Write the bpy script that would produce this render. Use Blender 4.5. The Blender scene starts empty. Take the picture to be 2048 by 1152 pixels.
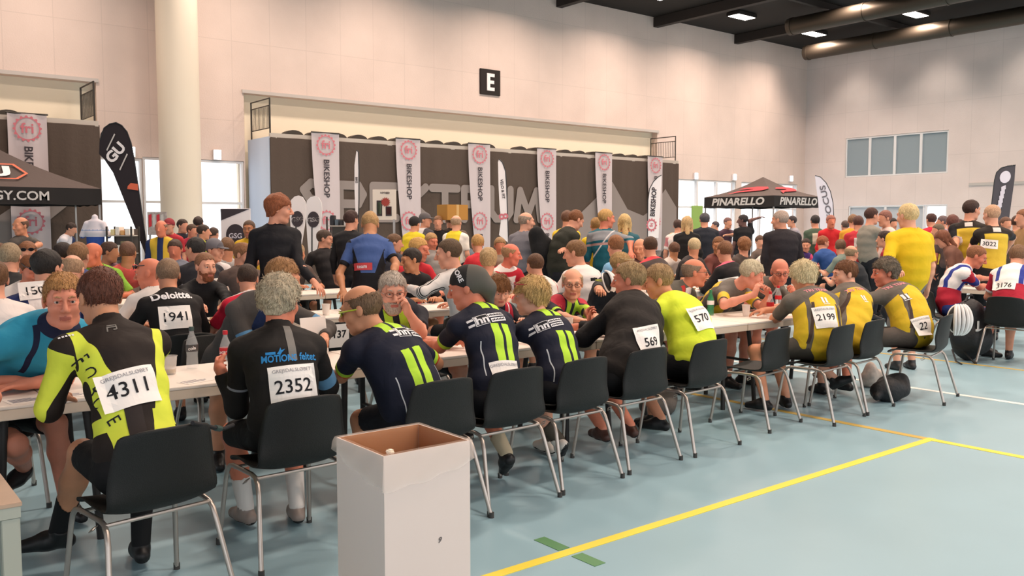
import bpy, bmesh, math, random
import numpy as np
from mathutils import Vector, Matrix
from mathutils.bvhtree import BVHTree

random.seed(7); RNG = np.random.default_rng(7)
SC = bpy.context.scene
COL = SC.collection

# ------------------------------------------------------------------ camera
F_PX, CAM_H = 1753.0, 1.58
PITCH = math.atan(126 / 1753.0); AZ = math.radians(51.5)
c_right = np.array([math.sin(AZ), -math.cos(AZ), 0.0])
_fh = np.array([math.cos(AZ), math.sin(AZ), 0.0])
c_fwd = _fh * math.cos(PITCH) - np.array([0, 0, 1.0]) * math.sin(PITCH)
c_up = np.cross(c_right, c_fwd)
c_pos = np.array([0, 0, CAM_H])
cam_data = bpy.data.cameras.new('camera')
cam = bpy.data.objects.new('camera', cam_data); COL.objects.link(cam)
cam_data.sensor_width = 36.0; cam_data.lens = F_PX / 2048 * 36.0
cam_data.clip_end = 200
cam.matrix_world = Matrix((( c_right[0], c_up[0], -c_fwd[0], 0), (c_right[1], c_up[1], -c_fwd[1], 0),
                           (c_right[2], c_up[2], -c_fwd[2], CAM_H), (0, 0, 0, 1)))
SC.camera = cam

# ------------------------------------------------------------------ world, exposure
SC.view_settings.view_transform = 'Standard'
SC.view_settings.look = 'None'
SC.view_settings.gamma = 1.0
SC.view_settings.exposure = 0.55
SC.view_settings.use_curve_mapping = False
W = bpy.data.worlds.new('daylight'); SC.world = W; W.use_nodes = True
_bg = W.node_tree.nodes['Background']
_bg.inputs[0].default_value = (0.93, 0.96, 1.0, 1); _bg.inputs[1].default_value = 1.5
SC.cycles.max_bounces = 6; SC.cycles.diffuse_bounces = 3; SC.cycles.glossy_bounces = 3
SC.cycles.transmission_bounces = 4; SC.cycles.transparent_max_bounces = 8
SC.cycles.caustics_reflective = False; SC.cycles.caustics_refractive = False
SC.cycles.sample_clamp_indirect = 6.0
LAMP_W = 165.0; LAMP_COL = (1.0, 0.80, 0.66)

# ------------------------------------------------------------------ pixel -> point in the hall
def ray(px, py):
    d = c_fwd * F_PX + c_right * (px - 1024) + c_up * (576 - py)
    return d / np.linalg.norm(d)
def PZ(px, py, z=0.0):
    d = ray(px, py); return c_pos + d * (z - CAM_H) / d[2]
def PY(px, py, Y):
    d = ray(px, py); return c_pos + d * Y / d[1]
def PX(px, py, X):
    d = ray(px, py); return c_pos + d * X / d[0]
def PD(px, py, D):
    d = ray(px, py); return c_pos + d * D / float(d @ _fh)

# ------------------------------------------------------------------ materials
def lin(c):
    if isinstance(c, str):
        c = [int(c[i:i + 2], 16) / 255 for i in (0, 2, 4)]
    return tuple((x / 12.92 if x <= 0.04045 else ((x + 0.055) / 1.055) ** 2.4) for x in c)
_M = {}
def mat(col, rough=0.6, metal=0.0, noise=0.0, nscale=8.0, bump=0.0, bscale=40.0, name=None, spec=0.4):
    key = (col, rough, metal, noise, nscale, bump, bscale, name)
    if key in _M: return _M[key]
    m = bpy.data.materials.new(name or 'mat_' + str(col)); m.use_nodes = True
    nt = m.node_tree; b = nt.nodes['Principled BSDF']
    r, g, bl = lin(col)
    b.inputs['Base Color'].default_value = (r, g, bl, 1)
    b.inputs['Roughness'].default_value = rough; b.inputs['Metallic'].default_value = metal
    b.inputs['Specular IOR Level'].default_value = spec
    if noise or bump:
        tc = nt.nodes.new('ShaderNodeTexCoord')
    if noise:
        n = nt.nodes.new('ShaderNodeTexNoise'); n.inputs['Scale'].default_value = nscale; n.inputs['Detail'].default_value = 4
        nt.links.new(tc.outputs['Object'], n.inputs['Vector'])
        mp = nt.nodes.new('ShaderNodeMapRange'); mp.inputs[1].default_value = 0.3; mp.inputs[2].default_value = 0.7
        mp.inputs[3].default_value = 1 - noise; mp.inputs[4].default_value = 1 + noise
        nt.links.new(n.outputs['Fac'], mp.inputs[0])
        mx = nt.nodes.new('ShaderNodeMix'); mx.data_type = 'RGBA'; mx.blend_type = 'MULTIPLY'; mx.inputs[0].default_value = 1
        mx.inputs[6].default_value = (r, g, bl, 1)
        nt.links.new(mp.outputs[0], mx.inputs[7]); nt.links.new(mx.outputs[2], b.inputs['Base Color'])
    if bump:
        n2 = nt.nodes.new('ShaderNodeTexNoise'); n2.inputs['Scale'].default_value = bscale; n2.inputs['Detail'].default_value = 3
        nt.links.new(tc.outputs['Object'], n2.inputs['Vector'])
        bp = nt.nodes.new('ShaderNodeBump'); bp.inputs['Strength'].default_value = bump; bp.inputs['Distance'].default_value = 0.02
        nt.links.new(n2.outputs['Fac'], bp.inputs['Height']); nt.links.new(bp.outputs[0], b.inputs['Normal'])
    _M[key] = m
    return m
def emis(col, strength, name):
    m = bpy.data.materials.new(name); m.use_nodes = True
    b = m.node_tree.nodes['Principled BSDF']
    b.inputs['Base Color'].default_value = (*lin(col), 1)
    b.inputs['Emission Color'].default_value = (*lin(col), 1); b.inputs['Emission Strength'].default_value = strength
    return m
def clear(col, alpha, name, rough=0.05):
    m = bpy.data.materials.new(name); m.use_nodes = True
    nt = m.node_tree; b = nt.nodes['Principled BSDF']
    b.inputs['Base Color'].default_value = (*lin(col), 1); b.inputs['Roughness'].default_value = rough
    b.inputs['Alpha'].default_value = alpha
    return m

# ------------------------------------------------------------------ mesh helpers
def mesh_np(name, V, faces, mats, midx=None, smooth=True):
    """faces: list of (n,k) int arrays (k = 3 or 4)."""
    me = bpy.data.meshes.new(name)
    faces = [np.asarray(f, dtype=np.int64) for f in faces if len(f)]
    nv = len(V); me.vertices.add(nv); me.vertices.foreach_set('co', np.asarray(V, np.float32).ravel())
    nl = sum(f.size for f in faces); npoly = sum(len(f) for f in faces)
    me.loops.add(nl); me.polygons.add(npoly)
    me.loops.foreach_set('vertex_index', np.concatenate([f.ravel() for f in faces]).astype(np.int32) if faces else [])
    starts, p = [], 0
    for f in faces:
        starts.append(p + np.arange(len(f)) * f.shape[1]); p += f.size
    me.polygons.foreach_set('loop_start', np.concatenate(starts).astype(np.int32))
    for m in mats: me.materials.append(m)
    if midx is not None: me.polygons.foreach_set('material_index', np.asarray(midx, np.int32))
    me.polygons.foreach_set('use_smooth', np.full(npoly, smooth, bool))
    me.update(calc_edges=True); me.validate()
    return me
def link(name, me, parent=None, loc=(0, 0, 0), rotz=0.0):
    o = bpy.data.objects.new(name, me); COL.objects.link(o)
    o.location = loc; o.rotation_euler = (0, 0, rotz)
    if parent is not None: o.parent = parent
    return o
def tag(o, label, cat, group=None, kind=None):
    if label: o['label'] = label
    if cat: o['category'] = cat
    if group: o['group'] = group
    if kind: o['kind'] = kind
    return o
def thing(name, label, cat, loc=(0, 0, 0), rotz=0.0, group=None):
    o = bpy.data.objects.new(name, None); COL.objects.link(o)
    o.empty_display_size = 0.1
    o.location = loc; o.rotation_euler = (0, 0, rotz)
    return tag(o, label, cat, group)
def dup(root, label=None, loc=None, rotz=None, scale=None):
    r = root.copy(); COL.objects.link(r)
    if loc is not None: r.location = loc
    if rotz is not None: r.rotation_euler = (0, 0, rotz)
    if label: r['label'] = label
    for ch in list(root.children):
        c = ch.copy(); COL.objects.link(c); c.parent = r
        for g in ch.children:
            d = g.copy(); COL.objects.link(d); d.parent = c
    return r
class MB:
    """collects shapes, then links them as ONE mesh object"""
    def __init__(s): s.v = []; s.f = []; s.mi = []; s.m = 0
    def _add(s, vs, fs):
        o = len(s.v); s.v += [tuple(v) for v in vs]
        for f in fs: s.f.append(tuple(i + o for i in f)); s.mi.append(s.m)
        return s
    def box(s, x0, x1, y0, y1, z0, z1, bev=0.0):
        if bev:
            bm = bmesh.new(); bmesh.ops.create_cube(bm, size=1)
            for v in bm.verts: v.co = Vector(((x0 + x1) / 2 + v.co.x * (x1 - x0), (y0 + y1) / 2 + v.co.y * (y1 - y0), (z0 + z1) / 2 + v.co.z * (z1 - z0)))
            bmesh.ops.bevel(bm, geom=list(bm.edges), offset=bev, segments=2, affect='EDGES')
            bm.verts.index_update()
            s._add([v.co for v in bm.verts], [[v.index for v in f.verts] for f in bm.faces]); bm.free(); return s
        v = [(x, y, z) for x in (x0, x1) for y in (y0, y1) for z in (z0, z1)]
        return s._add(v, [(0, 1, 3, 2), (4, 6, 7, 5), (0, 4, 5, 1), (2, 3, 7, 6), (0, 2, 6, 4), (1, 5, 7, 3)])
    def tube(s, pts, r, n=10, cap=True, closed=False):
        P = [np.array(p, float) for p in pts]; k = len(P)
        R = r if hasattr(r, '__len__') else [r] * k
        vs, fs = [], []; up = None
        for i in range(k):
            a = P[(i - 1) % k] if (i > 0 or closed) else P[i]; b = P[(i + 1) % k] if (i < k - 1 or closed) else P[i]
            t = b - a; t /= np.linalg.norm(t) + 1e-12
            if up is None: up = np.array([0, 0, 1.0]) if abs(t[2]) < 0.9 else np.array([1.0, 0, 0])
            u = up - t * (up @ t); u /= np.linalg.norm(u) + 1e-12; w = np.cross(t, u); up = u
            for j in range(n):
                an = 2 * math.pi * j / n; vs.append(P[i] + R[i] * (math.cos(an) * u + math.sin(an) * w))
        m = k if closed else k - 1
        for i in range(m):
            i2 = (i + 1) % k
            for j in range(n): fs.append((i * n + j, i * n + (j + 1) % n, i2 * n + (j + 1) % n, i2 * n + j))
        if cap and not closed:
            fs.append(tuple(reversed(range(n)))); fs.append(tuple((k - 1) * n + j for j in range(n)))
        return s._add(vs, fs)
    def lathe(s, prof, n=24, c=(0, 0, 0)):
        vs = [(c[0] + r * math.cos(2 * math.pi * j / n), c[1] + r * math.sin(2 * math.pi * j / n), c[2] + z) for r, z in prof for j in range(n)]
        fs = [(i * n + j, i * n + (j + 1) % n, (i + 1) * n + (j + 1) % n, (i + 1) * n + j) for i in range(len(prof) - 1) for j in range(n)]
        return s._add(vs, fs)
    def prism(s, poly, f3, depth):
        """poly in 2D -> f3(u, v, w) with w = 0 and depth"""
        n = len(poly); vs = [f3(u, v, 0) for u, v in poly] + [f3(u, v, depth) for u, v in poly]
        fs = [tuple(range(n))[::-1], tuple(n + i for i in range(n))] + [(i, (i + 1) % n, n + (i + 1) % n, n + i) for i in range(n)]
        return s._add(vs, fs)
    def poly(s, pts): return s._add(pts, [tuple(range(len(pts)))])
    def grid(s, fn, nu, nv):
        vs = [fn(i / nu, j / nv) for i in range(nu + 1) for j in range(nv + 1)]
        fs = [(i * (nv + 1) + j, (i + 1) * (nv + 1) + j, (i + 1) * (nv + 1) + j + 1, i * (nv + 1) + j + 1) for i in range(nu) for j in range(nv)]
        return s._add(vs, fs)
    def text(s, body, size, f3, bold=0.0, align='CENTER', sx=1.0):
        v2, fs = text2d(body, size, bold, align)
        return s._add([f3(u * sx, v) for u, v in v2], fs)
    def build(s, name, mats, parent=None, smooth=False, loc=(0, 0, 0), rotz=0.0, sharp=None):
        me = bpy.data.meshes.new(name); me.from_pydata(s.v, [], s.f)
        if not isinstance(mats, (list, tuple)): mats = [mats]
        for m in mats: me.materials.append(m)
        me.polygons.foreach_set('material_index', s.mi)
        me.polygons.foreach_set('use_smooth', [smooth] * len(s.f))
        bm = bmesh.new(); bm.from_mesh(me); bmesh.ops.recalc_face_normals(bm, faces=bm.faces); bm.to_mesh(me); bm.free()
        me.update()
        if smooth:
            try: me.set_sharp_from_angle(angle=math.radians(sharp or 40))
            except Exception: pass
        return link(name, me, parent, loc, rotz)
_TX = {}
def text2d(body, size, bold=0.0, align='CENTER'):
    key = (body, size, bold, align)
    if key in _TX: return _TX[key]
    cu = bpy.data.curves.new('txt', 'FONT'); cu.body = body; cu.size = size; cu.align_x = align; cu.align_y = 'CENTER'
    cu.offset = bold * size; cu.resolution_u = 3; cu.fill_mode = 'FRONT'
    ob = bpy.data.objects.new('txt', cu); me = ob.to_mesh()
    v = [(p.co.x, p.co.y) for p in me.vertices]; f = [tuple(p.vertices) for p in me.polygons]
    ob.to_mesh_clear(); bpy.data.objects.remove(ob); bpy.data.curves.remove(cu)
    _TX[key] = (v, f); return v, f
def gear2d(r, n=16, d=0.14):
    p = []
    for i in range(n * 4):
        a = 2 * math.pi * i / (n * 4); rr = r * (1 if i % 4 < 2 else 1 - d); p.append((rr * math.cos(a), rr * math.sin(a)))
    return p
def ring2d(r0, r1, n=28):
    q = []
    for i in range(n):
        a, b = 2 * math.pi * i / n, 2 * math.pi * (i + 1) / n
        q.append([(r0 * math.cos(a), r0 * math.sin(a)), (r1 * math.cos(a), r1 * math.sin(a)), (r1 * math.cos(b), r1 * math.sin(b)), (r0 * math.cos(b), r0 * math.sin(b))])
    return q
# ================================================================== people: smooth implicit bodies
def unit(v):
    v = np.asarray(v, float); return v / (np.linalg.norm(v) + 1e-9)
def _axis(lo, hi, h, fine):
    pts = [lo]; x = lo
    while x < hi:
        st = h
        for a, b, hf in fine:
            if a - h <= x <= b: st = min(st, hf)
        x += st; pts.append(x)
    return np.array(pts, np.float32)
class Cap:                      # tapered capsule, optionally cut flat at q
    def __init__(s, p, q, r1, r2, flat=None):
        s.p, s.q, s.r1, s.r2, s.flat = np.array(p, float), np.array(q, float), r1, r2, flat
    def box(s, off):
        r = max(s.r1, s.r2) + off; return np.minimum(s.p, s.q) - r, np.maximum(s.p, s.q) + r
    def d(s, X, Y, Z, off):
        e = s.q - s.p; L2 = e @ e + 1e-12
        dx, dy, dz = X - s.p[0], Y - s.p[1], Z - s.p[2]
        t0 = (dx * e[0] + dy * e[1] + dz * e[2]) / L2
        t = np.clip(t0, 0, 1)
        d = np.sqrt((dx - t * e[0]) ** 2 + (dy - t * e[1]) ** 2 + (dz - t * e[2]) ** 2) - (s.r1 + (s.r2 - s.r1) * t) - off
        if s.flat is not None: d = np.maximum(d, (t0 - s.flat) * math.sqrt(L2))
        return d
class Ell:
    def __init__(s, c, rad, R=None):
        s.c, s.r, s.R = np.array(c, float), np.array(rad, float), np.eye(3) if R is None else np.array(R, float)
    def box(s, off):
        e = np.abs(s.R) @ (s.r + off); return s.c - e, s.c + e
    def d(s, X, Y, Z, off):
        dx, dy, dz = X - s.c[0], Y - s.c[1], Z - s.c[2]
        r = s.r + off; q = []
        for k in range(3):
            a = s.R[:, k]; q.append((dx * a[0] + dy * a[1] + dz * a[2]) / r[k])
        k0 = np.sqrt(q[0] ** 2 + q[1] ** 2 + q[2] ** 2) + 1e-6
        k1 = np.sqrt((q[0] / r[0]) ** 2 + (q[1] / r[1]) ** 2 + (q[2] / r[2]) ** 2) + 1e-6
        return k0 * (k0 - 1) / k1
class Tor:                      # elliptical tapered trunk segment
    def __init__(s, p, q, side, a1, b1, a2, b2):
        s.p, s.q = np.array(p, float), np.array(q, float); s.a1, s.b1, s.a2, s.b2 = a1, b1, a2, b2
        z = s.q - s.p; s.L = np.linalg.norm(z); s.z = z / s.L
        x = side - s.z * (side @ s.z); s.x = x / np.linalg.norm(x); s.y = np.cross(s.z, s.x)
    def box(s, off):
        r = max(s.a1, s.a2, s.b1, s.b2) + off; return np.minimum(s.p, s.q) - r, np.maximum(s.p, s.q) + r
    def d(s, X, Y, Z, off):
        dx, dy, dz = X - s.p[0], Y - s.p[1], Z - s.p[2]
        lz = dx * s.z[0] + dy * s.z[1] + dz * s.z[2]
        t = np.clip(lz / s.L, 0, 1)
        a = s.a1 + (s.a2 - s.a1) * t + off; b = s.b1 + (s.b2 - s.b1) * t + off; c = np.minimum(a, b) * 0.8
        lx = dx * s.x[0] + dy * s.x[1] + dz * s.x[2]; ly = dx * s.y[0] + dy * s.y[1] + dz * s.y[2]; le = lz - t * s.L
        k0 = np.sqrt((lx / a) ** 2 + (ly / b) ** 2 + (le / c) ** 2) + 1e-6
        k1 = np.sqrt((lx / a ** 2) ** 2 + (ly / b ** 2) ** 2 + (le / c ** 2) ** 2) + 1e-6
        return k0 * (k0 - 1) / k1
class Field:
    def __init__(s, lo, hi, h, fine=()):
        s.ax = [_axis(lo[i], hi[i], h, [(a[i], b[i], hf) for a, b, hf in fine]) for i in range(3)]
        s.F = np.full([len(a) for a in s.ax], 0.4, np.float32)
    def _sl(s, lo, hi):
        sl = []
        for i in range(3):
            a = max(0, np.searchsorted(s.ax[i], lo[i]) - 1); b = min(len(s.ax[i]), np.searchsorted(s.ax[i], hi[i]) + 1)
            if b <= a: return None
            sl.append(slice(a, b))
        return tuple(sl)
    def _xyz(s, sl):
        return s.ax[0][sl[0]][:, None, None], s.ax[1][sl[1]][None, :, None], s.ax[2][sl[2]][None, None, :]
    def add(s, prim, k=0.02, off=0.0):
        lo, hi = prim.box(off + k + 0.02); sl = s._sl(lo, hi)
        if sl is None: return
        d = prim.d(*s._xyz(sl), off).astype(np.float32); f = s.F[sl]
        h = np.clip(0.5 + 0.5 * (f - d) / k, 0, 1)
        s.F[sl] = f * (1 - h) + d * h - k * h * (1 - h)
    def sub(s, prim, k=0.01, off=0.0):
        lo, hi = prim.box(off + k + 0.02); sl = s._sl(lo, hi)
        if sl is None: return
        d = -prim.d(*s._xyz(sl), off).astype(np.float32); f = s.F[sl]
        h = np.clip(0.5 - 0.5 * (f - d) / k, 0, 1)
        s.F[sl] = f * (1 - h) + d * h + k * h * (1 - h)
    def cut(s, fn):
        X, Y, Z = s._xyz((slice(None),) * 3); s.F = np.maximum(s.F, fn(X, Y, Z).astype(np.float32))
    def warp(s, fn):
        X, Y, Z = s._xyz((slice(None),) * 3); s.F = s.F + fn(X, Y, Z).astype(np.float32)
    def nets(s):
        F = s.F; S = F < 0
        cnt = np.zeros([n - 1 for n in F.shape], np.int8)
        cs = [(i, j, k) for i in (0, 1) for j in (0, 1) for k in (0, 1)]
        n = F.shape
        for i, j, k in cs: cnt += S[i:n[0] - 1 + i, j:n[1] - 1 + j, k:n[2] - 1 + k]
        act = (cnt > 0) & (cnt < 8); I = np.argwhere(act)
        if len(I) == 0: return np.zeros((0, 3)), np.zeros((0, 4), int)
        vid = np.full(cnt.shape, -1, np.int64); vid[act] = np.arange(len(I))
        acc = np.zeros((len(I), 3)); num = np.zeros(len(I))
        P = lambda c: np.stack([s.ax[a][I[:, a] + c[a]] for a in range(3)], 1)
        Vl = lambda c: F[I[:, 0] + c[0], I[:, 1] + c[1], I[:, 2] + c[2]]
        vals = {c: Vl(c) for c in cs}; pts = {c: P(c) for c in cs}
        for c in cs:
            for a in range(3):
                if c[a] == 0:
                    e = list(c); e[a] = 1; e = tuple(e)
                    m = (vals[c] < 0) != (vals[e] < 0)
                    t = np.where(m, vals[c] / (vals[c] - vals[e] + 1e-12), 0)[:, None]
                    acc += np.where(m[:, None], pts[c] + t * (pts[e] - pts[c]), 0); num += m
        V = acc / num[:, None]
        Q = []
        for a in range(3):
            b, c = (a + 1) % 3, (a + 2) % 3
            s0 = [slice(None)] * 3; s1 = [slice(None)] * 3
            s0[a] = slice(0, -1); s1[a] = slice(1, None)
            for q in (b, c): s0[q] = slice(1, -1); s1[q] = slice(1, -1)
            A, B = S[tuple(s0)], S[tuple(s1)]
            E = np.argwhere(A != B)
            if len(E) == 0: continue
            flip = A[E[:, 0], E[:, 1], E[:, 2]]
            E = E.copy(); E[:, b] += 1; E[:, c] += 1
            def g(db, dc):
                J = E.copy(); J[:, b] += db; J[:, c] += dc; return vid[J[:, 0], J[:, 1], J[:, 2]]
            q = np.stack([g(-1, -1), g(0, -1), g(0, 0), g(-1, 0)], 1)
            q[~flip] = q[~flip][:, ::-1]
            Q.append(q)
        Q = np.concatenate(Q); Q = Q[(Q >= 0).all(1)]
        return V, Q

# ---- cloth material: colour rules over body coordinates (u across, v down the spine, b front +, a along the sleeve: - left, + right)
_RM = {}
def cloth_mat(base, rules=(), rough=0.75, fold=0.35, name='cloth'):
    key = (base, repr(rules), rough, fold, name)
    if key in _RM: return _RM[key]
    m = bpy.data.materials.new(name); m.use_nodes = True; nt = m.node_tree; N = nt.nodes; L = nt.links
    bs = N['Principled BSDF']; bs.inputs['Roughness'].default_value = rough; bs.inputs['Specular IOR Level'].default_value = 0.25
    def math_(op, a, b=None):
        n = N.new('ShaderNodeMath'); n.operation = op
        for i, x in enumerate((a, b)):
            if x is None: continue
            if isinstance(x, (int, float)): n.inputs[i].default_value = x
            else: L.new(x, n.inputs[i])
        return n.outputs[0]
    cur = None
    if rules:
        at = N.new('ShaderNodeAttribute'); at.attribute_name = 'body'
        sp = N.new('ShaderNodeSeparateXYZ'); L.new(at.outputs['Vector'], sp.inputs[0])
        src = {'u': sp.outputs[0], 'v': sp.outputs[1], 'b': sp.outputs[2]}
        at2 = N.new('ShaderNodeAttribute'); at2.attribute_name = 'arm'; src['a'] = at2.outputs['Fac']
        src['|u|'] = math_('ABSOLUTE', src['u']); src['|a|'] = math_('ABSOLUTE', src['a'])
        def expr(e):
            if isinstance(e, str): return src[e]
            acc = None
            for k, x in e:
                t = math_('MULTIPLY', src[x], float(k)); acc = t if acc is None else math_('ADD', acc, t)
            return acc
    rgb = N.new('ShaderNodeRGB'); rgb.outputs[0].default_value = (*lin(base), 1); cur = rgb.outputs[0]
    for col, conds in rules:
        f = None
        for e, lo, hi in conds:
            x = expr(e)
            for c in ((math_('GREATER_THAN', x, float(lo)) if lo is not None else None), (math_('LESS_THAN', x, float(hi)) if hi is not None else None)):
                if c is not None: f = c if f is None else math_('MULTIPLY', f, c)
        mx = N.new('ShaderNodeMix'); mx.data_type = 'RGBA'; L.new(f, mx.inputs[0]); L.new(cur, mx.inputs[6])
        mx.inputs[7].default_value = (*lin(col), 1); cur = mx.outputs[2]
    L.new(cur, bs.inputs['Base Color'])
    if fold:
        tc = N.new('ShaderNodeTexCoord'); n2 = N.new('ShaderNodeTexNoise'); n2.inputs['Scale'].default_value = 9; n2.inputs['Detail'].default_value = 2.5
        n2.inputs['Distortion'].default_value = 0.6
        L.new(tc.outputs['Object'], n2.inputs['Vector'])
        bp = N.new('ShaderNodeBump'); bp.inputs['Strength'].default_value = fold; bp.inputs['Distance'].default_value = 0.03
        L.new(n2.outputs['Fac'], bp.inputs['Height']); L.new(bp.outputs[0], bs.inputs['Normal'])
    _RM[key] = m; return m
def skin_mat(c): return mat(c, rough=0.5, noise=0.07, nscale=14, name='skin_' + c, spec=0.35)
def hair_mat(c):
    key = ('hair', c)
    if key in _M: return _M[key]
    m = mat(c, rough=0.55, name='hair_' + c, spec=0.3); nt = m.node_tree; N, L = nt.nodes, nt.links; b = N['Principled BSDF']
    tc = N.new('ShaderNodeTexCoord'); mp = N.new('ShaderNodeMapping'); mp.inputs['Scale'].default_value = (1.0, 1.0, 0.28); mp.inputs['Rotation'].default_value = (.25, .2, 0)
    L.new(tc.outputs['Object'], mp.inputs[0])
    n = N.new('ShaderNodeTexNoise'); n.inputs['Scale'].default_value = 150; n.inputs['Detail'].default_value = 3; n.inputs['Distortion'].default_value = .8; L.new(mp.outputs[0], n.inputs['Vector'])
    r, g, bl = lin(c); cr = N.new('ShaderNodeValToRGB'); cr.color_ramp.elements[0].position = .3; cr.color_ramp.elements[1].position = .72
    cr.color_ramp.elements[0].color = (r * .55, g * .52, bl * .5, 1); cr.color_ramp.elements[1].color = (min(r * 1.35, 1), min(g * 1.35, 1), min(bl * 1.35, 1), 1)
    L.new(n.outputs['Fac'], cr.inputs[0]); L.new(cr.outputs[0], b.inputs['Base Color'])
    bp = N.new('ShaderNodeBump'); bp.inputs['Strength'].default_value = .6; bp.inputs['Distance'].default_value = .012; L.new(n.outputs['Fac'], bp.inputs['Height']); L.new(bp.outputs[0], b.inputs['Normal'])
    _M[key] = m; return m
M_LIP = mat('b4685a', 0.5, name='lips'); M_BROW = {}
M_EYEW = mat('c9b4a8', 0.2, name='eye_white'); M_IRIS = mat('2b2320', 0.15, name='iris')
M_SOLE = mat('1a1a1a', 0.7, name='shoe_sole')

def hand_prims(wr, d, n, side_sign, curl, spread=0.0, sc=1.0):
    """palm + four bent fingers + thumb. d: along the hand, n: palm normal (towards what is held)."""
    d = unit(d); n = unit(n - d * (np.asarray(n) @ d)); s = np.cross(d, n) * side_sign      # s points to the thumb side
    out = []
    pc = wr + d * 0.045 * sc
    R = np.stack([s, d, n], 1)
    out.append((Ell(pc, (0.040 * sc, 0.052 * sc, 0.017 * sc), R), 0.015))
    out.append((Cap(wr - d * 0.01, wr + d * 0.03, 0.024 * sc, 0.024 * sc), 0.02))
    ln = [0.070, 0.079, 0.074, 0.058]
    for i in range(4):
        o = (0.030 - 0.020 * i) * sc
        b = wr + d * (0.086 - 0.005 * abs(i - 1)) * sc + s * o
        dd = unit(d + s * (spread * (1.5 - i) * 0.12)); nn = n; p = b; c = curl * (1 + 0.12 * i)
        for j, fr in enumerate((0.45, 0.31, 0.24)):
            ang = c * (0.75, 1.05, 0.7)[j]
            d2 = dd * math.cos(ang) + nn * math.sin(ang); nn = -dd * math.sin(ang) + nn * math.cos(ang); dd = d2
            q = p + dd * ln[i] * fr * sc
            out.append((Cap(p, q, (0.0092, 0.0086, 0.008)[j] * sc, (0.0086, 0.008, 0.007)[j] * sc), 0.004)); p = q
    tb = wr + d * 0.028 * sc + s * 0.032 * sc + n * 0.008
    t1 = tb + (d * 0.62 + s * 0.68 * (1 - 0.4 * curl) + n * (0.25 + 0.4 * curl)) * 0.04 * sc
    t2 = t1 + (d * 0.85 + s * 0.25 * (1 - curl) + n * (0.2 + 0.45 * curl)) * 0.032 * sc
    out.append((Cap(tb, t1, 0.014 * sc, 0.011 * sc), 0.012)); out.append((Cap(t1, t2, 0.0105 * sc, 0.0085 * sc), 0.004))
    return out

def ik(a, b, l1, l2, hint):
    v = b - a; D = np.linalg.norm(v); D2 = min(D, (l1 + l2) * 0.995); v = v / (D + 1e-9)
    if D > D2: b = a + v * D2
    x = (l1 * l1 - l2 * l2 + D2 * D2) / (2 * D2); h = math.sqrt(max(l1 * l1 - x * x, 0))
    hn = unit(np.asarray(hint, float) - v * (np.asarray(hint, float) @ v))
    return a + v * x + hn * h, b

def px_seed(p): return float(p[0] * 3.1 + p[1] * 7.7 + p[2])
def wob(X, Y, Z, f, ph=0.0):
    return np.sin(X * f + 1.3 + ph) * np.sin(Y * f * 1.13 + 0.7 - ph) + np.sin(Z * f * 0.93 + 2.1 + ph) * np.sin((X + Y) * f * 0.71 + ph)

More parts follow.
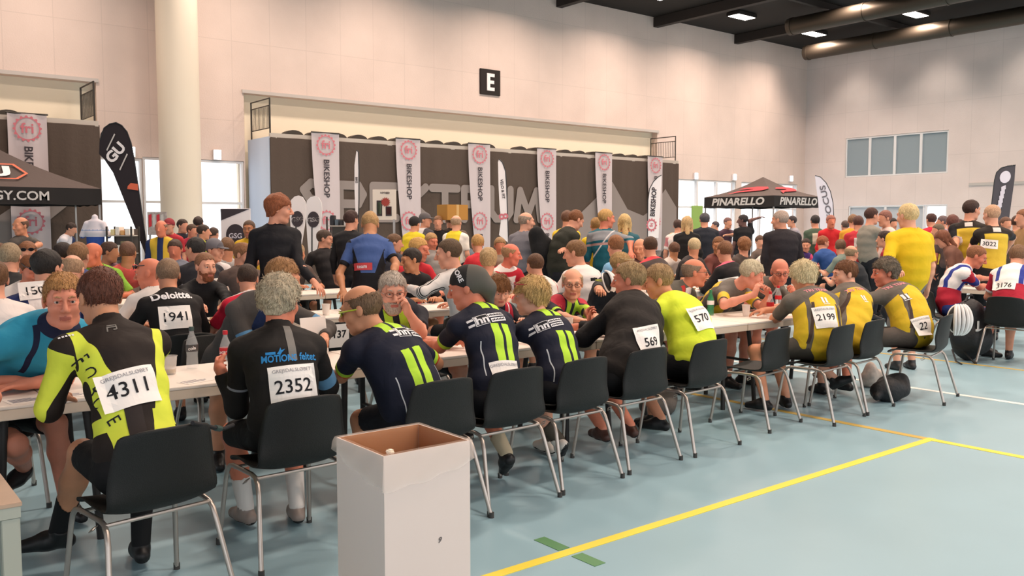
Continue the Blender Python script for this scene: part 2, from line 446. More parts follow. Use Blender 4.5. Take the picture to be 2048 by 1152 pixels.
def person(label, head, hip, yaw=90, hyaw=None, hpitch=0, hroll=0, res=0.010, face=0.0055,
           L=None, R=None, legs=None, stand=False, size=1.0, build=1.0, bulge=0.05, twist=0.0, shl=None,
           skin='d29478', hair=('short', '5b3f2c'), top=('2a2a2a', ()), sleeve=0.8, collar=None,
           bottom='17171a', blen=0.85, shoes='1b1b1d', socks=None, face_detail=False, glasses=None, brow=None,
           cap=None, group=None, topname='jersey', top_off=0.010, beard=None, fold=0.35, headsc=1.0, top_rough=0.75,
           prot=0.03, extra=None, cat='person'):
    Z = np.array([0, 0, 1.0])
    yr = math.radians(yaw); fw = np.array([math.cos(yr), math.sin(yr), 0]); sd = np.cross(fw, Z)
    hy = math.radians(yaw if hyaw is None else hyaw); hp = math.radians(hpitch)
    hf = np.array([math.cos(hp) * math.cos(hy), math.cos(hp) * math.sin(hy), -math.sin(hp)])
    hs = unit(np.cross(hf, Z)); hu = np.cross(hs, hf)
    if hroll:
        c, s = math.cos(math.radians(hroll)), math.sin(math.radians(hroll)); hs, hu = hs * c + hu * s, hu * c - hs * s
    RH = np.stack([hs, hf, hu], 1); g = headsc * size
    head = np.asarray(head, float)
    hip = np.array([hip[0], hip[1], hip[2] if len(hip) > 2 else (0.93 * size if stand else 0.555)], float)
    hl = lambda x, y, z: head + RH @ (np.array([x, y, z]) * g)
    chord0 = unit(head - hip)
    N = head - hf * 0.035 * g - (0.45 * hu + 0.55 * chord0) * 0.160 * g
    chord = unit(N - hip); T = np.linalg.norm(N - hip)
    back = -unit(fw - chord * (fw @ chord))
    ctrl = (hip + N) / 2 + back * bulge * 2
    cv = lambda t: (1 - t) ** 2 * hip + 2 * t * (1 - t) * ctrl + t * t * N
    # shoulders may twist about the spine
    def rot(v, ax, an):
        return v * math.cos(an) + np.cross(ax, v) * math.sin(an) + ax * (ax @ v) * (1 - math.cos(an))
    sdT = rot(sd, chord, math.radians(twist)); fwT = unit(np.cross(chord, sdT)) * 1.0
    if fwT @ (-back) < 0: fwT = -fwT
    bw = build * size
    ts = [0.0, 0.16, 0.34, 0.55, 0.75, 0.90, 1.0]
    wa = [0.165, 0.160, 0.142, 0.152, 0.165, 0.145, 0.062]; wb = [0.120, 0.125, 0.112, 0.116, 0.115, 0.088, 0.058]
    if build > 1.05: wb = [0.125, 0.14, 0.14, 0.14, 0.125, 0.092, 0.060]; wa = [0.172, 0.168, 0.160, 0.165, 0.170, 0.147, 0.064]
    C = [cv(t) for t in ts]
    tors = [Tor(C[i], C[i + 1], sd + (sdT - sd) * ((ts[i] + ts[i + 1]) / 2), wa[i] * bw, wb[i] * bw, wa[i + 1] * bw, wb[i + 1] * bw) for i in range(6)]
    cs = cv(0.89)
    SH = {}
    for k, sg in (('L', -1), ('R', 1)):
        SH[k] = cs + sdT * sg * 0.170 * bw - chord * 0.022 * size + fwT * prot + (shl or {}).get(k, np.zeros(3))
    SH = {k: np.asarray(v, float) for k, v in SH.items()}
    arms = {}
    for k, sg, spec in (('L', -1, L), ('R', 1, R)):
        spec = dict(spec or {}); l1, l2 = 0.295 * size, 0.262 * size
        if 'w' in spec or 'e' in spec:
            e = spec.get('e'); w = spec.get('w')
            if e is None:
                e, w = ik(SH[k], np.asarray(w, float), l1, l2, spec.get('hint', -Z * 1.0 + sdT * sg * 0.6 - fwT * 0.3))
            else:
                e = np.asarray(e, float); dv = e - SH[k]; D = np.linalg.norm(dv)
                if not spec.get('free'): e = SH[k] + dv / D * min(max(D, l1 * 0.85), l1 * 1.12)
                if w is None: w = e + fwT * l2
                w = np.asarray(w, float); dv = w - e; D = np.linalg.norm(dv)
                if not spec.get('free'): w = e + dv / D * min(max(D, l2 * 0.8), l2 * 1.1)
        elif stand:
            e = SH[k] - Z * 0.28 * size + sdT * sg * 0.06 - fwT * 0.03; w = e - Z * 0.24 * size + fwT * 0.07 + sdT * sg * 0.01
        else:
            e, w = ik(SH[k], hip + fw * 0.46 + sd * sg * 0.14 + Z * (0.74 - hip[2] + 0.045), l1, l2, -Z * 0.8 + sdT * sg * 0.8 - fwT * 0.2)
        hd = spec.get('hd'); hn = spec.get('hn')
        hd = (w - e) if hd is None else np.asarray(hd, float); hn = (-Z if abs(unit(hd)[2]) < 0.8 else -sdT * sg) if hn is None else np.asarray(hn, float)
        arms[k] = (SH[k], e, w, hand_prims(w, hd, hn, -1 if k == 'L' else 1, spec.get('curl', 0.35), spec.get('spread', 0.5), size), spec)
    LG = {}
    for k, sg in (('L', -1), ('R', 1)):
        sp = (legs or {}).get(k, {})
        hj = hip + sd * sg * 0.088 * size
        if stand:
            an = np.asarray(sp.get('a', hip * [1, 1, 0] + sd * sg * 0.10 + Z * 0.085 + fw * 0.02 * sg), float)
            kn, an = ik(hj, an, 0.44 * size, 0.42 * size, fw)
        else:
            kn = np.asarray(sp.get('k', hip * [1, 1, 0] + fw * 0.43 + sd * sg * 0.13 + Z * 0.52), float)
            an = np.asarray(sp.get('a', kn * [1, 1, 0] + Z * 0.09 - fw * 0.04), float)
            dv = an - kn; D = np.linalg.norm(dv)
            if D > 0.46: an = kn + dv / D * 0.46
        ft = unit(np.asarray(sp.get('f', fw + sd * sg * 0.15), float)); LG[k] = (hj, kn, an, ft)
    armr = 0.95 * size * (0.55 + 0.45 * build)
    # ---- body ------------------------------------------------------------
    allp = [hip, N, head] + [x for k in 'LR' for x in arms[k][:3]] + [x for k in 'LR' for x in LG[k][:3]]
    lo = np.min(allp, 0) - 0.24; hi = np.max(allp, 0) + 0.24; lo[2] = min(lo[2], -0.03)
    fine = []
    if face < res:
        fine.append((head - 0.15, head + 0.15, face))
        for k in 'LR':
            if not arms[k][4].get('hide') and res < 0.02:
                P = np.array([x for p, _ in arms[k][3] for x in p.box(0.01)]); fine.append((P.min(0), P.max(0), min(max(face, 0.0048), 0.0056)))
    F = Field(lo, hi, res, fine)
    for t in tors: F.add(t, 0.04, -0.004)
    for k in 'LR':
        s, e, w, hp_, spec = arms[k]
        F.add(Cap(cv(0.93), s, 0.05, 0.055 * bw), 0.04, -0.004)
        F.add(Cap(N - chord * .01, cv(.9) + (s - cv(.9)) * .75, 0.046, 0.05 * bw), 0.04, -0.004)
        F.add(Cap(s, e, 0.051 * armr, 0.040 * armr), 0.03); m = e + (w - e) * 0.3
        F.add(Cap(e, m, 0.040 * armr, 0.043 * armr), 0.02); F.add(Cap(m, w, 0.042 * armr, 0.026 * armr), 0.02)
    hd = [(Ell(hl(0, -.014, .030), np.array([.077, .098, .088]) * g, RH), .02), (Ell(hl(0, .026, -.035), np.array([.061, .069, .082]) * g, RH), .03),
          (Cap(hl(-.034, .030, -.088), hl(.034, .030, -.088), .026 * g, .026 * g), .03), (Cap(hl(-.012, .068, -.103), hl(.012, .068, -.103), .019 * g, .019 * g), .03),
          (Cap(hl(0, .094, .016), hl(0, .118, -.026), .008 * g, .0125 * g), .012), (Cap(hl(-.012, .104, -.032), hl(.012, .104, -.032), .009 * g, .009 * g), .01),
          (Cap(N - chord * 0.03, hl(0, -.024, -.060), .059 * size, .052 * g), .03)]
    for sg in (-1, 1):
        hd.append((Ell(hl(sg * .079, -.008, -.006), np.array([.009, .019, .032]) * g, RH @ np.array([[1, 0, 0], [0, .97, -.24], [0, .24, .97]])), .008))
    if face < 0.009:
        hd += [(Cap(hl(-.038, .082, .030), hl(.038, .082, .030), .011 * g, .011 * g), .02)]
        for sg in (-1, 1): hd.append((Ell(hl(sg * .040, .062, -.028), np.array([.024, .024, .022]) * g, RH), .03))
    for p, k in hd: F.add(p, k)
    if face < 0.009:
        for sg in (-1, 1): F.sub(Ell(hl(sg * .031, .106, .008), np.array([.018, .020, .012]) * g, RH), .012)
        for sg in (-1, 1): F.add(Cap(hl(sg * .020, .0925, .0165), hl(sg * .043, .0845, .0150), .0062 * g, .0055 * g), .004); F.add(Cap(hl(sg * .020, .091, -.0035), hl(sg * .043, .083, -.0025), .0045 * g, .0042 * g), .006)
        F.add(Cap(hl(-.019, .088, -.062), hl(.019, .088, -.062), .0075 * g, .0075 * g), .006); F.add(Cap(hl(-.017, .086, -.073), hl(.017, .086, -.073), .008 * g, .008 * g), .006)
        F.sub(Cap(hl(-.022, .099, -.0665), hl(.022, .099, -.0665), .0025, .0025), .004)
    for k in 'LR':
        hj, kn, an, ft = LG[k]
        F.add(Cap(hj, kn, .082 * bw, .056 * size), .03); m = kn + (an - kn) * .35
        F.add(Cap(kn, m, .052 * size, .054 * size), .03); F.add(Cap(m, an, .054 * size, .036 * size), .03)
        if not shoes or shoes == 'sandal': F.add(Cap(an - Z * .035 - ft * .02, an - Z * .05 + ft * .12, .034, .026), .02)
    for k in 'LR':
        for p, kk in arms[k][3]: F.add(p, kk)
    V, Q = F.nets()
    root_loc = np.array([hip[0], hip[1], 0.0])
    fc = V[Q].mean(1)
    mi = np.zeros(len(Q), int); mats = [skin_mat(skin)]
    if face < 0.009 and face_detail:
        lc = (fc - head) @ RH / g
        mats += [M_LIP]
        mi[(np.abs(lc[:, 0]) < .024 - .0 * lc[:, 1]) & (lc[:, 1] > .083) & (lc[:, 2] < -.056) & (lc[:, 2] > -.081) & (np.abs(lc[:, 2] + .067) < .012 - .25 * np.abs(lc[:, 0]))] = 1
    me = mesh_np('person', V - root_loc, [Q], mats, mi)
    root = link('person', me, None, root_loc); tag(root, label, cat, group)
    # ---- body coordinates ---------------------------------------------------
    tt = np.linspace(0, 1, 61 if res < .012 else 25); CC = np.array([cv(t) for t in tt]); seg = np.r_[0, np.cumsum(np.linalg.norm(np.diff(CC, axis=0), axis=1))]
    def coords(P):
        D = ((P[:, None, :] - CC[None]) ** 2).sum(2); i = D.argmin(1)
        tl = np.gradient(CC, axis=0); tl /= np.linalg.norm(tl, axis=1)[:, None]
        r = P - CC[i]; al = (r * tl[i]).sum(1); r = r - al[:, None] * tl[i]
        v = seg[-1] - (seg[i] + al)
        sdi = sd[None] + (sdT - sd)[None] * (seg[i] / seg[-1])[:, None]
        u = (r * sdi).sum(1); b = (r * fwT[None]).sum(1)
        a = np.zeros(len(P))
        for k, sg in (('L', -1), ('R', 1)):
            s_, e, w = arms[k][:3]
            def seg_(p, q):
                ev = q - p; t = ((P - p) @ ev) / (ev @ ev); tc = np.clip(t, 0, 1)
                return np.linalg.norm(P - p - tc[:, None] * ev, axis=1), t
            d1, t1 = seg_(s_, e); d2, t2 = seg_(e, w)
            val = np.where(d1 < d2, np.clip(t1, -.5, 1), 1 + np.clip(t2, 0, 1.2)); dd = np.minimum(d1, d2)
            ins = dd < 0.085
            a = np.where(ins & (val > 0.0), sg * val, a)
        return np.stack([u, v, b], 1), a
    def attach(name, V, Q, material, zones=True, extra=()):
        nV, faces, mi, ms = V, [Q], np.zeros(len(Q), int), [material]
        for (v2, f2, m2) in extra:
            o = len(nV); nV = np.concatenate([nV, v2]); ms.append(m2)
            for f in f2: faces.append(f + o); mi = np.r_[mi, np.full(len(f), len(ms) - 1)]
        me = mesh_np(name, nV - root_loc, faces, ms, mi)
        if zones:
            c, a = coords(nV)
            at = me.attributes.new('body', 'FLOAT_VECTOR', 'POINT'); at.data.foreach_set('vector', c.astype(np.float32).ravel())
            at = me.attributes.new('arm', 'FLOAT', 'POINT'); at.data.foreach_set('value', a.astype(np.float32))
        return link(name, me, root)
    info = dict(root=root, RH=RH, head=head, g=g, N=N, chord=chord, back=back, sd=sdT, fw=fwT, arms=arms, legs=LG, loc=root_loc, hl=hl, cv=cv, SH=SH, attach=attach, coords=coords)
    # ---- top -------------------------------------------------------------------
    if top is not None:
        rr = max(res, 0.009)
        F = Field(lo, hi, rr)
        for t in tors: F.add(t, .04, top_off)
        for k in 'LR':
            s, e, w, _, spec = arms[k]
            F.add(Cap(cv(.93), s, .05, .058 * bw), .04, top_off); F.add(Cap(N - chord * .01, cv(.9) + (s - cv(.9)) * .75, .046, .05 * bw), .04, top_off)
            if sleeve > 0:
                F.add(Cap(s, e, .055 * armr, .046 * armr, flat=min(sleeve, 1) if sleeve < 1 else None), .03, top_off * .9)
                if sleeve > 1:
                    q = e + (w - e) * .97
                    F.add(Cap(e, q, .046 * armr, .030 * armr, flat=(sleeve - 1)), .03, top_off * .8)
        if collar:
            F.add(Cap(N - chord * .02, N + unit(hl(0, -.024, -.06) - N) * collar, .066 * size, .062 * size, flat=1.0), .015)
            pass
        else:
            F.sub(Cap(N + chord * .022, hl(0, -.02, -.03), .066 * size, .066 * size), .008)
        F.warp(lambda X, Y, Z_: 0.0022 * wob(X, Y, Z_, 38.0, hip[0] * 3) * (fold > 0))
        Vt, Qt = F.nets()
        info['topV'], info['topQ'] = Vt, Qt
        ex = []
        if extra: ex = extra(info)
        mt = top[2] if len(top) > 2 else cloth_mat(top[0], top[1], rough=top_rough, fold=fold, name=topname + '_cloth')
        info['top'] = attach(topname, Vt, Qt, mt, True, ex)
    # ---- bottom ---------------------------------------------------------------
    if bottom is not None:
        F = Field(lo, np.maximum(np.max([hip] + [LG[k][1] for k in 'LR'], 0) + .22, lo + .3), max(res, .011))
        F.add(tors[0], .04, top_off + .003 if stand else .006)
        for k in 'LR':
            hj, kn, an, ft = LG[k]
            F.add(Cap(hj, kn, .086 * bw, .060 * size, flat=blen if blen < 1 else None), .03, .008)
            if blen > 1: F.add(Cap(kn, an, .058 * size, .048 * size, flat=min(blen - 1, .98)), .03, .008)
        Vb, Qb = F.nets()
        if len(Vb): attach('trousers' if blen > 1 else 'shorts', Vb, Qb, cloth_mat(bottom, (), name='lower_cloth') if isinstance(bottom, str) else bottom)
    # ---- shoes ------------------------------------------------------------------
    if shoes:
        for k in 'LR':
            hj, kn, an, ft = LG[k]; up = unit(kn - an) if not stand else Z
            if 'tilt' in (legs or {}).get(k, {}): ft = unit(ft + np.array([0, 0, (legs[k]['tilt'])]))
            a0 = an - Z * .02 if 'tilt' not in (legs or {}).get(k, {}) else an
            dn = unit(np.cross(np.cross(ft, up), ft)); dn = -dn if dn @ up > 0 else dn
            F = Field(a0 - .24, a0 + .24, max(res, .009))
            hb = a0 + dn * .032 - ft * .035; tb = a0 + dn * .042 + ft * .15
            F.add(Cap(hb, a0 + dn * .02 + ft * .05, .036, .040), .03); F.add(Cap(a0 + dn * .025 + ft * .05, tb, .042, .030), .03)
            F.add(Cap(a0 + dn * .0, a0 + up * .045, .041, .040, flat=1.0), .02)
            zf = a0 + dn * .066
            F.cut(lambda X, Y, Zz: (X - zf[0]) * dn[0] + (Y - zf[1]) * dn[1] + (Zz - zf[2]) * dn[2])
            Vs, Qs = F.nets()
            if len(Vs):
                ds = (Vs[Qs].mean(1) - zf) @ dn
                me = mesh_np('shoe', Vs - root_loc, [Qs], [mat(shoes, .45, name='shoe_' + shoes), M_SOLE], (ds > -.018).astype(int)); link('shoe', me, root)
            if socks:
                F = Field(an - .12, an + .30, max(res, .010)); F.add(Cap(an, an + (kn - an) * socks[1], .042, .050, flat=1.0), .02)
                Vs, Qs = F.nets(); link('sock', mesh_np('sock', Vs - root_loc, [Qs], [cloth_mat(socks[0], (), fold=0, name='sock_cloth')]), root)
    # ---- hair ------------------------------------------------------------------
    if hair:
        st, hc = hair[0], hair[1]; th = dict(short=.006, crop=.005, fringe=.006, curly=.018, bob=.017, long=.018, mop=.017, tail=.013).get(st, .01)
        hr = min(max(face, .0048), .009) if res < .02 else res * .75
        F = Field(head - .24, head + .22, hr)
        F.add(Ell(hl(0, -.016, .031), np.array([.079, .100, .090]) * g, RH), .01, th * g)
        if st in ('bob', 'mop', 'long', 'curly', 'tail'):
            for sg in (-1, 1): F.add(Cap(hl(sg * .062, -.018, .0), hl(sg * .056, -.040, -.055 if st != 'curly' else -.03), .024 * g, .022 * g), .03, .0)
            F.add(Cap(hl(0, -.070, .01), hl(0, -.075, -.065), .045 * g, .030 * g), .03)
        if st in ('long', 'tail'):
            F.add(Cap(hl(0, -.085, -.05), hl(0, -.10, -.17 if st == 'long' else -.14), .035 * g if st == 'long' else .022, .045 * g if st == 'long' else .014), .03)
            if st == 'long':
                for sg in (-1, 1): F.add(Cap(hl(sg * .07, -.03, -.03), hl(sg * .07, -.03, -.16), .026 * g, .026 * g), .03)
        ys = [-.14, -.06, -.028, -.008, .018, .045, .10]
        zs = {'short': [-.066, -.064, -.045, -.006, .002, .050, .072], 'crop': [-.06, -.055, -.035, .0, .008, .060, .080], 'fringe': [-.062, -.060, -.042, -.004, .012, .060, .075],
              'bob': [-.10, -.10, -.085, -.05, -.02, .035, .050], 'mop': [-.08, -.078, -.06, -.02, -.004, .030, .040], 'curly': [-.075, -.072, -.055, -.012, .006, .042, .062],
              'long': [-.25, -.25, -.22, -.15, -.03, .045, .062], 'tail': [-.2, -.09, -.05, -.012, .002, .045, .066]}[st]
        amp, fr = dict(curly=(.0055, 74), mop=(.0045, 46), bob=(.003, 40), short=(.0026, 48), crop=(.001, 60), fringe=(.0012, 60), long=(.004, 36), tail=(.003, 40))[st]
        if hr > .009: amp *= .6
        a = RH
        def loc(X, Y, Zz):
            dx, dy, dz = (X - head[0]) / g, (Y - head[1]) / g, (Zz - head[2]) / g
            return tuple(dx * a[0, k] + dy * a[1, k] + dz * a[2, k] for k in range(3))
        if res < .02: F.warp(lambda X, Y, Zz: amp * wob(X + .012 * np.sin(Z_ * 40 + Y * 31) if False else X + .014 * np.sin(Zz * 43 + Y * 29), Y + .014 * np.sin(X * 37 + Zz * 23), Zz * .7, fr, hip[1]) + amp * .45 * wob(X + Zz * .3, Y - Zz * .2, Zz, fr * 2.3, hip[0]))
        def hcut(X, Y, Zz):
            lx, ly, lz = loc(X, Y, Zz)
            c = np.interp(ly, ys, zs) - lz + .004 * np.sin(lx * 160) * (ly > .03)
            c = np.where((np.abs(lx) < .06) & (ly > .0) & (ly <= .02), c - .02, c)
            if st == 'fringe': c = np.maximum(c, lz - (.062 - .25 * np.maximum(np.abs(ly) - .05, 0)) + .0 * lx - .22 * np.maximum(-ly - .02, 0) )
            return c * .7
        F.cut(hcut)
        for sg in (-1, 1): F.sub(Ell(hl(sg * .088, -.006, -.008), np.array([.020, .021, .030]) * g, RH), .004) if st not in ('bob', 'long', 'mop') else None
        Vh, Qh = F.nets()
        if len(Vh):
            Qs = [Qh]
            if res < .0115 and face <= .006 and st != 'crop':
                Ln, K = dict(short=(.017, 1700), mop=(.030, 1800), curly=(.020, 1900), fringe=(.013, 900), bob=(.04, 1500), long=(.05, 1500), tail=(.04, 1200))[st]
                rg = np.random.default_rng(int(abs(px_seed(head)) * 1000) % 9999)
                a_, b_, c_, d_ = (Vh[Qh[:, i]] for i in range(4)); nn = np.cross(c_ - a_, d_ - b_); ar = np.linalg.norm(nn, axis=1) + 1e-12
                wt = ar * (((Vh[Qh].mean(1) - head) @ RH)[:, 2] > -.040); ix = rg.choice(len(Qh), K, p=wt / wt.sum()); P0 = Vh[Qh[ix]].mean(1) + rg.normal(0, .002, (K, 3)); nn = nn[ix] / ar[ix][:, None]
                fl = P0 - hl(.01, -.055, .12); fl = fl * 1.0 + (rg.normal(0, .35 if st != 'curly' else 3.0, (K, 3))) * .06
                lz = ((P0 - head) @ RH)[:, 2]; good = ((P0 - head) @ (RH.T if False else RH))[:, 1] < .09
                t = fl - nn * (fl * nn).sum(1)[:, None]; t /= np.linalg.norm(t, axis=1)[:, None] + 1e-9
                L_ = Ln * rg.uniform(.6, 1.15, (K, 1)) * g; wv = np.cross(nn, t) * (.0022 * g); lift = rg.uniform(.04, .32 if st in ('curly', 'mop') else .16, (K, 1))
                p1 = P0 + t * L_ * .5 + nn * L_ * lift; p2 = P0 + t * L_ + nn * L_ * lift * .9 - np.array([0, 0, .12]) * L_ + rg.normal(0, .002, (K, 3)); q0 = P0 - nn * .004
                SV = np.stack([q0 - wv, q0 + wv, p1 - wv * .8, p1 + wv * .8, p2 - wv * .15, p2 + wv * .15], 1).reshape(-1, 3); o6 = len(Vh) + np.arange(K) * 6
                Qs.append(np.concatenate([np.stack([o6, o6 + 1, o6 + 3, o6 + 2], 1), np.stack([o6 + 2, o6 + 3, o6 + 5, o6 + 4], 1)])); Vh = np.concatenate([Vh, SV])
            link('hair', mesh_np('hair', Vh - root_loc, Qs, [hair_mat(hc)]), root)
    if beard:
        F = Field(head - .16, head + .16, max(face, .0055))
        F.add(Ell(hl(0, .028, -.038), np.array([.063, .071, .084]) * g, RH), .02, .004); F.add(Cap(hl(-.02, .06, -.105), hl(.02, .06, -.105), .022, .022), .03, .004)
        def bc(X, Y, Zz):
            dx, dy, dz = X - head[0], Y - head[1], Zz - head[2]; lx, ly, lz = (dx * RH[0, k] + dy * RH[1, k] + dz * RH[2, k] for k in range(3))
            return np.maximum(lz + .050 - .5 * np.maximum(np.abs(lx) - .03, 0), -ly + .0)
        F.cut(bc); F.sub(Cap(hl(-.018, .10, -.067), hl(.018, .10, -.067), .011, .011), .004)
        Vh, Qh = F.nets()
        if len(Vh): link('beard', mesh_np('beard', Vh - root_loc, [Qh], [hair_mat(beard)]), root)
    if cap:
        kind, cc, cc2 = cap
        F = Field(head - .22, head + .22, min(max(face, .0055), .009))
        F.add(Ell(hl(0, -.016, .033), np.array([.081, .103, .092]) * g, RH), .01, .008 if kind != 'helmet' else .03)
        if kind == 'bandana':
            F.add(Cap(hl(0, -.080, .040), hl(.0, -.118, -.03), .062, .052), .04); F.add(Cap(hl(.0, -.115, -.03), hl(.015, -.110, -.115), .048, .026), .03)
        if kind == 'cap':
            F.add(Ell(hl(0, .115, .045), np.array([.062, .062, .007]) * g, RH), .012)
        zc = dict(bandana=[-.145, -.13, -.02, .0, .012, .032, .038], cap=[-.03, -.03, -.005, .008, .02, .032, .034], helmet=[0., 0., .01, .02, .03, .045, .05])[kind]
        F.cut(lambda X, Y, Zz: (np.interp((X - head[0]) * RH[0, 1] + (Y - head[1]) * RH[1, 1] + (Zz - head[2]) * RH[2, 1], [-.16, -.06, -.03, -.008, .018, .05, .1], zc)
                                - ((X - head[0]) * RH[0, 2] + (Y - head[1]) * RH[1, 2] + (Zz - head[2]) * RH[2, 2])) * .8)
        Vh, Qh = F.nets()
        lc = (Vh[Qh].mean(1) - head) @ RH; info['cap'] = dict(topV=Vh, topQ=Qh, fw=fwT, chord=chord, root=root, loc=root_loc)
        link({'bandana': 'bandana', 'cap': 'cap', 'helmet': 'helmet'}[kind], mesh_np(kind, Vh - root_loc, [Qh], [mat(cc, .8, name='cap_' + cc), mat(cc2, .8, name='cap_' + cc2)],
             ((lc[:, 1] + .25 * lc[:, 2] < -.012) if kind == 'bandana' else (lc[:, 1] > .075) if kind == 'cap' else (np.sin(lc[:, 0] * 130) > .2)).astype(int)), root)
    # ---- eyes, brows, glasses -----------------------------------------------------
    if face_detail:
        for sg in (-1, 1):
            m = MB(); ec = hl(sg * .031, .0815, .007) - root_loc; e2 = hf * 1.0
            def ball(r, cen, n=10):
                prof = [(math.sin(math.pi * i / n) * r, math.cos(math.pi * i / n) * r) for i in range(n + 1)]
                vs = [RH @ np.array([p[0] * math.cos(t), p[1], p[0] * math.sin(t)]) + cen for p in prof for t in [2 * math.pi * j / 12 for j in range(12)]]
                m._add(vs, [(i * 12 + j, i * 12 + (j + 1) % 12, (i + 1) * 12 + (j + 1) % 12, (i + 1) * 12 + j) for i in range(n) for j in range(12)])
            ball(.0118 * g, ec); eo = m.build('eye', [M_EYEW], root, True); m = MB(); ball(.0068 * g, ec + hf * .0062 * g); m.build('iris', [M_IRIS], eo, True)
            m = MB(); m.tube([hl(sg * x, y, z) - root_loc for x, y, z in ((.016, .098, .027), (.030, .0965, .032), (.046, .085, .027))], [.0032 * g, .004 * g, .0022 * g], 6)
            m.build('eyebrow', hair_mat(brow or (hair[1] if hair else '8a6a4c')), root, True)
    if glasses:
        m = MB(); gr = .0022 * g
        up_ = .0 if len(glasses) < 3 else glasses[2]
        o = lambda x, y, z: hl(x, y, z + up_) - root_loc
        m.m = 0
        for sg in (-1, 1):
            ring = [o(sg * .033 + .024 * math.cos(t), .112 - .012 * abs(math.cos(t) + sg * 0) - abs(sg * .033 + .024 * math.cos(t)) * .12, .005 + .016 * math.sin(t)) for t in np.linspace(0, 2 * math.pi, 14, endpoint=False)]
            if glasses[1]: m.m = 1; m.poly(ring); m.m = 0
            m.tube(ring, gr, 6, closed=True); m.tube([o(sg * .056, .102, .010), o(sg * .080, .075, .012), o(sg * .084, .0, .006)], gr * (1.0 if not glasses[1] else 1.7), 6)
        m.tube([o(-.010, .113, .010), o(.010, .113, .010)], gr, 6)
        m.build('glasses', [mat(glasses[0], .3, name='glasses_' + glasses[0]), mat(glasses[1] or '303030', .1, name='lens_' + str(glasses[1]))], root, True)
    return info

# ------------------------------------------------------------------ marks that lie on the cloth
def decal_geo(info, anchor, shapes, rot=0.0, off=0.004, direction=None, V=None, Q=None, up=None, cell=0.02, keep=False):
    """shapes: list of (verts2d, faces) in metres about the anchor (u right, v up); laid on the cloth along the back's own direction."""
    V = info['topV'] if V is None else V; Q = info['topQ'] if Q is None else Q
    key = 'bvh'
    if key not in info: info[key] = BVHTree.FromPolygons([tuple(v) for v in V], [tuple(q) for q in Q])
    bvh = info[key]
    n = -info['fw'] if direction is None else unit(direction)
    upv = np.array([0, 0, 1.0]) if up is None else np.asarray(up, float)
    upv = unit(upv - n * (upv @ n)); uv = np.cross(upv, n)
    c, s = math.cos(math.radians(rot)), math.sin(math.radians(rot))
    u2, v2 = uv * c + upv * s, upv * c - uv * s
    bm = bmesh.new()
    for vs, fs in shapes:
        bv = [bm.verts.new((x, y, 0)) for x, y in vs]
        for f in fs:
            try: bm.faces.new([bv[i] for i in f])
            except ValueError: pass
    xs = [v.co.x for v in bm.verts]; ys = [v.co.y for v in bm.verts]
    for ax, lo, hi in ((0, min(xs), max(xs)), (1, min(ys), max(ys))):
        k = math.ceil(lo / cell)
        while k * cell < hi:
            p = [0, 0, 0]; p[ax] = k * cell; nn = [0, 0, 0]; nn[ax] = 1
            bmesh.ops.bisect_plane(bm, geom=list(bm.verts) + list(bm.edges) + list(bm.faces), plane_co=p, plane_no=nn, dist=1e-5)
            k += 1
    bmesh.ops.triangulate(bm, faces=list(bm.faces))
    bm.verts.index_update()
    P, ok = [], []
    A = np.asarray(anchor, float)
    for v in bm.verts:
        o = A + u2 * v.co.x + v2 * v.co.y + n * 0.35
        h, nn, _, _ = bvh.ray_cast(Vector(o), Vector(-n), 0.6)
        if h is None or (keep and np.array(h) @ n < A @ n - .035): P.append(A + u2 * v.co.x + v2 * v.co.y - n * (.03 - off) if keep else o); ok.append(keep)
        else: P.append(np.array(h) + n * off); ok.append(True)
    fs = np.array([[v.index for v in f.verts] for f in bm.faces if all(ok[v.index] for v in f.verts)], dtype=np.int64).reshape(-1, 3)
    bm.free(); P = np.array(P)
    if len(fs):
        nr = np.cross(P[fs[:, 1]] - P[fs[:, 0]], P[fs[:, 2]] - P[fs[:, 0]]); fl = nr @ n < 0; fs[fl] = fs[fl][:, ::-1]
    return P, fs, n, u2, v2
def cloth_hit(info, px, py):
    if 'bvh' not in info: info['bvh'] = BVHTree.FromPolygons([tuple(v) for v in info['topV']], [tuple(q) for q in info['topQ']])
    h = info['bvh'].ray_cast(Vector(c_pos), Vector(ray(px, py)), 60)[0]
    return None if h is None else np.array(h)
M_PAPER = mat('f3ece6', .85, name='bib_paper'); M_INK = mat('15151a', .8, name='bib_ink'); M_INKG = mat('8b8a90', .8, name='bib_grey_ink')
def rect(x0, x1, y0, y1): return ([(x0, y0), (x1, y0), (x1, y1), (x0, y1)], [(0, 1, 2, 3)])
def bib(info, px, py, number, w=.21, h=.17, rot=0.0, head=None, foot=None, dirn=None, up=None, num=.085, ny=-.005, off=.009):
    """the race number pinned on the back: one part, paper with its print"""
    A = cloth_hit(info, px, py)
    if A is None: print('NO BIB HIT', number); return
    a = dict(rot=rot, direction=dirn, up=up)
    P, fs, n, u, v = decal_geo(info, A, [rect(-w / 2, w / 2, -h / 2, h / 2)], off=off, keep=True, **a)
    # pinned at the corners, the sheet spans the hollows
    Vs, Fs, mi = [P], [fs], [np.zeros(len(fs), int)]
    o = len(P)
    for body, size, y, b, m in ((number, num, ny, .007, 1), (head, .024, h / 2 - .026, 0, 2), (foot, .016, -h / 2 + .012, 0, 2)):
        if not body: continue
        v2, f2 = text2d(body, size, b)
        P2, f3, *_ = decal_geo(info, A, [([(x, yy + y) for x, yy in v2], f2)], off=off + .0025, keep=True, **a)
        Vs.append(P2); Fs.append(f3 + o); mi.append(np.full(len(f3), m)); o += len(P2)
    me = mesh_np('number_bib', np.concatenate(Vs) - info['loc'], [np.concatenate(Fs)], [M_PAPER, M_INK, M_INKG], np.concatenate(mi), smooth=False)
    return link('number_bib', me, info['root'])
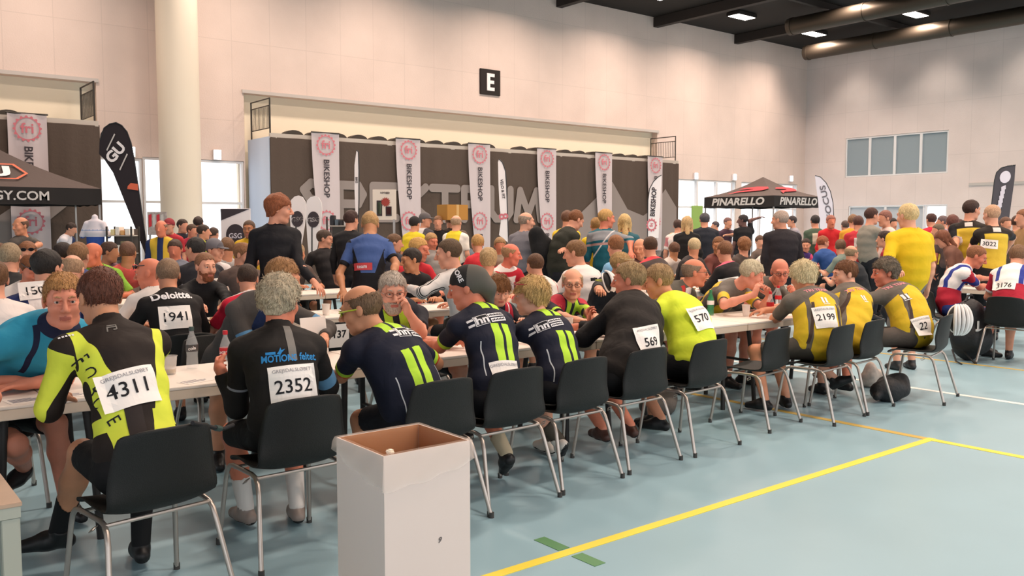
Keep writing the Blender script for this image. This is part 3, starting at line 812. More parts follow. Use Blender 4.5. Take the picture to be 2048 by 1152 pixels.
def mark(info, px, py, shapes, m, rot=0.0, off=.004, **k):
    """geometry joined to the cloth (returned by an `extra` callback)"""
    A = cloth_hit(info, px, py)
    if A is None: print('NO MARK HIT', px, py); return None
    P, fs, *_ = decal_geo(info, A, shapes, rot=rot, off=off, **k)
    return (P, [fs], m) if len(fs) else None
def words(body, size, dx=0, dy=0, bold=0.0, align='CENTER', sx=1.0):
    v, f = text2d(body, size, bold, align); return ([(x * sx + dx, y + dy) for x, y in v], f)

def join_geo(o, V, F_, m):
    """adds print to an existing part's own mesh"""
    bm = bmesh.new(); bm.from_mesh(o.data); o.data.materials.append(m); k = len(o.data.materials) - 1
    vs = [bm.verts.new(tuple(v)) for v in V]
    for f in F_:
        try: q = bm.faces.new([vs[i] for i in f]); q.material_index = k
        except ValueError: pass
    bm.to_mesh(o.data); bm.free()
# ================================================================== the hall
WX, WY, HZ = 39.8, 26.0, 10.4
def shader(m):
    nt = m.node_tree; return nt, nt.nodes, nt.links, nt.nodes['Principled BSDF']
# floor: pale blue sports vinyl
m_floor = mat('8eafbc', .31, noise=.035, nscale=1.3, name='sports_floor', spec=.55)
nt, N, L, b = shader(m_floor)
n = N.new('ShaderNodeTexNoise'); n.inputs['Scale'].default_value = 260; n.inputs['Detail'].default_value = 2
tc = N.new('ShaderNodeTexCoord'); L.new(tc.outputs['Object'], n.inputs['Vector'])
mr = N.new('ShaderNodeMapRange'); mr.inputs[3].default_value = .28; mr.inputs[4].default_value = .42; L.new(n.outputs['Fac'], mr.inputs[0]); L.new(mr.outputs[0], b.inputs['Roughness'])
fl = MB().box(-12, WX + .3, -9, WY + .3, -.2, 0).build('floor', m_floor); tag(fl, None, None, kind='structure')
def strip(name, x0, x1, y0, y1, m): 
    o = MB().box(x0, x1, y0, y1, .0, .0025).build(name, m, fl); return o
m_yel = mat('e6d34a', .45, name='yellow_line'); m_wht = mat('e8e6e2', .45, name='white_line'); m_grn = mat('5a8a5e', .45, name='green_line'); m_oy = mat('c9ab5a', .45, name='ochre_line')
strip('yellow_line', -6, 6.43, 3.04, 3.10, m_yel)
o = strip('ochre_line', 6.35, 6.42, -4, 3.04, m_yel); o = strip('ochre_line', 6.35, 6.42, 3.10, 14, m_oy)
strip('white_line', 8.26, 8.33, -4, 14, m_wht); strip('ochre_line', 10.22, 10.28, -4, 16, m_oy)
for x0, x1, y0, y1 in ((2.765, 2.835, 3.11, 3.30), (2.765, 2.835, 2.86, 3.02)): strip('green_mark', x0, x1, y0, y1, m_grn)
for x, y in ((1.9, 5.6), (2.05, 6.0), (2.2, 5.5)): strip('green_mark', x, x + .12, y, y + .05, m_grn)
# walls: pale wood-wool panels with faint joints
def wall_mat(name, col):
    m = mat(col, .9, noise=.05, nscale=.7, name=name, spec=.15)
    nt, N, L, b = shader(m)
    tc = N.new('ShaderNodeTexCoord'); mp = N.new('ShaderNodeMapping'); L.new(tc.outputs['Generated'], mp.inputs[0])
    geo = N.new('ShaderNodeNewGeometry'); sx = N.new('ShaderNodeSeparateXYZ'); L.new(geo.outputs['Position'], sx.inputs[0])
    ad = N.new('ShaderNodeMath'); ad.operation = 'ADD'; L.new(sx.outputs[0], ad.inputs[0]); L.new(sx.outputs[1], ad.inputs[1])
    cb = N.new('ShaderNodeCombineXYZ'); L.new(ad.outputs[0], cb.inputs[0]); L.new(sx.outputs[2], cb.inputs[1])
    br = N.new('ShaderNodeTexBrick'); br.inputs['Scale'].default_value = 1.0; br.offset = 0.0
    br.inputs['Brick Width'].default_value = 1.2; br.inputs['Row Height'].default_value = 2.35; br.inputs['Mortar Size'].default_value = .012
    br.inputs['Color1'].default_value = (1, 1, 1, 1); br.inputs['Color2'].default_value = (.975, .975, .975, 1); br.inputs['Mortar'].default_value = (.90, .90, .90, 1)
    L.new(cb.outputs[0], br.inputs['Vector'])
    n = N.new('ShaderNodeTexNoise'); n.inputs['Scale'].default_value = 26; L.new(geo.outputs['Position'], n.inputs['Vector'])
    bp = N.new('ShaderNodeBump'); bp.inputs['Strength'].default_value = .25; bp.inputs['Distance'].default_value = .02; L.new(n.outputs['Fac'], bp.inputs['Height']); L.new(bp.outputs[0], b.inputs['Normal'])
    src = b.inputs['Base Color'].links[0].from_socket
    mx = N.new('ShaderNodeMix'); mx.data_type = 'RGBA'; mx.blend_type = 'MULTIPLY'; mx.inputs[0].default_value = 1
    L.new(src, mx.inputs[6]); L.new(br.outputs['Color'], mx.inputs[7]); L.new(mx.outputs[2], b.inputs['Base Color'])
    return m
m_wall = wall_mat('wood_wool_panel', 'dac6bc'); m_plain = mat('eadfc9', .85, name='cream_plaster'); m_trim = mat('bdb5b0', .6, name='grey_trim')
m_wallr = wall_mat('wood_wool_panel_right', 'dccdc8')
def panel_wall(name, lo, hi, z1, opens, place, m):
    """openings: (a0, a1, z0, z1); the rest is filled with boxes of one mesh"""
    xs = sorted({lo, hi, *[o[0] for o in opens], *[o[1] for o in opens]}); zs = sorted({0, z1, *[o[2] for o in opens], *[o[3] for o in opens]})
    M = MB()
    for i in range(len(xs) - 1):
        run = None
        for j in range(len(zs) - 1):
            cx, cz = (xs[i] + xs[i + 1]) / 2, (zs[j] + zs[j + 1]) / 2
            op = any(o[0] < cx < o[1] and o[2] < cz < o[3] for o in opens)
            if not op and run is None: run = zs[j]
            if (op or j == len(zs) - 2) and run is not None:
                place(M, xs[i], xs[i + 1], run, zs[j] if op else zs[j + 1]); run = None
    o = M.build(name, m); tag(o, None, None, kind='structure'); return o
OB = [(-8, 6.2, 0, 5.45), (6.2001, 7.35, 0.02, 3.45), (7.36, 10.3, .02, 3.5), (10.34, 28.7, 0, 5.55), (30.05, 34.2, .02, 3.62), (34.6, 39.2, .02, 3.62)]
panel_wall('wall_back', -12, WX, HZ, OB, lambda M, a, b_, c, d: M.box(a, b_, WY, WY + .3, c, d), m_wall)
OR = [(18.76, 23.75, 3.9, 5.81), (18.71, 23.51, .02, 2.5), (-3, 12, .02, 2.9)]
panel_wall('wall_right', -9, WY + .3, HZ, OR, lambda M, a, b_, c, d: M.box(WX, WX + .3, a, b_, c, d), m_wallr)
panel_wall('wall_left', -9, WY + .3, HZ, [(-7, 4, .8, 7), (6, 18, .8, 5)], lambda M, a, b_, c, d: M.box(-12.3, -12, a, b_, c, d), m_wall)
panel_wall('wall_rear', -12, WX, HZ, [(-10, 2, .8, 7), (3, 15, .8, 7), (16, 28, .8, 7), (29, 39, .8, 7)], lambda M, a, b_, c, d: M.box(a, b_, -9.3, -9, c, d), m_wall)
# recesses above the retracted stands
for i, (x0, x1) in enumerate(((-8, 6.2), (10.34, 28.7))):
    M = MB(); M.box(x0 - .1, x1 + .1, WY + .301, WY + .45, 0, 5.7)
    tag(M.build('wall_recess', m_plain), None, None, kind='structure')
    t = MB().box(x0 - .06, x1 + .06, WY - .05, WY - .002, 5.45 if i == 0 else 5.55, 5.55 if i == 0 else 5.65).build('trim_%d' % (i + 1), m_trim); tag(t, None, None, kind='structure')
tag(MB().box(WX - .04, WX, 12, 17.8, 3.30, 3.42).build('trim_3', m_trim), None, None, kind='structure')
# ceiling, beams, ducts
m_black = mat('1b1613', .85, name='black_ceiling'); m_beam = mat('2c2522', .7, name='black_steel'); m_duct = mat('4a4138', .45, .6, name='duct_steel')
tag(MB().box(-12, WX + .3, -9, WY + .3, HZ, HZ + .3).build('ceiling', m_black), None, None, kind='structure')
for i, x in enumerate((12.0, 17.5, 23.0, 28.5, 34.0)):
    tag(MB().box(x - .14, x + .14, -9, WY - .01, HZ - .42, HZ - .02).build('ceiling_beam', m_beam), None, None, kind='structure')
for y in (13.6, 20.0): tag(MB().box(-12, WX - .01, y - .08, y + .08, HZ - .3, HZ - .05).build('ceiling_beam', m_beam), None, None, kind='structure')
for i, (x, y0, y1) in enumerate(((31.6, 8, 21.5), (36.9, 10, 24.2))):
    M = MB(); M.tube([(x, y0, HZ - .75), (x, y1, HZ - .75)], .34, 20)
    for k in range(5): y = y0 + .8 + k * (y1 - y0 - 1) / 4; M.tube([(x, y, HZ - .75), (x, y + .06, HZ - .75)], .36, 20)
    o = M.build('ventilation_duct', m_duct, smooth=True); tag(o, 'round grey ventilation duct under the black ceiling, %s' % ('nearer the wall with the letter sign' if i == 0 else 'nearest the far right wall'), 'duct')
# the lamps that light the hall
m_lamp = emis('fff3e6', 14.0, 'lamp_diffuser'); m_lampb = mat('2a2523', .5, name='lamp_housing')
LX = [4.0, 9.4, 14.7, 20.0, 25.4, 30.7, 36.0]; LY = [23.2, 18.5, 12.5, 6.5, 0.5, -5.0]
lamp_seen = {(36.0, 23.2): 'lit ceiling lamp nearest the corner of the two walls', (30.7, 23.2): 'lit ceiling lamp left of the corner lamp', (36.0, 18.5): 'lit ceiling lamp over the far right wall windows',
             (25.4, 23.2): 'lit ceiling lamp cut by the top edge of the picture'}
for x in LX:
    for y in LY:
        seen = (x, y) in lamp_seen
        if seen:
            root = thing('ceiling_lamp', lamp_seen[(x, y)], 'lamp', (x, y, HZ - .12), group='hall ceiling lamps')
            MB().box(-.62, .62, -.32, .32, -.05, .10, .02).build('housing', m_lampb, root); MB().box(-.56, .56, -.26, .26, -.062, -.05).build('diffuser', m_lamp, root)
        ld = bpy.data.lights.new('lamp_light', 'AREA'); ld.shape = 'RECTANGLE'; ld.size = 1.1; ld.size_y = .5; ld.energy = LAMP_W; ld.color = LAMP_COL; ld.spread = math.radians(150)
        lo = bpy.data.objects.new('lamp_light', ld); COL.objects.link(lo); lo.location = (x, y, HZ - .20)
        if seen: lo.parent = root; lo.location = (0, 0, -.08)
# spots that wash the far right wall
for y in (23.2, 19.2, 15.4):
    ld = bpy.data.lights.new('wall_washer', 'SPOT'); ld.energy = 240; ld.color = (1, .88, .76); ld.spot_size = math.radians(84); ld.spot_blend = 1.0; ld.shadow_soft_size = .5
    lo = bpy.data.objects.new('wall_washer', ld); COL.objects.link(lo); lo.location = (WX - 1.9, y, HZ - .3); lo.rotation_euler = (0, math.radians(-19), 0)
# column
C0 = (PD(320, 300, 24.6) + PD(400, 300, 24.6)) / 2
o = MB().lathe([(.55, 0), (.55, HZ - .005)], 48, (C0[0], C0[1], 0)).build('column', mat('dccfbd', .8, name='painted_concrete'), smooth=True); tag(o, None, None, kind='structure')
# glazing
m_frame = mat('e0dddd', .5, name='window_frame'); m_glass = clear('f4f8ff', .04, 'clear_glass'); m_blind = mat('8d99a0', .5, name='grey_roller_blind'); m_green = mat('8fae5a', .6, name='green_door')
def window(name, axis, a0, a1, z0, z1, n, pane=None, rail=None):
    """frame > panes; axis 'x' lies in the back wall, 'y' in the right wall"""
    P = (lambda M, u0, u1, d0, d1, w0, w1: M.box(u0, u1, WY + d0, WY + d1, w0, w1)) if axis == 'x' else (lambda M, u0, u1, d0, d1, w0, w1: M.box(WX + d0, WX + d1, u0, u1, w0, w1))
    M = MB(); t = .06
    P(M, a0, a1, .02, .16, z0, z0 + t); P(M, a0, a1, .02, .16, z1 - t, z1)
    for i in range(n + 1):
        a = a0 + (a1 - a0) * i / n; P(M, max(a0, a - t), min(a1, a + t), .02, .16, z0 + t, z1 - t)
    if rail: P(M, a0 + t, a1 - t, .03, .15, rail, rail + .07)
    w = M.build(name, m_frame); tag(w, None, None, kind='structure')
    for i in range(n):
        b0 = a0 + (a1 - a0) * i / n + t; b1 = a0 + (a1 - a0) * (i + 1) / n - t
        M = MB(); P(M, b0, b1, .085, .10, z0 + t, z1 - t); M.build('pane', pane or m_glass, w)
    return w
window('window_1', 'x', 6.21, 7.34, .03, 3.44, 1, rail=2.2); window('window_2', 'x', 7.37, 10.29, .03, 3.49, 2, rail=2.2)
window('window_3', 'x', 30.06, 34.19, .03, 3.61, 3, rail=2.35); window('window_4', 'x', 34.61, 39.19, .03, 3.61, 3, rail=2.35)
window('window_5', 'y', 18.77, 23.74, 3.91, 5.80, 4, m_blind); window('window_6', 'y', 19.76, 23.50, .03, 2.49, 2, mat('b9bcc2', .4, name='frosted_glass'), rail=1.0); window('door_1', 'y', 18.72, 19.7, .03, 2.49, 1); window('window_7', 'y', -2.9, 11.9, .03, 2.89, 6)
g = MB().box(31.0, 31.75, WY - .05, WY - .005, .0, 2.45, .01).build('door_2', m_green); tag(g, None, None, kind='structure')
# paving outside the glazing
tag(MB().box(4, 70, WY + .4, WY + 40, -.25, -.05).build('ground_outside', mat('b8b8b8', .9, name='outdoor_paving')), None, None, kind='structure')
# retracted spectator stands, their fronts covered with dark cloth
m_cover = cloth_mat('54473f', (), .9, .25, 'dark_cover_cloth'); m_print = mat('8d817c', .9, name='grey_print'); m_deck = mat('b9ada2', .6, name='stand_deck'); m_rail = mat('3d3833', .5, .3, name='rail_steel')
m_seat = mat('3a332c', .6, name='folded_seat'); m_endw = mat('b9c4d6', .7, name='stand_end_panel')
SY = 24.4
def rbox(x0, x1, z0, z1, r=.12):
    p = []
    for cx, cz, a0 in ((x1 - r, z1 - r, 0), (x0 + r, z1 - r, 90), (x0 + r, z0 + r, 180), (x1 - r, z0 + r, 270)):
        for k in range(5): a = math.radians(a0 + k * 22.5); p.append((cx + r * math.cos(a), cz + r * math.sin(a)))
    return p
def stand(x0, x1, label):
    r = thing('spectator_stand', label, 'stand', (x0, SY, 0)); w = x1 - x0
    M = MB(); M.grid(lambda u, v: (u * w, -.02 + .018 * math.sin(u * w * 5.1) * v + .01 * math.sin(u * w * 13), .02 + v * 4.1), int(w * 10), 8); M.box(0, w, .02, .06, .02, 4.1)
    M.m = 1
    if w > 12:
        f = lambda u, z: (u - x0, -.05, z)
        def stroke(pts, x, w_=.27):
            for (a0, b0), (a1, b1) in zip(pts, pts[1:]):
                L_ = math.hypot(a1 - a0, b1 - b0); q = rbox(-w_ / 2, L_ + w_ / 2, -w_ / 2, w_ / 2, w_ * .45); c, s_ = (a1 - a0) / L_, (b1 - b0) / L_
                stroke.k += .0006; M.poly([(x + a0 + u * c - v * s_ - x0, -.052 - stroke.k, 1.78 + b0 + u * s_ + v * c) for u, v in q])
        stroke.k = 0.0
        GL = dict(S=[[(.95, .95), (.35, 1.05), (.12, .85), (.3, .58), (.75, .5), (.92, .25), (.7, .03), (.1, .1)]], P=[[(.12, 0), (.12, 1.02), (.75, 1.02), (.92, .75), (.75, .45), (.12, .45)]], E=[[(.95, 1.02), (.12, 1.02), (.12, .02), (.95, .02)], [(.12, .52), (.8, .52)]],
                  K=[[(.12, 0), (.12, 1.04)], [(.9, 1.02), (.3, .52), (.95, .02)]], T=[[(0, 1.02), (1.0, 1.02)], [(.5, 1.02), (.5, 0)]], R=[[(.12, 0), (.12, 1.02), (.75, 1.02), (.92, .78), (.75, .5), (.12, .5)], [(.6, .5), (.95, .0)]], U=[[(.1, 1.04), (.1, .25), (.3, .02), (.75, .02), (.95, .25), (.95, 1.04)]], M=[[(.05, 0), (.22, 1.02), (.6, .2), (.98, 1.02), (1.15, 0)]])
        for i_, ch in enumerate('SPEKTRUM'): stroke(GL[ch], 11.35 + 1.165 * i_) if False else [stroke(g_, 11.35 + 1.165 * i_) for g_ in GL[ch]]
        M.poly([f(22.3, .3), f(22.3, 1.75), f(24.35, 3.25), f(25.2, 2.2), f(26.1, 1.95), f(26.6, 2.2), f(27.4, 3.05), f(28.1, 2.3), f(28.1, .3)])
    else:
        f = lambda u, z: (u - x0, -.05, z); M.poly([f(1.5, .3), f(3.0, .3), f(5.2, 2.2), f(4.2, 2.3)])
    M.build('front_cover', [m_cover, m_print], r, True)
    MB().box(0, w, .06, 1.55, 4.0, 4.10).build('deck', m_deck, r); MB().box(0, w, .0, .07, 4.10, 4.24).build('edge_beam', m_deck, r)
    MB().box(-.03, .0, .03, 1.58, .02, 4.14).build('end_panel', m_endw, r); MB().box(w, w + .03, .03, 1.58, .02, 4.14).build('end_panel', m_cover, r)
    for xr, sgn in ((.06, 1), (w - .06, -1)):
        if w < 12 and sgn > 0: continue
        M = MB(); q = [(xr, .12, 4.1), (xr, .12, 5.25), (xr, 1.5, 5.25), (xr, 1.5, 4.1)]; M.tube(q, .025, 8); M.tube([(xr, .12, 4.4), (xr, 1.5, 4.4)], .015, 6)
        M.tube([(xr, .12, 5.05), (xr, 1.5, 5.05)], .015, 6)
        for k in range(14): M.tube([(xr, .2 + k * .095, 4.4), (xr, .2 + k * .095, 5.05)], .009, 5)
        M.build('guard_rail', m_rail, r)
    for xs in [x0 + .8 + .72 * k for k in range(int((w - 1.2) / .72))]:
        if w > 12 and (18.9 < xs < 19.9 or 11.0 > xs or xs > 27.0): continue
        if w < 12 and xs > 4.2: continue
        q = [(.30 * math.cos(a), .16 * math.sin(a)) for a in np.linspace(0, math.pi, 10)]
        MB().prism(q, lambda u, v, d, xs=xs: (xs - x0 + u, .10 + d, 4.22 + v), .30).build('folded_seat', m_seat, r)
    return r
stand(10.46, 28.24, 'long retracted spectator stand under dark cloth printed with large grey letters')
stand(-2.0, 5.85, 'retracted spectator stand with dark cloth front, behind the tent at the left edge')
# hanging sprocket banners
m_ban = clear('cabcbd', .93, 'banner_voile', .85); m_pink = mat('c8707a', .8, name='banner_red_print'); m_bk = mat('3a3338', .8, name='banner_black_print')
m_white = mat('ece4e4', .8, name='flag_white')
def banner_print(M, f, cx, top, s=1.0, low=True):
    for zc in ((top - .36, top - 2.62) if low else (top - .36,)):
        M.m = 1
        G = gear2d(.32 * s, 16, .13); G2 = [(.255 * s * math.cos(2 * math.pi * i / 64), .255 * s * math.sin(2 * math.pi * i / 64)) for i in range(64)]
        for i in range(64):
            j = (i + 1) % 64; M.poly([f(cx + a, zc + b_) for a, b_ in (G[i], G[j], G2[j], G2[i])])
        M.text('fri', .34 * s, lambda u, v: f(cx + u, zc + v), .02)
        M.m = 2; M.text('BIKESHOP', .26 * s, lambda u, v: f(cx + v, zc - .42 * s - u), .018, 'LEFT', .98)
ordn = ['leftmost', 'second', 'third', 'fourth', 'fifth', 'rightmost']
for i, x in enumerate((11.72, 14.62, 17.45, 20.48, 23.36, 26.25)):
    r = thing('hanging_banner', '%s of the six white sprocket banners hung on the lettered dark cloth' % ordn[i] if i in (0, 5) else '%s from left of the six white sprocket banners hung on the lettered dark cloth' % ordn[i], 'banner', (x, SY - .10, 0), group='white banners along the stand')
    M = MB(); w = .86
    M.grid(lambda u, v: (u * w + (1 - v) ** 2 * .28 * (1 - u) - .05 * v * (.5 - u), -.045 + .02 * math.sin(u * 9 + i) * (1 - .5 * v) - .015 * math.sin(v * 5), .55 + v * 3.78), 14, 30)
    banner_print(M, lambda a, z: (a, -.082, z), .42, 4.33)
    M.build('cloth', [m_ban, m_pink, m_bk], r, True); M = MB(); M.tube([(-.03, -.03, 4.34), (w + .03, -.03, 4.34)], .02, 8)
    for xb in (.08, w - .08): M.tube([(xb, -.03, 4.34), (xb, .02, 4.30), (xb, .13, 4.18)], .012, 6)
    M.build('top_rod', m_rail, r)
r = thing('hanging_banner', 'white sprocket banner behind the dark tent roof at the left edge', 'banner', (3.77, SY - .10, 0))
M = MB(); M.grid(lambda u, v: (u * .86, -.045 + .02 * math.sin(u * 9), .55 + v * 3.73), 12, 24); banner_print(M, lambda a, z: (a, -.078, z), .42, 4.28); M.build('cloth', [m_ban, m_pink, m_bk], r, True)
M = MB(); M.tube([(-.03, -.03, 4.29), (.89, -.03, 4.29)], .02, 8)
for xb in (.08, .78): M.tube([(xb, -.03, 4.29), (xb, .02, 4.27), (xb, .13, 4.18)], .012, 6)
M.build('top_rod', m_rail, r)
# letter sign
r = thing('hall_sign', 'square black sign with a white block letter E high on the wall', 'sign', (19.63, WY - .03, 6.79))
MB().box(-.46, .46, -.03, .03, -.46, .46, .01).build('board', mat('1d140e', .5, name='sign_black'), r)
M = MB(); 
for b_ in ((-.17, -.03, -.31, .31), (-.03, .17, .19, .31), (-.03, .15, -.06, .06), (-.03, .17, -.31, -.19)): M.box(b_[0], b_[1], -.055, -.03, b_[2], b_[3])
M.build('letter', m_white, r)
# small lamps over the glazing
m_wl = emis('ffffff', 6.0, 'wall_lamp_glow')
for px, py, n_ in ((1393, 350, 'leftmost of three over the glazing by the far tent'), (1470, 352, 'middle of three over the glazing by the far tent'), (1583, 355, 'rightmost of three over the glazing by the far tent'), (435, 306, 'over the glazing right of the round column'), (262, 300, 'over the glazing left of the round column')):
    p = PY(px, py, WY - .1); r = thing('wall_lamp', 'small white wall lamp, ' + n_, 'lamp', (p[0], WY - .002, p[2] - .1))
    MB().box(-.12, .12, -.10, 0, -.1, .2, .01).build('housing', m_white, r); MB().box(-.10, .10, -.115, -.1, -.08, .18).build('glow_panel', m_wl, r)
# ================================================================== tents, flags, boards
m_tent = cloth_mat('584d4a', (), .8, .15, 'tent_cloth'); m_tentb = mat('241f1e', .8, name='tent_valance'); m_tred = mat('c8323c', .7, name='tent_red_print'); m_tor = mat('d8684a', .7, name='tent_orange_print')
m_steel = mat('a9a5a3', .35, .6, name='tent_leg_steel'); m_silver = mat('c9c2be', .6, name='silver_print')
def tent(x0, y0, w, d, zb, zt, zp, label, prints, roof_prints):
    r = thing('gazebo_tent', label, 'tent', (x0, y0, 0))
    M = MB(); c = [(0, 0), (w, 0), (w, d), (0, d)]; n = 8
    for i in range(4):
        a, b_ = np.array([*c[i], zt]), np.array([*c[(i + 1) % 4], zt]); p = np.array([w / 2, d / 2, zp])
        def pt(u, v): q = a + (b_ - a) * u; q = q + (p - q) * v; q[2] -= .10 * math.sin(math.pi * v) * 1.0; return q
        M.grid(lambda u, v: pt(u, v), n, n)
    M.m = 1; roof_prints(M, w, d, zt, zp)
    M.build('roof', [m_tent, m_tred, m_white, m_tor], r, True, sharp=60)
    M = MB()
    for i in range(4):
        a, b_ = np.array(c[i]), np.array(c[(i + 1) % 4]); M.grid(lambda u, v: (*(a + (b_ - a) * u), zb + (zt - zb) * v + .012 * math.sin(u * 20) * (1 - v)), 16, 2)
    M.m = 1; prints(M, w, d, zb, zt); M.build('valance', [m_tentb, m_silver], r)
    for x, y in c:
        x2, y2 = (.04 if x == 0 else w - .04), (.04 if y == 0 else d - .04)
        M = MB(); M.box(x2 - .02, x2 + .02, y2 - .02, y2 + .02, 0, zt); M.box(x2 - .05, x2 + .05, y2 - .05, y2 + .05, 0, .015); M.build('leg', m_steel, r)
    return r
def pin_roof(M, w, d, zt, zp):
    # swoosh like a P on the two faces that show
    sw = [(-.75, -.62), (-.45, -.15), (.1, .0), (.55, .05), (.3, .12), (-.55, .10), (-.3, .28), (.3, .38), (.85, .32), (1.0, .12), (.8, -.10), (.25, -.22), (-.3, -.30)]
    for face in (0, 1):
        def f(u, v):
            t = .42 + v * .42
            if face == 0: return (-.035 + w / 2 * t, d / 2 - u * .85, zt + (zp - zt) * t - .10 * math.sin(math.pi * t) + .03)
            return (w / 2 + u * .85, -.035 + d / 2 * t, zt + (zp - zt) * t - .10 * math.sin(math.pi * t) + .03)
        n = len(sw)
        M.poly([f(*p) for p in sw[:5] + sw[11:]]); M.poly([f(*p) for p in sw[4:12]])
def pin_val(M, w, d, zb, zt):
    M.text('PINARELLO', .36, lambda u, v: (-.015, d / 2 - u - v * .25, (zb + zt) / 2 + v), .035, sx=1.26)
    M.text('PINARELLO', .36, lambda u, v: (w / 2 + u + v * .25, -.015, (zb + zt) / 2 + v), .035, sx=1.26)
P = PD(1548, 400, 31)
tent(P[0], P[1], 3.0, 3.1, 2.22, 2.62, 3.38, 'dark brown gazebo tent with red roof emblem by the far glazing', pin_val, pin_roof)
def gu_roof(M, w, d, zt, zp):
    def f(u, v, off=.03): t = .36 + v * .5; return (w / 2 + u, -off + d / 2 * t * 1.0, zt + (zp - zt) * t - .10 * math.sin(math.pi * t) + off)
    hx = [(-.85, -.05), (-.62, .36), (.62, .36), (.85, -.05), (.62, -.36), (-.62, -.36)]; hi = [(a * .93, b_ * .88) for a, b_ in hx]
    M.m = 3
    for i in range(6): j = (i + 1) % 6; M.poly([f(*hx[i]), f(*hx[j]), f(*hi[j]), f(*hi[i])])
    M.m = 2; M.text('GU', .62, lambda u, v: f(u, v - .03, .04), .05, sx=1.15)
P = PD(203, 395, 20)
tent(P[0] - 4.5, P[1], 4.5, 2.4, 2.03, 2.40, 3.5, 'dark grey gazebo tent with white roof lettering at the left edge', lambda M, w, d, zb, zt: M.text('GUENERGY.COM', .27, lambda u, v: (w / 2 + u + .1, -.02, (zb + zt) / 2 + v - .01), .02, sx=1.05), gu_roof)
def flag(label, poly, D, m, prints=None, pole=None, th=.008, mats=None, Yp=None):
    """a sail of cloth on a bent pole, standing at its own distance"""
    pr = (lambda x, y: PD(x, y, D)) if Yp is None else (lambda x, y: PY(x, y, Yp))
    P3 = [pr(x, y) for x, y in poly]; base = np.mean(P3, 0); base[2] = 0
    r = thing('beach_flag', label, 'flag', tuple(base))
    n = unit(np.cross(P3[1] - P3[0], P3[len(P3) // 2] - P3[0])); n = n if n @ (c_pos - base) > 0 else -n
    M = MB(); q = [p - base for p in P3]; k = len(q)
    M._add([p for p in q] + [p - n * th for p in q], [tuple(range(k)), tuple(k + i for i in range(k))[::-1]] + [(i, (i + 1) % k, k + (i + 1) % k, k + i) for i in range(k)])
    if prints:
        ux = unit(np.cross([0, 0, 1.0], n)); 
        prints(M, lambda x, y: pr(x, y) - base + n * .012)
    M.build('sail', [m] + (mats or []), r)
    if pole:
        pp = [pr(x, y) - base for x, y in pole]; e = pp[-1].copy(); e[2] = 0.02; M = MB(); M.tube(pp + [e], [.012] * len(pp) + [.02], 8); M.build('pole', mat('2a2a2c', .4, name='flag_pole'), r)
        M = MB()
        for a in (0, 90): c, s = math.cos(math.radians(a)) * .35, math.sin(math.radians(a)) * .35; M.box(e[0] - max(c, .03), e[0] + max(c, .03), e[1] - max(s, .03), e[1] + max(s, .03), 0, .03)
        M.build('foot', mat('2a2a2c', .4, name='flag_pole'), r)
    return r
def txt(M, f, body, size, cx, cy, rot, bold=.03, sx=1.0, align='CENTER'):
    c, s = math.cos(math.radians(rot)), math.sin(math.radians(rot))
    M.text(body, size, lambda u, v: f(cx + u * c + v * s, cy + u * s - v * c), bold, align, sx)
m_gub = mat('251d22', .75, name='flag_black'); m_navy = mat('2c2b3a', .8, name='flag_navy')
def gu_p(M, f):
    M.m = 1; M.poly([f(*p) for p in ((229, 267), (231, 269), (215, 302), (213, 300))]); M.poly([f(*p) for p in ((254, 307), (256, 309), (241, 341), (239, 339))])
    M.m = 2; txt(M, f, 'GU', 30, 232, 306, -48, .04); M.m = 3; M.poly([f(*p) for p in ((256, 372), (262, 366), (276, 368), (277, 381), (255, 378))])
flag('black teardrop flag with white letters right of the left tent', [(199, 285), (201, 268), (208, 256), (219, 248), (232, 245), (244, 251), (254, 263), (262, 285), (268, 315), (276, 370), (286, 440), (296, 512), (292, 512), (276, 470), (248, 400), (226, 345), (208, 318), (198, 308)], 19, m_gub, gu_p,
     [(200, 280), (208, 256), (219, 248), (232, 245), (244, 251), (254, 263), (262, 285), (268, 315), (276, 370), (286, 440), (296, 512)], mats=[m_silver, m_white, m_tor])
def bs_p(M, f):
    M.m = 1; cx, cy = 1303, 450
    G = gear2d(11, 12, .2); G2 = [(7 * math.cos(2 * math.pi * i / 48), 7 * math.sin(2 * math.pi * i / 48)) for i in range(48)]
    for i in range(48): j = (i + 1) % 48; M.poly([f(cx + G[i][0], cy + G[i][1] * 1.25), f(cx + G[j][0], cy + G[j][1] * 1.25), f(cx + G2[j][0], cy + G2[j][1] * 1.25), f(cx + G2[i][0], cy + G2[i][1] * 1.25)])
    txt(M, f, 'fri', 9, cx, cy, -80); M.m = 2; txt(M, f, 'BIKESHOP', 13, 1307, 404, -86, .03, 1.0)
flag('white feather flag with upright black letters and red sprocket, beside the dark cloth end', [(1323, 350), (1320, 420), (1317, 476), (1295, 476), (1296, 400), (1299, 378), (1307, 363), (1316, 354)], 24, m_white, bs_p, [(1323, 350), (1316, 354), (1307, 363), (1299, 378), (1296, 400), (1295, 476)], mats=[m_pink, m_bk])
def th_p(M, f):
    M.m = 2; txt(M, f, 'SCHWALBE' if False else 'VELO & FIT', 8, 1005, 378, 84, .02); M.m = 1; txt(M, f, '8', 26, 1006, 433, 80, .02)
flag('tall narrow white sail flag before the letter M of the dark cloth', [(996, 324), (998, 318), (1005, 325), (1011, 342), (1013, 370), (1015, 420), (1017, 486), (1012, 482), (998, 470), (1002, 440), (999, 410), (997, 370)], 21, m_white, th_p, [(998, 318), (1005, 325), (1011, 342), (1013, 370), (1015, 420), (1017, 486)], mats=[m_pink, m_bk])
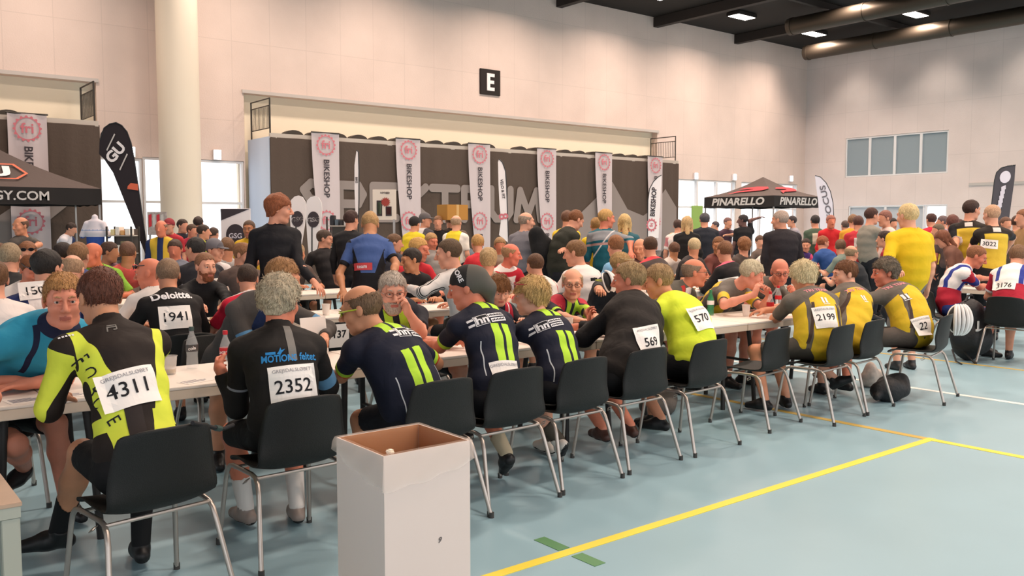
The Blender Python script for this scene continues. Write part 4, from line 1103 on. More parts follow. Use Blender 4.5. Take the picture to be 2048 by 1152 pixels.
flag('very thin white flag seen edge-on left of the phone poster', [(713, 300), (717, 304), (718, 340), (718, 400), (717, 438), (711, 430), (709, 380), (709, 330)], 19, m_white, lambda M, f: (setattr(M, 'm', 1), txt(M, f, 'BIKE', 6, 713, 360, 88)), [(713, 300), (717, 304), (718, 340), (718, 400), (717, 438)], mats=[m_bk])
m_lav = mat('d9d2dc', .8, name='flag_lavender'); m_pgrey = mat('6a656c', .7, name='flag_grey')
flag('pale feather flag with grey letters at the right side of the far tent', [(1630, 351), (1641, 354), (1652, 365), (1661, 383), (1666, 405), (1668, 440), (1667, 492), (1641, 492), (1639, 440), (1636, 400), (1632, 370)], 29, m_lav, lambda M, f: (setattr(M, 'm', 1), txt(M, f, 'FOCUS', 16, 1653, 404, -104, .02, 1.35)), [(1630, 351), (1641, 354), (1652, 365), (1661, 383), (1666, 405), (1668, 440), (1667, 492)], mats=[m_pgrey])
m_dk = mat('4b474d', .8, name='flag_dark_grey')
def dk_p(M, f):
    M.m = 1; M.poly([f(2010 + 11 * math.cos(t), 354 + 12 * math.sin(t) - 2 * math.cos(t)) for t in np.linspace(0, 6.283, 24, endpoint=False)])
    for k in range(6): y = 374 + k * 9; x = 2006 - k * 2; M.poly([f(x - 4, y), f(x + 5, y - 4), f(x + 5, y), f(x - 4, y + 5)]); M.poly([f(x + 5, y - 1), f(x + 5, y + 4), f(x - 4, y + 9), f(x - 4, y + 4)])
flag('dark grey flag with a white disc and white script at the far right', [(1989, 360), (1993, 345), (2002, 336), (2015, 332), (2031, 330), (2029, 360), (2022, 410), (2014, 470), (1975, 470), (1983, 410)], 22, m_dk, dk_p, [(2031, 330), (2015, 332), (2002, 336), (1993, 345), (1989, 360), (1983, 410), (1975, 470)], mats=[m_lav])
# the pair of rounded drop banners
m_pane = mat('e4dede', .7, name='drop_banner_white')
for i, (cx, cy, D) in enumerate(((595, 392, 15.0), (627, 393, 16.1))):
    s = 1.0
    poly = [(cx - 15, cy + 45), (cx - 17, cy + 25), (cx - 13, cy + 8), (cx - 6, cy + 1), (cx + 2, cy - 1), (cx + 10, cy + 2), (cx + 16, cy + 12), (cx + 17, cy + 28), (cx + 14, cy + 60), (cx + 2, cy + 135), (cx - 8, cy + 135), (cx - 12, cy + 90)]
    flag(['left of the two rounded white drop banners with a dark disc', 'right of the two rounded white drop banners with a dark disc'][i], poly, D, m_pane,
         lambda M, f, cx=cx, cy=cy: (setattr(M, 'm', 1), M.poly([f(cx + 12 * math.cos(t), cy + 46 + 16 * math.sin(t)) for t in np.linspace(0, 6.283, 24, endpoint=False)]), setattr(M, 'm', 2), txt(M, f, 'GSG', 13, cx, cy + 47, -4, .03, 1.0)),
         [(cx - 3, cy + 60), (cx - 3, cy + 135)], mats=[m_bk, m_white], th=.03)
def board(name, label, cat, corners, D, m, prints, mats, foot=True, th=.03):
    """a flat upright display with real thickness and two feet"""
    (x0, y0, x1, y1) = corners; A = PD(x0, y0, D); B = PD(x1, y0, D); w = np.linalg.norm((B - A)[:2]); h = (A[2] - PD(x0, y1, D)[2]); base = (A + B) / 2; zb = A[2] - h
    r = thing(name, label, cat, (base[0], base[1], 0), math.atan2(B[1] - A[1], B[0] - A[0]))
    M = MB(); M.box(-w / 2, w / 2, 0, th, zb, zb + h, .004); k = h / (y1 - y0)
    prints(M, lambda x, y: ((x - (x0 + x1) / 2) * w / (x1 - x0), -.006, zb + (y1 - y) * k)); M.build('panel', [m] + mats, r)
    if foot:
        for s in (-1, 1): M = MB(); M.box(s * w * .4 - .02, s * w * .4 + .02, .0, .04, .02, zb + .01); M.box(s * w * .4 - .02, s * w * .4 + .02, -.2, .25, 0, .02); M.build('stand_leg', m_steel, r)
    return r
m_poster = mat('ddd2c6', .6, name='poster_white'); m_screen = mat('5d6e52', .3, name='poster_phone_screen'); m_badge = mat('9a3d36', .7, name='poster_badge')
def ph_p(M, f):
    M.m = 3; M.poly([f(753, 401), f(764, 401), f(764, 432), f(753, 432)]); M.poly([f(771, 413), f(783, 413), f(783, 432), f(771, 432)])
    M.m = 1; M.poly([f(754.5, 404), f(762.5, 404), f(762.5, 428), f(754.5, 428)]); M.m = 2; M.poly([f(772.5, 415), f(781.5, 415), f(781.5, 429), f(772.5, 429)])
    M.m = 2; M.poly([(f(771 + a, 404 + b_)[0], -.01, f(771 + a, 404 + b_)[2]) for a, b_ in gear2d(9.5, 14, .22)]); M.m = 3; txt(M, f, 'NYHED', 5.5, 770, 386, 0)
board('poster_stand', 'white poster with two phones and a red badge before the dark cloth', 'poster', (745, 379, 792, 440), 17, m_poster, ph_p, [m_screen, m_badge, m_bk])
def rb_p(M, f):
    M.m = 1; M.poly([f(441, 418), f(499, 418), f(444, 440), f(442, 441)]); M.poly([f(470 + 19 * math.cos(t), 470 + 22 * math.sin(t)) for t in np.linspace(0, 6.283, 26, endpoint=False)])
    M.m = 2; M.poly([(f(470 + 17 * math.cos(t), 470 + 20 * math.sin(t))[0], -.009, f(0, 470 + 20 * math.sin(t))[2]) for t in np.linspace(0, 6.283, 26, endpoint=False)][:0] or [f(441, 441), f(441, 441.5), f(499, 418.5), f(499, 418)])
    txt(M, lambda x, y: (f(x, y)[0], -.012, f(x, y)[2]), 'GSG', 14, 470, 472, 0, .02)
board('roll_up_banner', 'white roll-up banner with dark disc behind the man in yellow', 'banner', (441, 417, 500, 520), 17, m_white, rb_p, [m_bk, m_lav])
board('price_board', 'small grey picture board left of the round column', 'board', (294, 424, 333, 470), 20.4, mat('a99c98', .7, noise=.3, nscale=14, name='picture_board'), lambda M, f: [(setattr(M, 'm', 1 + k % 2), M.poly([f(297 + k * 8, 430), f(303 + k * 8, 428), f(303 + k * 8, 452), f(297 + k * 8, 455)])) for k in range(4)], [m_tred, m_silver])
# shop shelves
def shelf(label, px0, px1, py0, D, zt, rows, cols, palette, seedv, depth=.4):
    A = PD(px0, py0, D); B = PD(px1, py0, D); w = np.linalg.norm((B - A)[:2]); rr = random.Random(seedv)
    r = thing('shop_rack', label, 'rack', (A[0], A[1], 0), math.atan2(B[1] - A[1], B[0] - A[0]))
    M = MB(); 
    for x in (0, w): M.box(x - .015, x + .015, 0, .03, 0, zt); M.box(x - .015, x + .015, depth - .03, depth, 0, zt)
    M.build('frame', m_rail, r); MB().box(.02, w - .02, depth - .012, depth - .004, .1, zt - .05).build('back_panel', mat('6b625c', .7, name='rack_back'), r)
    for k in range(rows):
        z = .25 + k * (zt - .45) / max(rows - 1, 1); MB().box(.015, w - .015, .005, depth - .02, z, z + .02).build('shelf', m_deck, r)
        n = cols
        for j in range(n):
            bw = (w - .1) / n; h = rr.uniform(.10, min(.26, (zt - .45) / max(rows - 1, 1) - .06)); x = .05 + j * bw
            o = MB().box(x + .01, x + bw - .012, .04, depth - .1, z + .021, z + .021 + h, .008).build('packet', mat(rr.choice(palette), .6, name='packet_print'), None, loc=r.location, rotz=r.rotation_euler[2])
            tag(o, ('goods packet standing on ' + label)[:200].replace('shop rack of ', 'the rack of '), 'packet', 'packets on the ' + label)
shelf('wire shop rack of dark goods behind the blue jersey man', 654, 700, 470, 18, 1.75, 4, 4, ['2b2b30', '4a5a4c', 'c6c2c0', '7a2c34', '55606a'], 3)
shelf('shop rack of small bright boxes under the left tent flag', 213, 262, 470, 18, 1.55, 4, 4, ['d8a66c', 'e8e2da', 'c23a3a', '8a7a5c', 'e0d2a0'], 5)
# torso form with a white and blue jersey
p = PD(190, 445, 18.2)
r = thing('torso_form', 'headless torso form in a white and blue cycling jersey under the left tent', 'mannequin', (p[0], p[1], 0))
F = Field(np.array([-.45, -.3, .95]), np.array([.45, .3, 1.85]), .014)
F.add(Tor((0, 0, 1.12), (0, 0, 1.42), np.array([.78, -.62, 0]), .17, .12, .19, .12), .05); F.add(Tor((0, 0, 1.42), (0, 0, 1.64), np.array([.78, -.62, 0]), .19, .12, .14, .09), .05); F.add(Cap((0, 0, 1.6), (0, 0, 1.74), .06, .06), .03)
for s in (-1, 1): F.add(Cap(np.array([.78, -.62, 0]) * s * .16 + [0, 0, 1.60], np.array([.78, -.62, 0]) * s * .27 + [0, 0, 1.36], .07, .06), .04)
V, Q = F.nets(); zc = V[Q].mean(1)[:, 2]
o = link('jersey', mesh_np('jersey', V, [Q], [mat('d9d2da', .8, name='form_white'), mat('2f4f9c', .8, name='form_blue'), mat('8fa0c4', .8, name='form_pale')], np.where(zc < 1.16, 2, np.where(zc < 1.33, 1, np.where(abs(zc - 1.47) < .012, 2, 0)))), r)
M = MB(); M.tube([(0, 0, 1.1), (0, 0, .03)], .02, 8); M.lathe([(.0, .03), (.2, .03), (.2, 0), (0, 0)], 20); M.build('stand_pole', m_steel, r)
# ================================================================== chairs and tables
m_shell = mat('131413', .55, bump=.15, bscale=220, name='black_plastic', spec=.35); m_tube = mat('b4aaa2', .32, .75, name='grey_steel_tube'); m_capf = mat('3c3a38', .6, name='foot_cap')
def make_chair():
    r = thing('stacking_chair', 'x', 'chair')
    prof = [(.225, .415, .185), (.205, .442, .195), (.10, .445, .205), (-.04, .437, .215), (-.14, .438, .220), (-.195, .455, .225), (-.222, .505, .228), (-.232, .57, .222), (-.242, .64, .212), (-.254, .71, .200), (-.266, .765, .188), (-.270, .785, .168)]
    M = MB(); nx = 10
    def P(i, j):
        y, z, w = prof[i]; x = (j / nx * 2 - 1); back = max(0, min(1, (z - .45) / .12)); seat = 1 - back
        cy = .050 * back * abs(x) ** 2.4; cz = .022 * seat * abs(x) ** 3 * (1 if y < .15 else .2) - .006 * seat * (1 - x * x)
        zz = z - (.022 * abs(x) ** 4 if i == len(prof) - 1 else 0)
        return (x * w, y + cy, zz + cz)
    n = len(prof)
    vs = [P(i, j) for i in range(n) for j in range(nx + 1)]
    M._add(vs, [(i * (nx + 1) + j, i * (nx + 1) + j + 1, (i + 1) * (nx + 1) + j + 1, (i + 1) * (nx + 1) + j) for i in range(n - 1) for j in range(nx)])
    o = M.build('seat_shell', m_shell, r, True, sharp=180)
    sd_ = o.modifiers.new('s', 'SUBSURF'); sd_.levels = 1; sd_.render_levels = 1
    so = o.modifiers.new('t', 'SOLIDIFY'); so.thickness = .008; so.offset = 0
    for s in (-1, 1):
        M = MB(); M.tube([(s * .245, .235, .012), (s * .222, .188, .34), (s * .219, .175, .385), (s * .217, .148, .412), (s * .216, .115, .420), (s * .216, .0, .422)], .0115, 10); lgs = [M.build('leg', m_tube, r, True)]
        M = MB(); M.tube([(s * .216, .0, .422), (s * .216, -.10, .422), (s * .217, -.145, .414), (s * .220, -.172, .388), (s * .224, -.190, .34), (s * .262, -.285, .012)], .0115, 10); lgs.append(M.build('leg', m_tube, r, True))
        for (y, x), lg in zip(((.237, .246), (-.287, .263)), lgs): M = MB(); M.tube([(s * x, y, 0), (s * x, y, .03)], .0145, 10); M.build('foot_cap', m_capf, lg, True)
    for y in (.10, -.15): M = MB(); M.tube([(-.217, y, .412), (.217, y, .412)], .009, 8); M.build('crossbar', m_tube, r, True)
    M = MB(); M.tube([(-.228, -.10, .405), (-.250, -.115, .395), (-.255, -.09, .382), (-.235, -.075, .39)], .003, 6, closed=True); M.build('linking_hook', m_tube, r, True)
    return r
chair0 = make_chair(); chair_used = [False]
def chair(x, y, rz, label, group=None):
    if not chair_used[0]:
        chair_used[0] = True; c = chair0; c.location = (x, y, 0); c.rotation_euler = (0, 0, math.radians(rz)); c['label'] = label
    else: c = dup(chair0, label, (x, y, 0), math.radians(rz))
    c['group'] = group or 'black stacking chairs at the long tables'; return c
CH = [(1.03, 3.77, 8, 'black stacking chair under the rider with number 4311'), (1.76, 4.00, 2, 'black stacking chair under the rider with number 2352'),
      (2.53, 3.98, 2, 'black stacking chair directly behind the white rubbish box'), (3.06, 4.02, 2, 'black stacking chair under the rider in a black bandana'),
      (3.62, 4.06, 3, 'black stacking chair under the blond woman in navy and lime'), (4.23, 4.11, 3, 'black stacking chair under the rider with number 569'),
      (4.88, 4.12, 3, 'black stacking chair under the rider with number 570'), (5.84, 4.24, 8, 'empty black stacking chair at the front table'),
      (6.45, 4.05, 5, 'black stacking chair under the rider with number 2199'), (7.02, 4.10, 6, 'black stacking chair under the brown-haired young man in yellow and grey'),
      (7.88, 3.92, 13, 'rightmost black chair of the front row, seen almost from the side')]
for x, y, a, l in CH: chair(x, y, a, l)
m_top = mat('eee4da', .42, noise=.02, nscale=3, name='white_laminate', spec=.5); m_edge = mat('d9c8b5', .5, name='table_edge'); m_leg = mat('6e6b69', .4, .5, name='table_leg_steel'); m_dkleg = mat('262322', .5, name='black_table_leg')
def make_table(L=1.8, D=.70):
    r = thing('folding_table', 'x', 'table')
    MB().box(-L / 2 + .002, L / 2 - .002, -D / 2, D / 2, .724, .74, .003).build('tabletop', m_top, r)
    MB().box(-L / 2 + .003, L / 2 - .003, -D / 2 + .002, D / 2 - .002, .672, .7238, .003).build('edge_band', m_edge, r)
    for s in (-1, 1):
        for t in (-1, 1):
            M = MB(); M.tube([(s * (L / 2 - .18), t * .22, .67), (s * (L / 2 - .2), t * .25, .40), (s * (L / 2 - .22), t * .27, .0)], [.02, .018, .02], 10); M.build('leg', m_dkleg, r, True)
        M = MB(); M.tube([(s * (L / 2 - .2), -.245, .38), (s * (L / 2 - .2), .245, .38)], .012, 8); M.build('crossbar', m_dkleg, r, True)
    return r
table0 = make_table(); used_t = [False]
def table(x, y, label, rz=0):
    if not used_t[0]: used_t[0] = True; t = table0; t.location = (x, y, 0); t['label'] = label
    else: t = dup(table0, label, (x, y, 0), rz)
    t['group'] = 'long white tables'; return t
T1Y, T2Y, T3Y, T4Y = 4.95, 7.58, 10.2, 12.8
names1 = ['white table at the left edge, under the blue shirted man and rider 4311', 'white table with the bottles and the plastic cup, before rider 2352', 'white table in front of the three navy and lime backs', 'white table before riders 569 and 570', 'white table at the right end of the front row, before the yellow and grey riders']
for i, x in enumerate((-.05, 1.75, 3.55, 5.35, 7.15)): table(x, T1Y, names1[i])
names2 = ['second row white table beside the rider with number 1941', 'second row white table behind the bearded grey man with glasses', 'second row white table behind the navy and lime riders', 'second row white table behind the bald man in glasses', 'second row white table behind the clasped hands', 'second row white table at the right']
for i, x in enumerate((1.5, 3.3, 5.1, 6.9, 8.7, 10.5)): table(x, T2Y, names2[i])
for i, x in enumerate((2.2, 4.0, 5.8, 7.6, 9.4, 11.2, 13.0)): table(x, T3Y, 'third row white table, ' + ['at the far left', 'behind the man in red', 'behind the man leaning in blue', 'behind the man in the striped sweater', 'behind the rider in light blue', 'behind the head with the pink collar', 'behind the yellow shirted standing man'][i])
for i, x in enumerate((5.0, 6.8, 8.6, 10.4, 12.2, 14.0)): table(x, T4Y, 'fourth row white table, ' + ['leftmost, before the left tent', 'second from left', 'third from left', 'fourth from left', 'fifth from left', 'rightmost'][i] + ', mostly hidden by the crowd')
# ------------------------------------------------------------------ the rubbish box
m_card = mat('dfcec5', .75, name='white_cardboard'); m_kraft = mat('b4743f', .85, noise=.05, name='brown_cardboard'); m_bag = clear('f6e6da', .30, 'thin_plastic_bag', .3); m_prn = mat('6c6462', .8, name='small_print')
B0, B1 = np.array([1.605, 2.775]), np.array([1.995, 3.15])
r = thing('rubbish_box', 'tall white cardboard rubbish box with a plastic bag folded over its rim', 'box', ((B0[0] + B1[0]) / 2, (B0[1] + B1[1]) / 2, 0))
hw, hd_, hz = .195, .187, .73
M = MB(); 
for a in ((-hw, hw, -hd_, -hd_ + .006), (-hw, hw, hd_ - .006, hd_), (-hw, -hw + .006, -hd_ + .006, hd_ - .006), (hw - .006, hw, -hd_ + .006, hd_ - .006)): M.box(*a, .0, hz)
M.box(-hw + .006, hw - .006, -hd_ + .006, hd_ - .006, .0, .01); M.m = 1
for s in (-1, 1):
    M.poly([(s * (hw - .0065), -hd_ + .007, .02), (s * (hw - .0065), hd_ - .007, .02), (s * (hw - .0065), hd_ - .007, hz), (s * (hw - .0065), -hd_ + .007, hz)])
    M.poly([(-hw + .007, s * (hd_ - .0065), .02), (hw - .007, s * (hd_ - .0065), .02), (hw - .007, s * (hd_ - .0065), hz), (-hw + .007, s * (hd_ - .0065), hz)])
M.m = 2; M.text('9', .03, lambda u, v: (.05 + u + v * .3, -hd_ - .0015, .36 + v), .04)
M.build('carton', [m_card, m_kraft, m_prn], r)
def bagf(u, v):
    per = 4 * u % 4; k = int(per); t = per - k; c = [(-1, -1), (1, -1), (1, 1), (-1, 1)]; a, b_ = np.array(c[k % 4]), np.array(c[(k + 1) % 4]); p = a + (b_ - a) * t
    s = v * 1.0; w = .5 + .5 * math.sin(u * 40) * math.sin(u * 23 + 1)
    low = {0: .135 - .055 * t, 1: .08 - .02 * t, 2: .06 - .02 * t, 3: .045 + .09 * t}[k % 4] + .006 * math.sin(11 * u * 6.28) + .012 * math.sin(math.pi * t)
    if v < .42: q = (.42 - v) / .42; off = -.012 - .02 * q * w; z = hz + .004 - q * .30
    elif v < .5: q = (v - .42) / .08; off = -.012 + .017 * q; z = hz + .004 + .004 * math.sin(math.pi * q)
    else: q = (v - .5) / .5; off = .005 + .009 * q * w + .006 * q; z = hz + .004 - q * low
    off += .002 * math.sin(u * 61 + v * 9)
    return (p[0] * (hw + off), p[1] * (hd_ + off), z)
M = MB(); M.grid(lambda u, v: bagf(u, v * .5 + .5), 120, 18); bg = M.build('plastic_bag', m_bag, r, True, sharp=180)
M = MB(); M.grid(lambda u, v: bagf(u, v * .5), 120, 18); M.build('bag_lining', clear('f0d8c4', .12, 'thin_bag_lining', .25), bg, True, sharp=180)
o = MB().box(-.018, .018, -.012, .012, 0, .02, .006).build('paper_scrap', mat('f2e6d2', .9, name='paper_white'), None, loc=(1.66, 2.83, hz - .012)); o.rotation_euler = (.3, .2, .5); tag(o, 'small white scrap stuck at the front corner of the rubbish box', 'paper')
# ------------------------------------------------------------------ low table at the lower left corner
m_wood = mat('b59a84', .4, noise=.06, nscale=9, name='pale_wood'); m_pale = mat('a8aa9e', .5, name='pale_green_steel')
r = thing('side_table', 'corner of a low wood-topped table with pale steel legs at the bottom left edge', 'table', (.07, 3.96, 0))
MB().box(-.6, .467, -.493, .45, .585, .60, .002).build('tabletop', m_wood, r); MB().box(-.6, .462, -.49, .445, .545, .5845).build('apron', m_pale, r)
for x, y in ((.43, -.455), (.43, .41), (-.56, -.455), (-.56, .41)): MB().box(x - .03, x + .03, y - .03, y + .03, 0, .545, .003).build('leg', m_pale, r)
# ------------------------------------------------------------------ things on the tables
TZ = .7405
m_pet = clear('eef2f4', .22, 'clear_plastic', .08); m_cola = mat('2a100c', .2, name='cola'); m_red = mat('c21f2b', .4, name='red_plastic'); m_lbl = mat('c02028', .5, name='red_label'); m_lw = mat('efe7e2', .6, name='label_white'); m_capd = mat('3a4a46', .4, name='dark_cap'); m_gpet = clear('3f9a66', .62, 'green_plastic', .1)
prof_b = [(.0, .0), (.028, .0), (.032, .012), (.031, .05), (.029, .075), (.032, .10), (.0325, .135), (.030, .15), (.022, .175), (.014, .195), (.012, .205), (.012, .215)]
def bottle(x, y, label, body, capm, label_m=None, word=None, fill=None, z=TZ, s=1.0, facing=None):
    r = thing('drink_bottle', label, 'bottle', (x, y, z))
    MB().lathe([(a * s, b_ * s) for a, b_ in prof_b], 20).build('body', body, r, True, sharp=60)
    MB().lathe([(.0142 * s, .212 * s), (.0142 * s, .232 * s), (.013 * s, .235 * s), (0, .235 * s)], 16).build('cap', capm, r, True)
    if fill: MB().lathe([(0, .003), (.027 * s, .004), (.029 * s, .02), (.027 * s, .075 * s), (0, .0751 * s)], 16).build('drink', fill, r, True)
    if label_m:
        M = MB(); M.lathe([(.0334 * s, .098 * s), (.0338 * s, .115 * s), (.0334 * s, .137 * s)], 24)
        if word:
            M.m = 1; a0 = math.atan2(c_pos[1] - y, c_pos[0] - x)
            v2, f2 = text2d(word, .026 * s, .02)
            M._add([(.0346 * s * math.cos(a0 + u / (.034 * s)), .0346 * s * math.sin(a0 + u / (.034 * s)), .117 * s + v + u * .15) for u, v in v2], f2)
        M.build('label', [label_m, m_lw], r, True)
    return r
def on1(px, py, z=TZ): p = PZ(px, py, z); return p[0], p[1]
x, y = on1(385, 737); bottle(x, y, 'clear plastic bottle with dark cap beside the plastic cup', m_pet, m_capd, clear('3a3434', .75, 'dark_label', .3), 'cola', z=TZ, s=1.05)
x, y = on1(452, 742); bottle(x, y, 'bottle with red cap and red label by the left hand of rider 2352', m_pet, m_red, m_lbl, 'Coca-Cola', s=1.0)
x, y = on1(1421, 622); y = T1Y + .28; x = PY(1421, 622, y)[0]; bottle(x, y, 'green plastic bottle beside the neon yellow back', m_gpet, mat('2f7a4e', .4, name='green_cap'), m_lw)
x, y = on1(1556, 618); bottle(x, y, 'bottle with red cap in front of the bald man with glasses', m_pet, m_red, m_lbl)
x, y = on1(1540, 634); bottle(x, y, 'second red-capped bottle, nearer, left of rider 2199', m_pet, m_red, m_lbl)
def cup(x, y, label, h=.105, r0=.028, r1=.038, m=None, drink=None, z=TZ):
    r = thing('plastic_cup', label, 'cup', (x, y, z))
    MB().lathe([(0, .0), (r0, .0), (r0 + .001, .004), (r1, h), (r1 + .0025, h), (r1 + .0025, h - .004), (r1 - .001, h - .005), (r0 - .001, .006), (0, .006)], 24).build('wall', m or clear('e8e4e0', .34, 'cloudy_plastic', .25), r, True, sharp=50)
    MB().lathe([(r0 + .0012, .03), (r0 + .0025, .034), (r0 + .0025, .038), (r0 + .0018, .042)], 24).build('rib', m or m_lw, r, True)
    if drink: MB().lathe([(0, .008), (r0 - .0015, .008), (r0 + .001, .03), (0, .031)], 20).build('drink', drink, r)
    return r
x, y = on1(341, 748); cup(x, y, 'cloudy plastic cup with a little beer left of the clear bottle', drink=mat('d9b25a', .2, name='beer'))
x, y = on1(1492, 632); cup(x, y, 'white paper cup in front of the man with clasped hands', m=mat('ece2da', .6, name='paper_cup'))
x, y = on1(1137, 652); y = T1Y + .2; x = PY(1137, 652, y)[0]; cup(x, y, 'clear plastic cup between the woman and rider 569', drink=mat('c9a46a', .2, name='ale'))
x, y = on1(905, 668); y = T1Y + .1; x = PY(905, 668, y)[0]; cup(x, y, 'white cup by the left arm of the bandana rider', m=mat('ece2da', .6, name='paper_cup'), h=.09)
m_ink = mat('4d5068', .8, name='leaflet_print'); m_sheet = mat('eee6df', .8, name='leaflet_paper')
def sheet(x, y, w, d, rz, label, z=TZ, lines=4):
    M = MB(); M.box(-w / 2, w / 2, -d / 2, d / 2, 0, .0012); M.m = 1
    for k in range(lines): M.box(-w * .42, w * (.1 + .32 * ((k * 37) % 10) / 10), d * (.36 - .72 * k / lines) - .004, d * (.36 - .72 * k / lines) + .005, .0012, .0016)
    o = M.build('leaflet', [m_sheet, m_ink], None, loc=(x, y, z), rotz=math.radians(rz)); return tag(o, label, 'leaflet')
x, y = on1(395, 762); sheet(x, y, .19, .10, 20, 'printed leaflet lying on the table right of the plastic cup', lines=3)
x, y = on1(60, 800); sheet(x, y, .2, .13, 8, 'leaflet with printed lines by the elbow of rider 4311', lines=5)
x, y = on1(150, 790); sheet(x, y, .14, .1, -20, 'small leaflet at the left forearm of rider 4311', lines=3)
def plate(x, y, label, z=TZ, food=True):
    r = thing('paper_plate', label, 'plate', (x, y, z))
    MB().lathe([(0, .004), (.075, .004), (.105, .018), (.108, .018), (.078, .0), (0, 0)], 24).build('dish', mat('e9ddd0', .7, name='plate_white'), r, True, sharp=50)
    if food:
        rr = random.Random(int(x * 100)); 
        for k in range(5): M = MB(); a = rr.uniform(0, 6.28); q = rr.uniform(0, .05); M.lathe([(0, .006), (.022, .008), (.025, .018), (.012, .03), (0, .031)], 10, (q * math.cos(a), q * math.sin(a), 0)); M.build('food', mat(rr.choice(['b98a52', 'd8c08a', '8c5a3a', 'c7a27a']), .7, name='food_brown'), r, True)
    return r
for px, py, lab in ((432, 640, 'plate of food in front of the bearded man in black'), (470, 636, 'plate right of the bearded man in black, by the red shirt'), (500, 640, 'plate partly behind the grey sleeve with a blue band'), (412, 655, 'plate at the near table edge beside number 1941')):
    x, y = on1(px, py); y = min(max(y, T2Y - .28), T2Y + .28); x = PY(px, py, y)[0]; plate(x, y, lab)
r = thing('phone', 'dark phone lying before the man with clasped hands', 'phone', (*on1(1508, 622), TZ), math.radians(30)); MB().box(-.075, .075, -.037, .037, 0, .009, .002).build('body', mat('17181b', .25, name='phone_black'), r); MB().box(-.068, .068, -.033, .033, .009, .0095).build('screen', mat('30343c', .08, name='phone_glass'), r)
# number sheet over an empty chair in the second row
p = PZ(672, 640, .80)
c = chair(p[0], 6.75, 4, 'black chair with a paper number 137 hung on its back')
r = thing('number_sheet', 'white paper with number 137 hung on a chair back behind the table', 'paper', (p[0], 6.47, .60))
M = MB(); M.box(-.09, .09, -.003, .0, -.02, .17); M.m = 1; M.text('137', .085, lambda u, v: (u, -.0045, .085 + v), .025); M.build('sheet', [M_PAPER, M_INK], r)
o = MB().box(-.10, .10, -.002, .002, 0, .24).build('white_card', m_sheet, None, loc=(*PY(632, 690, 5.25)[:2], TZ), rotz=math.radians(10)); o.rotation_euler[0] = math.radians(-8); tag(o, 'white card standing on the table right of the grey curly head', 'card')
# strap between the first two chairs
M = MB(); pts = [PY(385, 846, 3.50), PY(402, 849, 3.56), PY(425, 855, 3.64), PY(446, 858, 3.72), PY(466, 850, 3.80)]
M.tube(pts, .009, 8); M.m = 1; q = (pts[2] + pts[3]) / 2; M.tube([q - (pts[3] - pts[2]) * .25, q + (pts[3] - pts[2]) * .25], .013, 8)
o = M.build('bag_strap', [mat('18171a', .7, name='strap_black'), m_capd]); tag(o, 'black strap with a buckle strung between the two nearest chairs', 'strap')
# bags on the floor and on chairs
def blob(name, label, cat, loc, prims, m, h=.014, amp=.012, fr=22, parts=()):
    r = thing(name, label, cat, loc); F = Field(np.array([-.55, -.55, -.02]), np.array([.55, .55, .95]), h)
    for p_, k in prims: F.add(p_, k)
    F.warp(lambda X, Y, Z: amp * wob(X, Y, Z, fr, loc[0])); F.cut(lambda X, Y, Z: -Z + 0 * X + 0 * Y)
    V, Q = F.nets(); link('body', mesh_np('body', V, [Q], [m]), r)
    for nm, q, m2 in parts: q.build(nm, m2, r, True)
    return r
m_bagb = mat('17181b', .6, bump=.4, bscale=30, name='black_nylon'); m_refl = mat('c9c6c4', .4, name='reflective_grey')
x, y = PZ(1952, 722)[:2]
def backpack(x, y):
    M1 = MB(); M1.box(-.16, .16, -.145, -.135, .32, .34); M1.box(-.12, -.10, -.14, -.13, .15, .42)
    M2 = MB(); M2.tube([(-.08, .0, .60), (-.03, 0, .66), (.04, 0, .66), (.08, 0, .60)], .012, 8)
    M3 = MB(); M3.tube([(-.2, .05, .12), (-.27, -.02, .02), (-.33, -.1, .005)], .008, 6)
    M4 = MB(); M4.tube([(-.12, -.02, .1), (-.16, -.12, .02), (-.2, -.16, .005)], .008, 6)
    return blob('backpack', 'large black backpack standing on the floor at the right by the white helmet', 'backpack', (x, y, 0),
      [(Ell((0, 0, .30), (.20, .15, .30)), .04), (Ell((0, -.11, .22), (.15, .08, .15)), .05), (Ell((.02, 0, .52), (.16, .12, .10)), .04)], m_bagb, parts=[('reflector', M1, m_refl), ('handle', M2, m_bagb), ('strap', M3, m_bagb), ('strap', M4, m_bagb)])
backpack(x, y + .1).scale = (1.25, 1.25, 1.15)
x, y = PZ(1800, 800)[:2]; blob('shoulder_bag', 'black bag with grey emblem lying under the rightmost chair of the front row', 'bag', (x - .1, y + .05, 0), [(Ell((0, 0, .10), (.20, .13, .11)), .04), (Ell((.13, -.02, .13), (.10, .09, .11)), .04), (Cap((-.2, 0, .06), (.0, .05, .15), .05, .07), .04)], m_bagb)
x, y = PZ(1745, 772)[:2]; blob('cloth_bag', 'pale bag half hidden under the table at the right', 'bag', (x, y, 0), [(Ell((0, 0, .09), (.16, .11, .10)), .04), (Ell((-.06, 0, .15), (.07, .07, .09)), .03)], mat('c9b8ac', .8, noise=.25, nscale=18, name='pale_bag'), amp=.016)
x, y = PZ(1340, 850)[:2]; blob('shoulder_bag', 'dark bag on the floor under the chair of rider 570', 'bag', (x + .25, y + .35, 0), [(Ell((0, 0, .09), (.2, .12, .10)), .04)], mat('5c5550', .8, bump=.3, name='grey_bag'))
